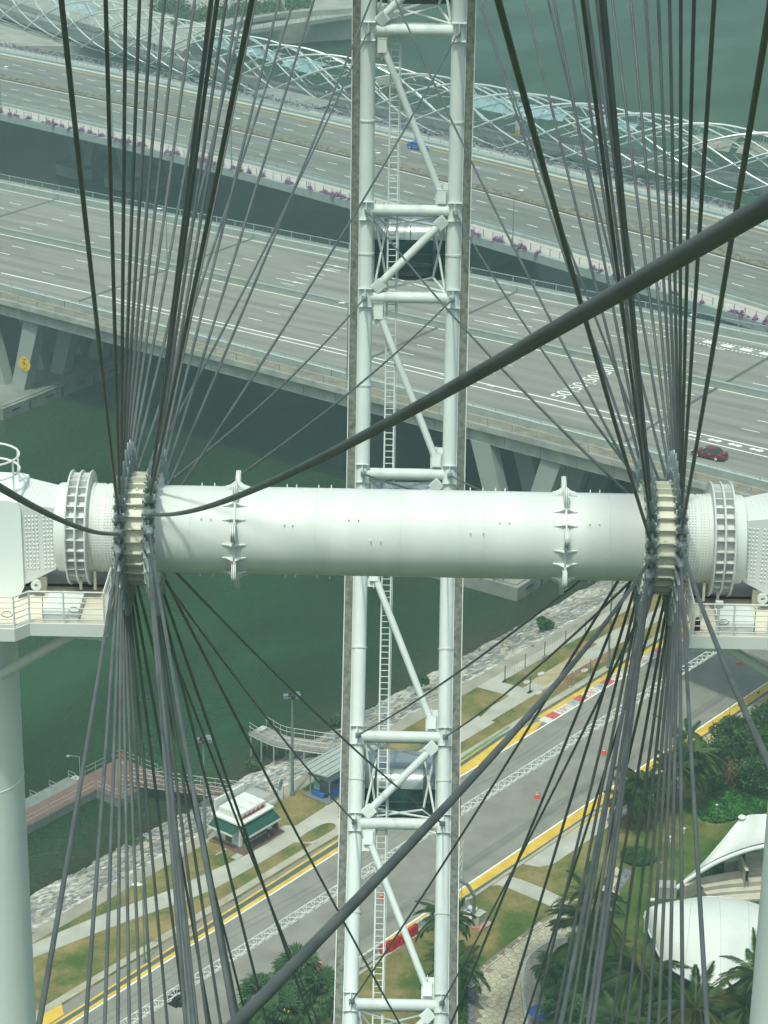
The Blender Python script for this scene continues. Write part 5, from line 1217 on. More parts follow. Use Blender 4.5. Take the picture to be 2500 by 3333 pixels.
# ================================================================== PARK SIDE OF THE TRACK
zb = lambda x, y: (1400 + x / 2.765, 2700 + y / 2.765)
zq = lambda x, y: (1900 + x / 2.765, 2633 + y / 2.765)
c6 = lambda x, y: (1250 + x * .7535, 2000 + y * .7535)
bank('kerb_band', [(-70, -1.62), (130, -1.62), (130, -1.14), (-70, -1.14)], 3.012, grey_p)
ks = structure(link('kerb_strip', MB().box(-70, 130, -1.95, -1.6, 2.9, 3.10).mesh('kerb_strip', kerb_c, False), None, ML))
bank('yellow_line', [(20, -2.35), (60, -2.2), (60, -2.0), (14, -2.0)], 3.02, paint_y)
bank('footpath', [(7.5, -1.95), (60, -1.95), (60, -4.6), (9.2, -4.2), (8.0, -3.4)], 3.014, path_c)
px_sheet('footpath', [(470, 530), (560, 500), (690, 410), (830, 455), (1020, 530), (1210, 622), (1290, 625), (1125, 735), (1090, 695), (900, 610), (700, 525), (600, 500)], 3.014, path_c, 0, zb)
# crazy paving --------------------------------------------------------------
pav_poly = [ground_at(*zb(x, y)) for x, y in ((355, 1330), (500, 1190), (700, 1040), (900, 885), (1120, 735), (1290, 625), (1500, 520), (1659, 400), (1720, 470), (1700, 640), (1560, 830), (1330, 930), (1180, 1000), (1000, 1090), (930, 1200), (900, 1320), (900, 1900), (410, 1900), (408, 1410), (330, 1405))]
pav_b = mat('paving_joint', (.17, .145, .10), .95, var=.2, scale=3); pav_m = mat('paving_stone', (.40, .365, .27), .85, var=.12, scale=2, col2=(.47, .43, .325), bump=.15, rnd=.10); pav_g = mat('paving_stone_grey', (.22, .21, .18), .85, var=.15)
paved = bank('paved_path', pav_poly, 3.016, pav_b)
def inside(p, poly):
    x, y = p; c = False; j = len(poly) - 1
    for i in range(len(poly)):
        if (poly[i][1] > y) != (poly[j][1] > y) and x < (poly[j][0] - poly[i][0]) * (y - poly[i][1]) / (poly[j][1] - poly[i][1]) + poly[i][0]: c = not c
        j = i
    return c
bx0, bx1 = min(p[0] for p in pav_poly), max(p[0] for p in pav_poly); by0, by1 = min(p[1] for p in pav_poly), max(p[1] for p in pav_poly)
seeds, nb = jitter_grid(int((bx1 - bx0) / .62) + 2, int((by1 - by0) / .56) + 2, .62, .56, .36, bx0, by0); cells = voronoi(seeds, nb, 1.2)
rest = MB(); cnt = 0
for i in sorted(range(len(seeds)), key=lambda i: seeds[i][0] * .8 - seeds[i][1] * .6):
    poly = cells[i]
    if poly is None or not all(inside((seeds[i][0] + (x - seeds[i][0]) * .8, seeds[i][1] + (y - seeds[i][1]) * .8), pav_poly) for x, y in poly): continue
    m_ = pav_g if random.random() < .05 else pav_m; fl_ = lambda x, y: 3.016
    if cnt < 296: m1 = MB(); stone(m1, poly, seeds[i], .07, .018, fl_); m1.build('paving_stone', m_, paved, False); cnt += 1
    else: rest.cur = 0; stone(rest, poly, seeds[i], .07, .018, fl_)
if rest.f: o = rest.build('paving_stones', pav_m, paved, False); o['kind'] = 'stuff'
edge_pts = [ground_at(*zb(x, y)) for x, y in ((355, 1335), (500, 1200), (700, 1052), (900, 900), (1120, 750), (1290, 640))]
for off in (.35, .6): MB().tube([(a + .3 * off, b - off, 3.03) for a, b in smooth_line(edge_pts, 4)], .035, 4).build('border_groove', joint_m, paved).matrix_local = Matrix()
# drain grate and gravel bed
gr = L3('drain_grate', 'dark slatted drain grate in the corner of the stone path', 'drain', *ground_at(*zb(370, 1375)), 3.03)
MB().box(-.75, .75, -.55, .55, -.05, .03).build('surround', path_c, gr, False)
for i in range(5): MB().box(-.6, .6, -.42 + i * .18, -.32 + i * .18, .03, .05).build('slot', dark_m, gr, False)
grav_m = mat('grey_gravel', (.09, .10, .11), .9, var=.4, scale=3, col2=(.22, .23, .24))
gp = [ground_at(*zb(x, y)) for x, y in ((335, 1425), (402, 1440), (410, 1700), (408, 2000), (345, 2000), (335, 1600))]
gq = [ground_at(*zq(x, y)) for x, y in ((380, 540), (440, 560), (350, 720), (290, 760), (270, 720), (330, 600))]
mb = MB()
for poly in (gp, gq):
    x0, x1 = min(p[0] for p in poly), max(p[0] for p in poly); y0, y1 = min(p[1] for p in poly), max(p[1] for p in poly)
    for i in range(2600):
        p = (random.uniform(x0, x1), random.uniform(y0, y1))
        if inside(p, poly): mb.ball((p[0], p[1], 3.03), random.uniform(.05, .11), 5, 3, (1, 1, .7))
o = link('gravel_bed', mb.mesh('gravel_bed', grav_m, False), None, ML); o['kind'] = 'stuff'; tag(o, 'dark grey pebbles filling strips beside the stone path', 'gravel')
bank('gravel_base', gp, 3.012, grav_m); bank('gravel_base', gq, 3.012, grav_m)
px_sheet('flagstone_path', [(300, 520), (330, 560), (180, 760), (130, 760), (100, 680)], 3.014, path_c, 0, zq)
# curved timber deck with pale kerb
wl = L3('timber_deck', 'curved grey timber deck with pale kerb beside the stone path', 'deck', 0, 0, 0)
DZ = 3.4
cop = smooth_line([tw_of(G(*zb(x, y), DZ)) for x, y in ((905, 2050), (880, 1750), (850, 1500), (840, 1360), (850, 1260), (885, 1165), (960, 1085), (1060, 1022), (1150, 990), (1240, 985))], 8)
inn = [tw_of(G(*zb(x, y), DZ)) for x, y in ((1240, 1010), (1150, 1060), (1090, 1130), (1060, 1300), (1040, 1500), (1010, 2050))]
dpoly = [tuple(p) for p in cop] + inn
bd = unit(np.array(tw_of(G(*zb(940, 1200), DZ))) - np.array(tw_of(G(*zb(945, 1700), DZ)))); bn_ = np.array([bd[1], -bd[0]])
proj_n = [float(np.array(p) @ bn_) for p in dpoly]; nn0 = min(proj_n)
while nn0 < max(proj_n):
    mid = nn0 + .085; hit = []
    for a, b in zip(dpoly, dpoly[1:] + dpoly[:1]):
        pa, pb = np.array(a) @ bn_, np.array(b) @ bn_
        if (pa - mid) * (pb - mid) < 0: t_ = (mid - pa) / (pb - pa); hit.append(float((np.array(a) + (np.array(b) - a) * t_) @ bd))
    hit.sort()
    for h0, h1 in zip(hit[0::2], hit[1::2]):
        cuts = [h0]
        while h1 - cuts[-1] > 4.5: cuts.append(cuts[-1] + random.uniform(2.2, 3.8))
        cuts.append(h1)
        for c0, c1 in zip(cuts[:-1], cuts[1:]):
            q = [bn_ * (nn0 + .006) + bd * c0, bn_ * (nn0 + .158) + bd * c0, bn_ * (nn0 + .158) + bd * (c1 - .012), bn_ * (nn0 + .006) + bd * (c1 - .012)]; dz_ = random.uniform(-.004, .004)
            MB().hexa([(*p, DZ - .04) for p in q] + [(*p, DZ + dz_) for p in q]).build('board', timber, wl, False)
    nn0 += .166
mb = MB(); A1, B1 = [], []
for i, p in enumerate(cop):
    q = np.array(cop[min(i + 1, len(cop) - 1)]) - np.array(cop[max(i - 1, 0)]); d = unit(q); nn = np.array([d[1], -d[0]]); A1.append((*(np.array(p) - nn * .24), DZ + .06)); B1.append((*(np.array(p) + nn * .02), DZ + .06))
mb.strip(A1, B1); mb.strip([(x, y, 2.9) for x, y, z in A1], A1); mb.strip(B1, [(x, y, 2.9) for x, y, z in B1]); mb.build('kerb', mat('pale_coping', (.36, .37, .33), .85, var=.1), wl, False)
# parasol
ps = L3('parasol', 'blue parasol beside the curved timber deck', 'parasol', *tw_of(G(*zb(1000, 1600), 5.2)), 3.0)
blue_f = mat('parasol_blue', (.03, .06, .25), .7, var=.15); MB().tube([(0, 0, 0), (0, 0, 2.5)], .03, 6).build('pole', steel_d, ps)
MB().lathe([(1.75, 1.15), (2.05, .75), (2.35, .3), (2.5, .02)], (0, 0, 0), (0, 0, 1), n=8, close=False).build('canopy', blue_f, ps, False)
# concrete and red barriers, cabinet, bent post ------------------------------------
def jersey(s_, w_, L_, m, name, label, h=1.0):
    t = L3(name, label, 'barrier', s_, w_, 3.0)
    prof = [(-.32, 0), (-.32, .12), (-.14, .4), (-.10, h), (.10, h), (.14, .4), (.32, .12), (.32, 0)]
    MB().prism(prof, -L_ / 2, L_ / 2, fn=lambda a, b, c: (c, a, b)).build('body', m, t, False)
    for x in (-L_ * .25, L_ * .25): MB().box(x - .12, x + .12, -.12, .12, h, h + .07).build('lifting_hook', m, t, False)
    return t
conc_w = mat('barrier_concrete', (.42, .42, .39), .85, var=.12, scale=1.5)
a_, b_ = ground_at(1150 + 200 / 3.318, 3000 + 420 / 3.318); jersey(a_ + .4, b_ + .15, 3.6, conc_w, 'concrete_barrier', 'pale concrete barrier behind the rim ladder at the track edge')
a_, b_ = ground_at(1150 + 790 / 3.318, 3000 + 60 / 3.318); jersey(a_, b_ + .2, 3.4, conc_w, 'concrete_barrier', 'pale concrete barrier right of the red barriers')
red_pl = mat('plastic_red', (.42, .02, .02), .45, var=.12, scale=2)
for i, (x, y) in enumerate(((360, 340), (440, 300), (545, 235), (640, 160))):
    a_, b_ = ground_at(1150 + x / 3.318, 3000 + y / 3.318)
    t = L3('plastic_barrier', ['leftmost red plastic barrier, behind the rim ladder', 'second red plastic barrier from the left', 'third red plastic barrier from the left, under the long brace', 'rightmost red plastic barrier by the concrete barrier'][i], 'barrier', a_, b_ + .1, 3.0, group='red barriers at the track edge')
    MB().prism([(-.28, 0), (-.28, .2), (-.16, .45), (-.13, 1.0), (.13, 1.0), (.16, .45), (.28, .2), (.28, 0)], -.72, .72, fn=lambda a, b, c: (c, a, b)).build('body', red_pl, t, False)
    for x_ in (-.4, 0, .4): MB().box(x_ - .06, x_ + .06, -.30, .30, .12, .9).build('rib', red_pl, t, False)
    MB().box(.66, .80, -.1, .1, .2, .95).build('hinge_tab', red_pl, t, False)
a_, b_ = ground_at(*zb(300, 740)); jersey(a_, b_, 1.6, conc_w, 'concrete_block', 'tall white concrete block at the yellow band beside the rim', 1.15)
cb_ = L3('roadside_cabinet', 'pale metal cabinet on a red and white base beside the bent post', 'cabinet', *ground_at(*zb(440, 850)), 3.0)
MB().box(-.55, .55, -.35, .35, .12, 1.15).build('body', mat('cabinet_grey', (.38, .39, .35), .6, var=.1), cb_, False); MB().box(-.6, .6, -.4, .4, 1.15, 1.2).build('lid', mat('cabinet_grey', (.38, .39, .35)), cb_, False)
MB().box(.0, .03, -.365, -.35, .4, .5).box(-.4, -.2, -.365, -.35, .6, .66).build('vent', dark_m, cb_, False)
MB().box(-1.1, .8, -.95, .45, 0, .12).build('base', mat('worn_red_base', (.42, .07, .03), .8, var=.4, scale=1.5, col2=(.5, .45, .40)), cb_, False)
for i, (x, y) in enumerate(((340, 720), (390, 735), (330, 780), (375, 800), (300, 870))):
    a_, b_ = ground_at(*zb(x, y)); o = link('white_sandbag', MB().ball((0, 0, .2), .42, 9, 6, (1.2, .8, .5)).mesh('white_sandbag', mat('sandbag_white', (.6, .61, .6), .8, var=.1)), None, frame(TW(a_, b_, 3), TS, WS, (0, 0, 1))); tag(o, ['white sandbag at the back of the heap, against the concrete block', 'white sandbag at the right of the heap, beside the bent post', 'white sandbag in the middle of the heap left of the bent post', 'white sandbag at the foot of the bent post, next to the cabinet', 'lowest white sandbag of the heap, nearest the rim chord'][i], 'sandbag', 'white sandbags by the bent post')
bp_ = L3('bent_post', 'grey bent-arm post reaching over the yellow kerb band', 'post', *ground_at(*zb(390, 860)), 3.0)
pts = [(0, 0, 0), (0, 0, 3.1), (-.05, .75, 4.0), (-.2, 3.2, 4.5)]
mb = MB()
for i in range(3): mb.bar(pts[i], pts[i + 1], .24, .24, (1, 0, 0))
mb.build('mast', mat('bent_post_grey', (.17, .20, .20), .5, metal=.3), bp_, False); MB().box(-.3, .3, -.3, .3, 0, .05).build('base_plate', steel_d, bp_, False)
b2 = L3('bent_post', 'grey bent-arm post at the yellow band among the right spoke cables', 'post', *ground_at(*(2000 + 650 / 3.16, 2000 + 1500 / 3.16)), 3.0)
mb = MB(); [mb.bar(pts[i], pts[i + 1], .24, .24, (1, 0, 0)) for i in range(3)]; mb.build('mast', mat('bent_post_grey', (.17, .20, .20)), b2, False)
z5 = lambda x, y: (2000 + x / 3.16, 2000 + y / 3.16)
for i, (x, y, m_, lb) in enumerate(((580, 1500, cone_w, 'white drum by the track among the right spoke cables'), (575, 1640, cone_r, 'red drum among the palms at the right'), (640, 1780, cone_w, 'white bin among the palms at the right'))):
    t = L3('road_drum', lb, 'drum', *ground_at(*z5(x, y)), 3.0); MB().lathe([(0, .3), (.05, .32), (.5, .30), (.55, .32), (.9, .29), (.95, .05)], (0, 0, 0), (0, 0, 1), n=14).build('body', m_, t)
# wire mesh fence along the far part of the yellow band
wf = L3('mesh_fence', 'low wire mesh fence on posts along the yellow band at the right', 'fence', 0, 0, 3)
run = [ground_at(*z5(x, y)) for x, y in ((1180, 1090), (1370, 960), (1580, 830), (1750, 720))]
for a, b in run: MB().tube([(a, b, 0), (a, b, 1.9)], .045, 5).build('post', tf_m, wf)
for (a, b), (c, d) in zip(run[:-1], run[1:]):
    mb = MB().tube([(a, b, 1.8), (c, d, 1.8)], .02, 4)
    for i in range(1, 14): mb.tube([(a + (c - a) * i / 14, b + (d - b) * i / 14, .1), (a + (c - a) * i / 14, b + (d - b) * i / 14, 1.8)], .007, 3)
    mb.build('mesh_panel', tf_m, wf)
    MB().box((a + c) / 2 - .2, (a + c) / 2 + .2, (b + d) / 2 - .02, (b + d) / 2 + .02, 1.0, 1.2).build('plate', dark_m, wf, False)
# white membrane tents ----------------------------------------------------------------
tent_m = mat('tent_membrane', (.60, .61, .58), .6, var=.06, scale=.35, detail=9)
def P3(px, z, conv=zq): return G(*conv(*px), z)
tA = thing('membrane_canopy', 'white pointed membrane canopy on a curved tube arch over the stone seating', 'canopy', P3((760, 770), 3))
def rel(t, p): return np.asarray(p) - np.array(t.location)
arch = smooth_line([P3((790, 752), 3.5), P3((900, 665), 4.5), P3((1040, 570), 5.6), P3((1200, 478), 6.6), P3((1400, 395), 7.4), P3((1600, 340), 8.0), P3((1900, 290), 8.4), P3((2300, 300), 8.4)], 6)
upe = smooth_line([P3((800, 735), 3.6), P3((890, 640), 4.7), P3((1040, 515), 5.7), P3((1230, 300), 6.6), P3((1430, 78), 7.4), P3((1640, 45), 8.6), P3((1900, 40), 9.0), P3((2300, 100), 9.0)], 6)
MB().tube([rel(tA, p) for p in arch], .22, 10).build('arch_tube', white, tA)
rows = []
for t_ in np.linspace(0, 1, 9): rows.append([rel(tA, a + (b - a) * t_ - np.array([0, 0, .9 * math.sin(PI * t_) * min(1, i / 14)]) + np.array([0, 0, .24 * (1 - t_)])) for i, (a, b) in enumerate(zip(arch, upe))])
mb = MB()
for r0, r1 in zip(rows[:-1], rows[1:]): mb.strip(r0, r1)
mb.build('membrane', tent_m, tA)
eb = P3((740, 775), 3.0); MB().box(-.9, .9, -.7, .7, 0, 1.2, fn=lambda x, y, z: tuple(rel(tA, eb) + np.array([x, y, z]))).build('anchor_block', concrete, tA, False)
mb = MB()
for i in range(0, len(arch) - 1): mb.bar(rel(tA, arch[i]) + np.array([0, .1, .25]), rel(tA, arch[i + 1]) + np.array([0, .1, .25]), .06, .06)
mb.build('lacing_bar', dark_m, tA, False); MB().ball(rel(tA, P3((1425, 75), 7.6)), .35, 8, 6, (1.2, 1, .7)).build('mast_fitting', white, tA)
MB().tube([rel(tA, P3((1430, 80), 7.3)), rel(tA, P3((1430, 80), 7.3) * np.array([1, 1, 0]) + np.array([0, 0, 3]))], .12, 8).build('mast', white, tA)
tB = thing('membrane_canopy', 'large white domed membrane canopy at the lower right behind the palms', 'canopy', P3((1100, 1200), 3))
top = smooth_line([P3(p, 5.2) for p in ((545, 965), (650, 900), (850, 832), (1060, 797), (1200, 793), (1400, 820), (1560, 862), (1800, 960), (2100, 1130))], 5)
bot = smooth_line([P3(p, 4.6) for p in ((545, 965), (610, 1160), (740, 1400), (1020, 1570), (1230, 1625), (1400, 1540), (1620, 1480), (1900, 1500), (2100, 1400))], 5)
rows = []
for t_ in np.linspace(0, 1, 17):
    rows.append([rel(tB, a + (b - a) * t_ + np.array([0, 0, (2.6 * math.sin(PI * t_) ** .9) * math.sin(PI * min(1, .02 + i / (len(top) - 1))) ** .6])) for i, (a, b) in enumerate(zip(top, bot))])
mb = MB()
for r0, r1 in zip(rows[:-1], rows[1:]): mb.strip(r0, r1)
mb.build('membrane', tent_m, tB)
for j_ in (6, 13, 20, 27, 34):
    MB().tube([np.array(r_[min(j_, len(r_) - 1)]) + np.array([0, 0, .012]) for r_ in rows], .022, 4).build('membrane_seam', mat('seam_grey', (.46, .47, .45), .7), tB)
MB().tube([rel(tB, p) for p in bot], .09, 6).build('edge_cable', white, tB); MB().tube([rel(tB, p) for p in top], .07, 6).build('edge_cable', white, tB)
for p in ((560, 970), (1020, 1570), (1230, 1625), (1620, 1480)):
    q = P3(p, 4.7); MB().tube([rel(tB, q), rel(tB, (q[0], q[1], 3))], .12, 8).build('mast', white, tB)
mb = MB().sheet([rel(tB, P3(p, 3.3)) for p in ((760, 1420), (880, 1460), (1020, 1580), (820, 1560))]); mb.build('stage_panel', mat('stage_grey', (.13, .13, .12), .8), tB, False)
# stone amphitheatre seats
am = thing('amphitheatre', 'curved stone amphitheatre seating under the pointed white canopy', 'amphitheatre', P3((1300, 650), 3)); am_m = mat('seat_stone', (.36, .335, .28), .85, var=.12, scale=.8, col2=(.42, .39, .335)); am_t = mat('seat_top', (.48, .445, .37), .85, var=.1)
def tier(back, front, z0, z1, name):
    Bk = smooth_line([P3(p, z1) for p in back], 6); Fr = smooth_line([P3(p, z1) for p in front], 6); n = min(len(Bk), len(Fr)); Bk, Fr = Bk[:n], Fr[:n]; mb = MB()
    bt = lambda p: rel(am, (p[0], p[1], z0))
    mb.cur = 1; mb.strip([rel(am, p) for p in Bk], [rel(am, p) for p in Fr]); mb.cur = 0; mb.strip([rel(am, p) for p in Fr], [bt(p) for p in Fr]); mb.strip([bt(p) for p in Bk], [rel(am, p) for p in Bk])
    mb._add([rel(am, Bk[0]), rel(am, Fr[0]), bt(Fr[0]), bt(Bk[0])], [(0, 1, 2, 3)]); mb.build(name, [am_m, am_t], am, False)
tier([(905, 680), (1040, 625), (1250, 580), (1470, 550)], [(920, 695), (1050, 640), (1255, 597), (1475, 565)], 2.9, 4.5, 'back_wall')
tier([(1030, 668), (1250, 640), (1560, 600), (1800, 580)], [(1080, 712), (1260, 680), (1560, 655), (1800, 640)], 2.9, 3.9, 'seat_tier')
tier([(1080, 745), (1260, 715), (1560, 690), (1800, 672)], [(1110, 770), (1270, 750), (1560, 730), (1800, 715)], 2.9, 3.5, 'seat_tier')
tier([(1110, 795), (1300, 770), (1560, 750), (1800, 735)], [(1130, 850), (1310, 830), (1560, 810), (1800, 800)], 2.9, 3.2, 'seat_tier')
tier([(1035, 670), (1060, 700)], [(1050, 665), (1075, 695)], 2.9, 4.6, 'side_wall')
for i in range(5): y = 400 + i * 55; tier([(1455 + i * 6, y), (1700, y - 20)], [(1460 + i * 6, y + 30), (1700, y + 12)], 2.9, 5.2 - i * .4, 'stair_step')
tier([(1395, 430), (1460, 560)], [(1425, 425), (1490, 555)], 2.9, 5.4, 'side_wall'); tier([(1270, 445), (1395, 400)], [(1275, 490), (1400, 460)], 2.9, 4.6, 'back_wall')
# small lawn lamps
for i, (x, y, lb) in enumerate(((780, 297, 'small white lawn lamp left of the pair on the green slope'), (902, 222, 'small white lawn lamp uppermost on the green slope'), (683, 530, 'small white lawn lamp beside a spoke cable on the lawn'), (625, 822, 'flat pale slab on the lawn beside the canopy anchor block'), (1195, 8, 'small white lawn lamp in the bright green groundcover'))):
    t = thing('lawn_lamp' if i != 3 else 'lawn_slab', lb, 'lamp' if i != 3 else 'slab', P3((x, y), 3)); (MB().lathe([(0, .06), (.45, .06), (.5, .14), (.62, .14), (.66, .02)], (0, 0, 0), (0, 0, 1), n=10) if i != 3 else MB().box(-.35, .35, -.2, .2, 0, .12)).build('body', cone_w, t)

# ================================================================== PLANTS
def leafmat(name, c1, c2, tr=.25):
    m = bpy.data.materials.new(name); m.use_nodes = True; nt = m.node_tree; N = nt.nodes; L = nt.links; b = N['Principled BSDF']; MATS[name] = m
    b.inputs['Roughness'].default_value = .55; b.inputs['Specular IOR Level'].default_value = .35
    tc = N.new('ShaderNodeTexCoord'); nz = N.new('ShaderNodeTexNoise'); nz.inputs['Scale'].default_value = .9; nz.inputs['Detail'].default_value = 5; L.new(tc.outputs['Object'], nz.inputs[0])
    rp = N.new('ShaderNodeValToRGB'); rp.color_ramp.elements[0].position = .35; rp.color_ramp.elements[1].position = .68; rp.color_ramp.elements[0].color = (*c1, 1); rp.color_ramp.elements[1].color = (*c2, 1)
    L.new(nz.outputs[0], rp.inputs[0]); L.new(rp.outputs[0], b.inputs['Base Color'])
    t = N.new('ShaderNodeBsdfTranslucent'); mx = N.new('ShaderNodeMixShader'); mx.inputs[0].default_value = tr; L.new(rp.outputs[0], t.inputs[0]); L.new(b.outputs[0], mx.inputs[1]); L.new(t.outputs[0], mx.inputs[2]); L.new(mx.outputs[0], N['Material Output'].inputs[0])
    return m
palm_l = leafmat('palm_leaf', (.03, .07, .02), (.095, .145, .045)); palm_y = leafmat('palm_leaf_pale', (.08, .10, .025), (.19, .19, .06)); fan_l = leafmat('fan_palm_leaf', (.022, .062, .02), (.06, .12, .04)); trunk_m = mat('palm_trunk', (.10, .085, .065), .9, var=.25, scale=2, bump=.4)
tree_l = leafmat('tree_leaf', (.028, .07, .02), (.075, .14, .04)); bright_l = leafmat('groundcover_leaf', (.03, .12, .015), (.09, .24, .04)); bush_l = leafmat('bush_leaf', (.03, .085, .02), (.08, .16, .04)); dry_l = leafmat('dry_leaf', (.10, .10, .03), (.22, .15, .06))
def frond(L_, droop, seed, n=62, wd=.72, m=palm_l):
    """feather frond: curved rib with hanging leaflets; starts at the origin along +x"""
    r_ = random.Random(seed); mb = MB(); pts = []
    for i in range(13):
        t = i / 12; pts.append(np.array([L_ * (t - .12 * t * t), 0, L_ * (.30 * t - droop * t * t)]))
    mb.cur = 1; mb.tube(pts, [.05 - .042 * i / 12 for i in range(13)], 5); mb.cur = 0
    for i in range(n):
        t = .10 + .89 * i / (n - 1); p = np.array([np.interp(t, np.linspace(0, 1, 13), [q[k] for q in pts]) for k in range(3)]); ln = wd * (math.sin(PI * min(1, t * .86 + .12)) ** .7) * r_.uniform(.85, 1.15)
        for sg in (-1, 1):
            d = unit([.55 + .3 * t, sg * (1 - .35 * t), -.35 - .5 * r_.random()]) * ln; wv = np.array([.034, 0, .012]) * r_.uniform(.8, 1.2); dr = np.array([0, 0, -.18 * ln])
            mid = p + d * .55; tip = p + d + dr; mb._add([p - wv * .4, p + wv * .4, mid + wv, mid - wv, tip], [(0, 1, 2, 3), (3, 2, 4)])
    return mb.mesh('frond', [m, palm_y], False)
FR = [frond(3.7, .42, 1), frond(3.9, .62, 2), frond(3.4, .85, 3), frond(3.6, .28, 4)]; FRY = [frond(3.6, .9, 7, m=palm_y), frond(3.5, .7, 8, m=palm_y)]
FS_ = [frond(2.6, .75, 11, 66, .8), frond(2.8, 1.0, 12, 66, .85), frond(2.5, .5, 13, 66, .75)]
def palm(u, v, zc, label, n=18, scale=1.0, lean=(0, 0), kind='coconut', seed=0, conv=None):
    n = int(n * 1.35); scale *= 1.12
    r_ = random.Random(seed); c = G(*(conv(u, v) if conv else (u, v)), zc); base = np.array([c[0] + lean[0], c[1] + lean[1], 3.0]); t = thing('palm_tree', label, 'palm tree', base)
    rc = c - base; tr_pts = [rc * np.array([k_ ** 1.6, k_ ** 1.6, k_]) for k_ in np.linspace(0, 1, 7)]
    MB().tube(tr_pts, [.2, .16, .14, .13, .125, .12, .14], 8).build('trunk', trunk_m, t)
    for i in range(n):
        az = i * 2.39996 + r_.uniform(-.2, .2); el = RAD(r_.uniform(-25, 12) if i < n * .6 else r_.uniform(15, 62))
        me = r_.choice(FR if r_.random() < .82 else FRY) if kind == 'coconut' else r_.choice(FS_); s1 = scale * r_.uniform(.85, 1.1)
        link('frond', me, t, Matrix.Translation(rc) @ Matrix.Rotation(az, 4, 'Z') @ Matrix.Rotation(-el, 4, 'Y') @ Matrix.Rotation(r_.uniform(-.4, .4), 4, 'X') @ Matrix.Scale(s1, 4))
    if kind == 'coconut':
        for i in range(4): MB().ball(rc + np.array([.25 * math.cos(i * 1.6), .25 * math.sin(i * 1.6), -.25]), .13, 7, 5).build('coconut', palm_y, t)
    return t
def fan_leaf(seed, n=22, R_=.8):
    r_ = random.Random(seed); mb = MB(); mb.cur = 1; mb.tube([(0, 0, 0), (.6, 0, .18), (1.1, 0, .22)], [.03, .025, .02], 5); mb.cur = 0; c = np.array([1.1, 0, .22]); prev = None
    for i in range(n + 1):
        a = RAD(-140 + 280 * i / n); fold = .05 * (1 if i % 2 else -1); rr = R_ * (1 - .25 * abs(i / n - .5)) * r_.uniform(.95, 1.05)
        q1 = c + np.array([math.cos(a) * rr * .72, math.sin(a) * rr * .72, fold - .10 * abs(math.sin(a))]); q2 = c + np.array([math.cos(a) * rr * 1.05, math.sin(a) * rr * 1.05, fold - .42 * r_.uniform(.7, 1.2)])
        if prev is not None:
            mb._add([c, prev[0], q1], [(0, 1, 2)])
            m1 = (prev[1] + q2) / 2; mb._add([prev[0], m1, q1], [(0, 1, 2)])
        prev = (q1, q2)
    return mb.mesh('fan_leaf', [fan_l, palm_l], False)
FANS = [fan_leaf(i) for i in range(4)]
def fan_palm(u, v, zc, label, n=26, scale=1.2, seed=0, conv=None):
    n = int(n * 1.5)
    r_ = random.Random(seed); c = G(*(conv(u, v) if conv else (u, v)), zc); base = np.array([c[0], c[1], 3.0]); t = thing('fan_palm', label, 'palm tree', base); rc = c - base
    MB().tube([(0, 0, 0), rc * .5, rc], [.22, .17, .15], 8).build('trunk', trunk_m, t)
    for i in range(n): link('fan_leaf', r_.choice(FANS), t, Matrix.Translation(rc + np.array([0, 0, r_.uniform(-.25, .2)])) @ Matrix.Rotation(i * 2.39996, 4, 'Z') @ Matrix.Rotation(-RAD(r_.uniform(-60, 60)), 4, 'Y') @ Matrix.Rotation(r_.uniform(-.5, .5), 4, 'X') @ Matrix.Scale(scale * r_.uniform(.8, 1.15), 4))
    return t
# palms of the lower right park
palm(510, 1470, 9.5, 'coconut palm with the fullest crown in front of the domed canopy', 20, 1.05, (.5, -.3), seed=1, conv=zq)
palm(40, 1000, 9.5, 'coconut palm left of the domed canopy with crown over the stone path', 18, 1.0, (.6, .2), seed=2, conv=zq)
palm(60, 780, 9.0, 'coconut palm standing at the bend of the stone path', 16, .9, (-.3, .4), seed=3, conv=zq)
palm(1000, 1800, 8.5, 'coconut palm at the bottom edge in front of the domed canopy', 20, 1.05, (0, .3), seed=4, conv=zq)
palm(1560, 1500, 9.5, 'coconut palm at the right against the white tower column', 18, 1.0, (.3, 0), seed=5, conv=zq)
palm(1450, 1800, 7.5, 'coconut palm in the bottom right corner', 18, 1.0, (0, 0), seed=6, conv=zq)
palm(330, 1900, 7.0, 'low coconut palm at the bottom edge among the right spoke cables', 14, .9, (0, 0), seed=7, conv=zq)
fan_palm(1140, 1290, 6.5, 'fan palm beside the curved timber deck', 24, 1.15, 1, zb); fan_palm(1200, 1660, 6.0, 'fan palm below the blue parasol at the bottom edge', 24, 1.15, 2, zb); fan_palm(1500, 1250, 5.6, 'small fan palm between the spoke cables right of the timber deck', 18, 1.0, 12, zb)
zc_ = lambda x, y: (700 + x / 2.765, 3000 + y / 2.765)
fan_palm(760, 480, 9.2, 'topmost fan palm crown at the bottom centre, crossed by the thick cable', 24, 1.35, 3, zc_); fan_palm(930, 650, 8.8, 'fan palm crown at the bottom centre next to the rim', 26, 1.35, 4, zc_); fan_palm(420, 700, 8.2, 'leftmost fan palm crown of the bottom centre clump', 24, 1.3, 5, zc_); fan_palm(640, 860, 8.0, 'fan palm crown at the very bottom centre of the photo', 26, 1.35, 6, zc_)
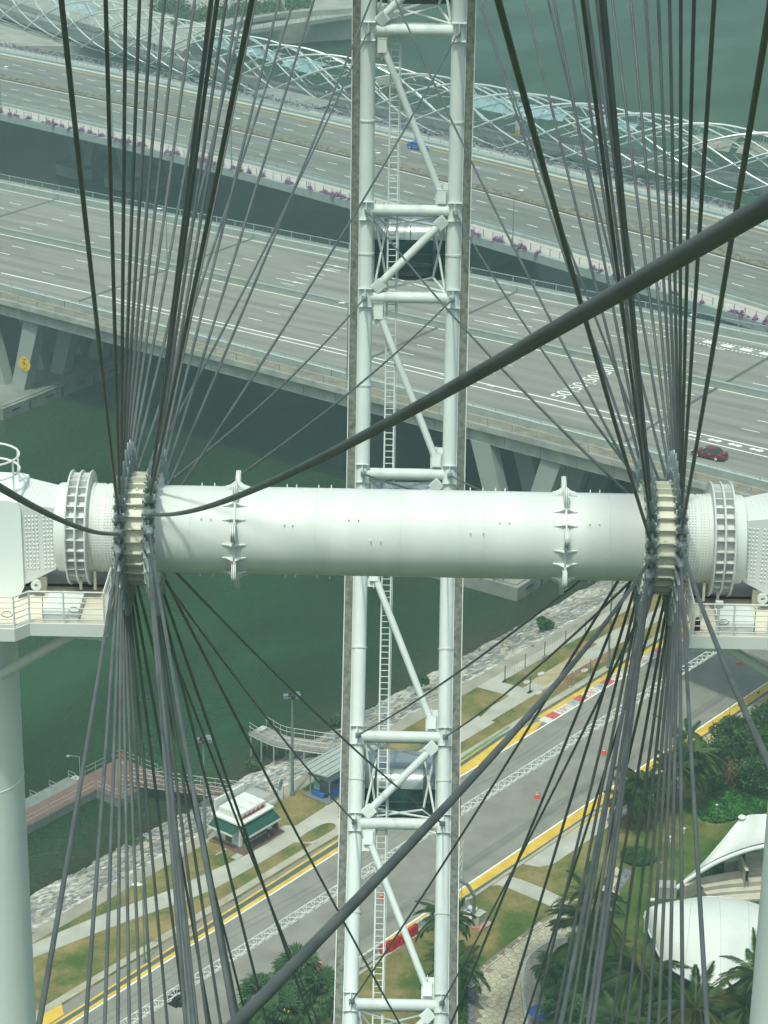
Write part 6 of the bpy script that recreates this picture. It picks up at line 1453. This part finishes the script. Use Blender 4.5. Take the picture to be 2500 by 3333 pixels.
# feathery palms behind the track edge
palm(830, 1430, 8.5, 'feathery palm with drooping fronds right of the spoke bundle', 20, 1.15, (0, 0), 'feather', 8, z5); palm(300, 1740, 7.6, 'feathery palm among the right spoke cables', 20, 1.05, (0, 0), 'feather', 9, z5); palm(640, 1600, 7.6, 'feathery palm behind the drums at the right', 20, 1.1, (0, 0), 'feather', 10, z5)
palm(770, 1230, 7.5, 'slim young palm standing at the yellow band on the right', 8, .75, (0, 0), 'feather', 11, z5); palm(150, 1880, 6.5, 'feathery palm at the left of the right-hand group', 16, 1.0, (0, 0), 'feather', 14, z5)
palm(1460, 2990, 8.0, 'palm half hidden behind the right rim chord at the bottom', 18, 1.0, (0, 0), 'feather', 12); palm(1480, 3150, 7.0, 'second palm behind the right rim chord at the bottom edge', 16, .95, (0, 0), 'feather', 13)
def tree(px, zc, rad, label, nleaf=5200, m=tree_l, name='broadleaf_tree', seed=0, conv=z5, size=.20, clumps=26):
    r_ = random.Random(seed); c = G(*conv(*px), zc); base = np.array([c[0], c[1], 3.0]); t = thing(name, label, 'tree', base); rc = c - base
    cl = []
    for i in range(clumps):
        d = unit([r_.gauss(0, 1), r_.gauss(0, 1), r_.gauss(0, .8)]); cl.append((rc + d * np.array(rad) * r_.uniform(.45, .95), r_.uniform(.28, .5) * rad[0]))
    limb = MB(); limb.tube([(0, 0, 0), rc * np.array([.3, .3, .45]), rc], [.22, .16, .06], 8)
    for p, s1 in cl[:10]: limb.tube([rc * .45, (rc * .5 + p * .5) + np.array([0, 0, -.2]), p], [.09, .06, .02], 5)
    limb.build('trunk', trunk_m, t)
    def pt(r2):
        p, s1 = r2.choice(cl); d = np.array([r2.gauss(0, 1), r2.gauss(0, 1), r2.gauss(0, .8)]); d = d / (np.linalg.norm(d) + 1e-6) * r2.uniform(.55, 1.05); return p + d * s1
    leaf_mass('crown', pt, nleaf, size, m, seed=seed + 50, parent=t); return t
tree((1230, 1240), 5.6, (2.3, 2.3, 1.6), 'broadleaf tree nearest the yellow band at the right', seed=1); tree((1470, 1140), 5.8, (2.6, 2.4, 1.7), 'broadleaf tree behind the thick grey cable at the right edge', seed=2); tree((1130, 1400), 5.6, (2.2, 2.2, 1.6), 'broadleaf tree beside the drooping feathery palm', seed=3)
tree((1360, 1380), 6.0, (2.8, 2.8, 1.8), 'broadleaf tree in the middle of the right-hand grove', seed=4); tree((1570, 1350), 6.0, (2.6, 2.6, 1.8), 'broadleaf tree cut off by the right edge of the photo', seed=5); tree((1250, 1600), 4.8, (1.8, 1.8, 1.2), 'low dark tree with dry leaves in front of the grove', seed=6, m=dry_l, nleaf=1500); tree((1480, 1620), 5.4, (2.6, 2.6, 1.8), 'dark shady tree against the right tower column', seed=7); tree((1640, 1060), 6.0, (2.6, 2.6, 1.8), 'broadleaf tree at the right edge beside the wire fence', seed=8)
# shrubs, hedges and groundcover
def shrub(px, conv, rad, label, m=bush_l, n=900, size=.14, seed=0, z=3.0, name='shrub'):
    c = G(*conv(*px), z); t = thing(name, label, 'shrub', (c[0], c[1], z)); r_ = random.Random(seed)
    mb = MB()
    for i in range(7): a = i * .9; mb.tube([(0, 0, -.1), (rad[0] * .5 * math.cos(a), rad[1] * .5 * math.sin(a), rad[2] * .8)], [.04, .015], 4)
    mb.build('stems', trunk_m, t)
    cl = [(np.array([r_.uniform(-.6, .6), r_.uniform(-.6, .6), r_.uniform(.25, .85)]) * np.array(rad), r_.uniform(.25, .5)) for _ in range(8)]
    def pt(r2):
        c0, k0 = r2.choice(cl); d = unit([r2.gauss(0, 1), r2.gauss(0, 1), r2.gauss(0, 1) + .3]); q = c0 + d * np.array(rad) * k0 * r2.uniform(.5, 1.25); q[2] = max(q[2], .02); return q
    leaf_mass('foliage', pt, n, size, m, seed=seed + 90, parent=t)
def clip(px, conv, rad, label, n, m, seed, size=.12):
    c = G(*conv(*px), 3.0); t = thing('round_hedge', label, 'hedge', c); 
    def pt(r2):
        a = r2.uniform(0, 2 * PI); q = math.sqrt(r2.random()); h = rad[2]; return np.array([rad[0] * q * math.cos(a), rad[1] * q * math.sin(a), h * (r2.random() ** .25 if q > .93 else r2.uniform(.85, 1.03))])
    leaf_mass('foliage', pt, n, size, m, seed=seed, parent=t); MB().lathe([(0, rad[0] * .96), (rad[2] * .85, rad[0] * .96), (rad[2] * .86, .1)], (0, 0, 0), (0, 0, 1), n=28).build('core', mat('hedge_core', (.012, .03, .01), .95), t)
clip((490, 440), zq, (1.75, 1.75, .35), 'round clipped hedge on the lawn above the gravel strip', 3800, bush_l, 5)
shrub((660, 110), zr, (1.3, 1.1, 1.2), 'green bush growing on the stone embankment right of the rim', seed=1, z=2.4, n=1300, size=.18); shrub((490 - 640 + 0, 0), lambda x, y: (1370, 2235), (1.1, 1.0, 1.1), 'dark bush on the embankment seen through the rim', seed=2, z=2.3, n=1000, size=.18, m=tree_l)
gtuft = leafmat('reed_leaf', (.05, .10, .03), (.10, .17, .06))
for i, (u, v, lb) in enumerate(((436, 2750, 'grassy tuft at the water edge among the left spoke cables'), (830, 2502, 'grassy tuft at the water edge behind the kiosk'), (1095, 2352, 'grassy tuft at the water edge beside the left rim chord'), (600, 2350 + 250, 'small grassy tuft among the stones behind the left cables'))):
    shrub((u, v), lambda x, y: (x, y), (1.1, .9, .6), lb, gtuft, 700, .2, 20 + i, .3, 'grass_tuft')
poly_gc = [ground_at(*z5(x, y)) for x, y in ((850, 2040), (950, 1880), (1150, 1830), (1420, 1800), (1560, 1750), (1560, 2040), (1300, 2110), (1050, 2160), (900, 2130))]
def in_poly_pt(poly, zf, conv_z=3.0):
    x0, x1 = min(p[0] for p in poly), max(p[0] for p in poly); y0, y1 = min(p[1] for p in poly), max(p[1] for p in poly)
    def f(r2):
        while True:
            p = (r2.uniform(x0, x1), r2.uniform(y0, y1))
            if inside(p, poly): return TW(p[0], p[1], zf(r2))
    return f
leaf_mass('groundcover', in_poly_pt(poly_gc, lambda r2: 3.05 + .35 * r2.random()), 9000, .17, bright_l, kind='stuff', label='bright green leafy groundcover below the grove', cat='groundcover', seed=4)
poly_u = [ground_at(*z5(x, y)) for x, y in ((1000, 1450), (1250, 1330), (1580, 1250), (1620, 1760), (1420, 1810), (1150, 1830), (960, 1860), (930, 1700))]
leaf_mass('undergrowth', in_poly_pt(poly_u, lambda r2: 3.05 + .8 * r2.random()), 9000, .2, bush_l, kind='stuff', label='dark leafy undergrowth beneath the right-hand grove', cat='undergrowth', seed=6)
poly_e = [ground_at(*zb(x, y)) for x, y in ((270, 1180), (330, 1290), (335, 1700), (340, 2000), (262, 2000), (262, 1500))]
leaf_mass('border_planting', in_poly_pt(poly_e, lambda r2: 3.05 + .5 * r2.random()), 3500, .15, bush_l, kind='stuff', label='green planted border beside the gravel strip', cat='planting', seed=8)
poly_h = [tw_of(P3(p, 3)) for p in ((1050, 610), (1250, 545), (1440, 515), (1445, 545), (1250, 580), (1045, 640))]
leaf_mass('terrace_hedge', in_poly_pt(poly_h, lambda r2: 3.2 + 1.3 * r2.random()), 2500, .12, bush_l, label='low hedge on top of the amphitheatre back wall', cat='hedge', seed=9)

# ================================================================== CARS
def car(M0, L_, W_, H_, paint_m, label, taxi=False):
    t = thing('sedan_car', label, 'car', (0, 0, 0)); t.matrix_world = M0
    # stations along x (front = +x): (x, half-width, sill, bonnet/waist height)
    h = L_ / 2
    st_ = [(-h, .36, .42, .72), (-h + .08, .42, .30, .86), (-h + .55, .47, .22, .96), (-h + 1.1, .5, .20, .97), (-.2, .5, .19, .95), (h - 1.45, .5, .20, .92), (h - .75, .48, .22, .82), (h - .25, .44, .26, .70), (h - .03, .38, .36, .60)]
    mb = MB(); n = 10; vs = []
    for x, hw, z0, z1 in st_:
        w_ = hw * W_; vs += [(x, -w_ * .86, z0), (x, -w_ * .98, z0 + .08), (x, -w_, (z0 + z1) * .55), (x, -w_ * .97, z1 - .08), (x, -w_ * .82, z1), (x, w_ * .82, z1), (x, w_ * .97, z1 - .08), (x, w_, (z0 + z1) * .55), (x, w_ * .98, z0 + .08), (x, w_ * .86, z0)]
    fs = [(i * n + k, (i + 1) * n + k, (i + 1) * n + (k + 1) % n, i * n + (k + 1) % n) for i in range(len(st_) - 1) for k in range(n)] + [tuple(range(n)), tuple((len(st_) - 1) * n + k for k in reversed(range(n)))]
    mb._add(vs, fs); mb.build('body', paint_m, t)
    a0, a1, r0, r1 = -h + .75, h - 1.15, -h + 1.25, h - 2.0; wb_, wt = W_ * .44, W_ * .35; zb_, zt = .92, H_
    q = [(a0, -wb_, zb_), (a1, -wb_, zb_), (a1, wb_, zb_), (a0, wb_, zb_), (r0, -wt, zt - .03), (r1, -wt, zt - .05), (r1, wt, zt - .05), (r0, wt, zt - .03)]
    MB().hexa(q).build('cabin', glass_d, t, False)
    rfm = [(r0 - .06, -wt - .02, zt - .05), (r1 + .05, -wt - .02, zt - .07), (r1 + .05, wt + .02, zt - .07), (r0 - .06, wt + .02, zt - .05), (r0 + .1, -wt * .85, zt + .02), (r1 - .12, -wt * .85, zt + .01), (r1 - .12, wt * .85, zt + .01), (r0 + .1, wt * .85, zt + .02)]
    MB().hexa(rfm).build('roof', paint_m, t)
    for sy in (-1, 1):
        for (x0, x1) in ((a0, r0), (a1, r1), ((a0 + a1) / 2 - .12, (r0 + r1) / 2 - .05)): MB().bar((x0, sy * (wb_ + .005), zb_), (x1, sy * (wt + .015), zt - .05), .07, .05).build('pillar', paint_m, t, False)
        for x in (-.35, .6): MB().box(x - .11, x + .11, sy * W_ * .5 - .015, sy * W_ * .5 + .02, .76, .80).build('door_handle', cone_w if not taxi else steel, t, False)
        MB().box(-.02, .0, sy * W_ * .495, sy * W_ * .503, .3, .9).box(h - 1.45, h - 1.43, sy * W_ * .495, sy * W_ * .503, .3, .9).build('door_seam', dark_m, t, False)
        MB().box(h - 1.55, h - 1.3, sy * W_ * .5, sy * (W_ * .5 + .16), .92, 1.06).build('mirror', paint_m, t, False)
        MB().box(-h - .01, -h + .12, sy * W_ * .25, sy * W_ * .42, .66, .82).build('tail_light', mat('tail_red', (.45, .02, .02), .3), t, False); MB().box(h - .2, h - .02, sy * W_ * .24, sy * W_ * .40, .58, .70).build('headlight', mat('headlight_clear', (.7, .72, .7), .2), t, False)
        for x in (-h + .95, h - .95):
            wh = MB().lathe([(-.11, .1), (-.11, .29), (-.08, .32), (.08, .32), (.11, .29), (.11, .1)], (x, sy * (W_ * .5 - .10), .32), (0, 1, 0), n=18).build('wheel', dark_m, t); MB().lathe([(.0, .02), (.0, .2), (.02, .2)], (x, sy * (W_ * .5 + .02), .32), (0, sy, 0), n=14).build('rim', steel, wh)
    MB().box(-h - .012, -h + .05, -.26, .26, .5, .62).build('number_plate', dark_m, t, False); MB().box(-h - .02, -h + .2, -W_ * .4, W_ * .4, .34, .48).box(h - .2, h + .02, -W_ * .38, W_ * .38, .32, .46).build('bumper', paint_m, t)
    MB().box(-h + .02, -h + .3, -W_ * .38, W_ * .38, .99, 1.03).build('boot_spoiler', paint_m, t, False)
    if taxi:
        MB().hexa([(-.12, -.35, zt), (.12, -.35, zt), (.12, .35, zt), (-.12, .35, zt), (-.07, -.3, zt + .2), (.07, -.3, zt + .2), (.07, .3, zt + .2), (-.07, .3, zt + .2)]).build('roof_sign', mat('taxi_sign', (.05, .10, .3), .4), t, False)
        MB().box(-.4, .5, -W_ * .5 - .004, -W_ * .5 + .01, .5, .62).build('door_lettering', mat('taxi_letter', (.35, .2, .3), .5), t, False)
    return t
red_car = mat('car_red', (.125, .013, .022), .28, var=.04, spec=.6); blue_car = mat('car_blue', (.012, .075, .42), .3, var=.04, spec=.6)
p = BR(64.0, -24.1 + .35, .006); car(frame(p, -AB, -NB, (0, 0, 1)), 4.5, 1.72, 1.43, red_car, 'dark red sedan car driving on the near bridge at the right')
p = FB(19.3, 12.6 + 1.7, .006); car(frame(p, AF, NF, (0, 0, 1)), 4.6, 1.75, 1.45, blue_car, 'bright blue taxi with roof sign on the far bridge', True)

# ================================================================== PEOPLE
def person_mesh(step_=.18, arm=.25):
    """one continuous skinned figure, 1.7 m, facing +x"""
    V = [(0, 0, .95), (0, 0, 1.15), (0, 0, 1.38), (0, 0, 1.48), (.02, 0, 1.60), (.02, 0, 1.70),
         (0, .10, .90), (step_ * .5, .11, .50), (step_ * .4, .11, .09), (step_ * .4 + .14, .12, .04), (0, -.10, .90), (-step_ * .35, -.11, .50), (-step_, -.11, .10), (-step_ + .13, -.12, .05),
         (0, .19, 1.38), (-.04, .25, 1.12), (.10, .24, .90), (.13, .23, .80), (0, -.19, 1.38), (.06, -.25, 1.12), (.20, -.23, .92), (.25, -.22, .84)]
    Ed = [(0, 1), (1, 2), (2, 3), (3, 4), (4, 5), (0, 6), (6, 7), (7, 8), (8, 9), (0, 10), (10, 11), (11, 12), (12, 13), (2, 14), (14, 15), (15, 16), (16, 17), (2, 18), (18, 19), (19, 20), (20, 21)]
    Rr = [.13, .125, .14, .055, .095, .085, .095, .062, .042, .035, .095, .062, .042, .035, .065, .045, .034, .03, .065, .045, .034, .03]
    me = bpy.data.meshes.new('body'); me.from_pydata(V, Ed, []); o = bpy.data.objects.new('body', me); C.objects.link(o)
    sk = o.modifiers.new('skin', 'SKIN'); su = o.modifiers.new('sub', 'SUBSURF'); su.levels = 2; su.render_levels = 2
    ly = me.skin_vertices[0].data if me.skin_vertices else None
    if ly is None: bpy.context.view_layer.objects.active = o; me.skin_vertices.new() if hasattr(me.skin_vertices, 'new') else None; ly = me.skin_vertices[0].data
    for i, r in enumerate(Rr): ly[i].radius = (r, r)
    ly[0].use_root = True
    dg = bpy.context.evaluated_depsgraph_get(); dg.update(); out = bpy.data.meshes.new_from_object(o.evaluated_get(dg)); bpy.data.objects.remove(o)
    out.polygons.foreach_set('use_smooth', [True] * len(out.polygons)); return out
def body_mat(name, legs, hip, shirt, skin_c, hair):
    m = bpy.data.materials.new(name); m.use_nodes = True; nt = m.node_tree; N = nt.nodes; L = nt.links; b = N['Principled BSDF']; b.inputs['Roughness'].default_value = .8
    tc = N.new('ShaderNodeTexCoord'); sp = N.new('ShaderNodeSeparateXYZ'); L.new(tc.outputs['Object'], sp.inputs[0]); mr = N.new('ShaderNodeMapRange'); mr.inputs[2].default_value = 1.8; L.new(sp.outputs[2], mr.inputs[0])
    rp = N.new('ShaderNodeValToRGB'); rp.color_ramp.interpolation = 'CONSTANT'; e = rp.color_ramp.elements; e[0].color = (.03, .03, .03, 1); e[1].position = .05; e[1].color = (*legs, 1)
    for p_, c in ((.28, hip), (.53, shirt), (.815, skin_c), (.90, hair)): x = e.new(p_); x.color = (*c, 1)
    L.new(mr.outputs[0], rp.inputs[0]); L.new(rp.outputs[0], b.inputs['Base Color']); return m
SKIN = (.30, .17, .11); HAIR = (.012, .01, .009); BODY = None
try: BODY = person_mesh()
except Exception as e_: print('person', e_)
def person(loc, az, label, legs, hip, shirt, prop=None, sc_=1.0):
    t = thing('person', label, 'person', loc, az); me = BODY.copy(); me.materials.clear(); me.materials.append(body_mat('clothes', legs, hip, shirt, SKIN, HAIR)); link('body', me, t, Matrix.Scale(sc_, 4))
    MB().ball((-.005, 0, 1.655), .105, 10, 7, (1.0, .92, 1.0)).build('hair', mat('hair_black', HAIR, .6), t)
    if prop == 'bag': MB().box(-.02, .16, -.36, -.22, .55, .85).build('shoulder_bag', dark_m, t, False)
    return t
if BODY is not None:
    q = TW(*ground_at(640 + 775 / 3.318, 2300 + 1412 / 3.318)); person(q, 1.2, 'person in white sleeveless top and dark shorts standing at the kiosk', SKIN, (.02, .02, .025), (.62, .62, .60), 'bag')
    def hp(u, v): 
        return G(u, v, HZ - 3.1)
    for u, v, lb, sh_ in ((2455, 579, 'person in blue walking on the footbridge at the right edge', (.04, .07, .16)), (1140, 330, 'person in red walking on the footbridge just left of the rim', (.4, .05, .06)), (1063, 318, 'person in white walking on the footbridge left of the rim', (.5, .5, .5)), (595, 200, 'person in red standing on the footbridge at the left', (.45, .06, .10)), (625, 190, 'person in dark clothes on the footbridge, left of a pair', (.05, .05, .08)), (637, 190, 'person in grey on the footbridge, right of a pair', (.15, .16, .18)), (503, 165, 'person in navy on the footbridge at the far left', (.06, .07, .12)), (2290, 560, 'person in black on the footbridge behind the right spokes', (.03, .03, .03))):
        person(hp(u, v), random.uniform(0, 6), lb, (.05, .06, .09), (.05, .06, .09), sh_)
    wk = G(688, 263, ZF); person(wk, 2.5, 'worker in yellow jacket walking beside the footbridge landing', (.02, .02, .025), (.02, .02, .025), (.55, .50, .05))
    q = G(553, 255, ZF); shrub((553, 255), lambda x, y: (x, y), (1.3, 1.2, 1.0), 'bright yellow-green potted shrub at the footbridge landing', leafmat('lime_leaf', (.20, .28, .03), (.38, .45, .06)), 700, .2, 77, ZF)
    bn = thing('litter_bin', 'dark litter bin at the footbridge landing', 'bin', G(592, 262, ZF)); MB().box(-.55, .55, -.4, .4, 0, 1.1).box(-.6, .6, -.45, .45, 1.1, 1.2).build('body', mat('bin_dark', (.03, .05, .06), .6), bn, False)
# landing slab between the far bridge and the footbridge
ld = MB(); ld.prism([tuple(FB(s_, n_, 0)[:2]) for s_, n_ in ((-38, 19.2), (-16, 19.2), (-18, 32), (-36, 33))], ZF - .4, ZF + .03); tag(ld.build('landing_slab', hdeck_m, None, False), 'grey landing slab linking the far bridge footway to the footbridge', 'landing')
ban = thing('banner', 'narrow white and yellow banner hanging on the footbridge', 'banner', G(1683, 455, HZ - 3)); MB().box(-.45, .45, -.03, .03, .3, 3.8).build('cloth', mat('banner_white', (.62, .62, .6), .7), ban, False); MB().box(-.46, .46, -.04, .04, .6, 2.0).build('panel', mat('banner_yellow', (.5, .38, .06), .7), ban, False); MB().tube([(0, .05, -.2), (0, .05, 4.0)], .05, 5).build('pole', steel_d, ban)

# ================================================================== AIR
hz = MB().box(-1150, 1150, -420, 1450, -3, 172).build('haze', [], None, False); hz['kind'] = 'stuff'; tag(hz, 'pale humid haze filling the air over the river', 'haze')
hm = bpy.data.materials.new('humid_air'); hm.use_nodes = True; nt = hm.node_tree; nt.nodes.clear(); o_ = nt.nodes.new('ShaderNodeOutputMaterial'); pv = nt.nodes.new('ShaderNodeVolumePrincipled')
pv.inputs['Color'].default_value = (.62, .88, .88, 1); pv.inputs['Density'].default_value = .0005; pv.inputs['Anisotropy'].default_value = 0.0
nt.links.new(pv.outputs[0], o_.inputs['Volume']); hz.data.materials.clear(); hz.data.materials.append(hm)
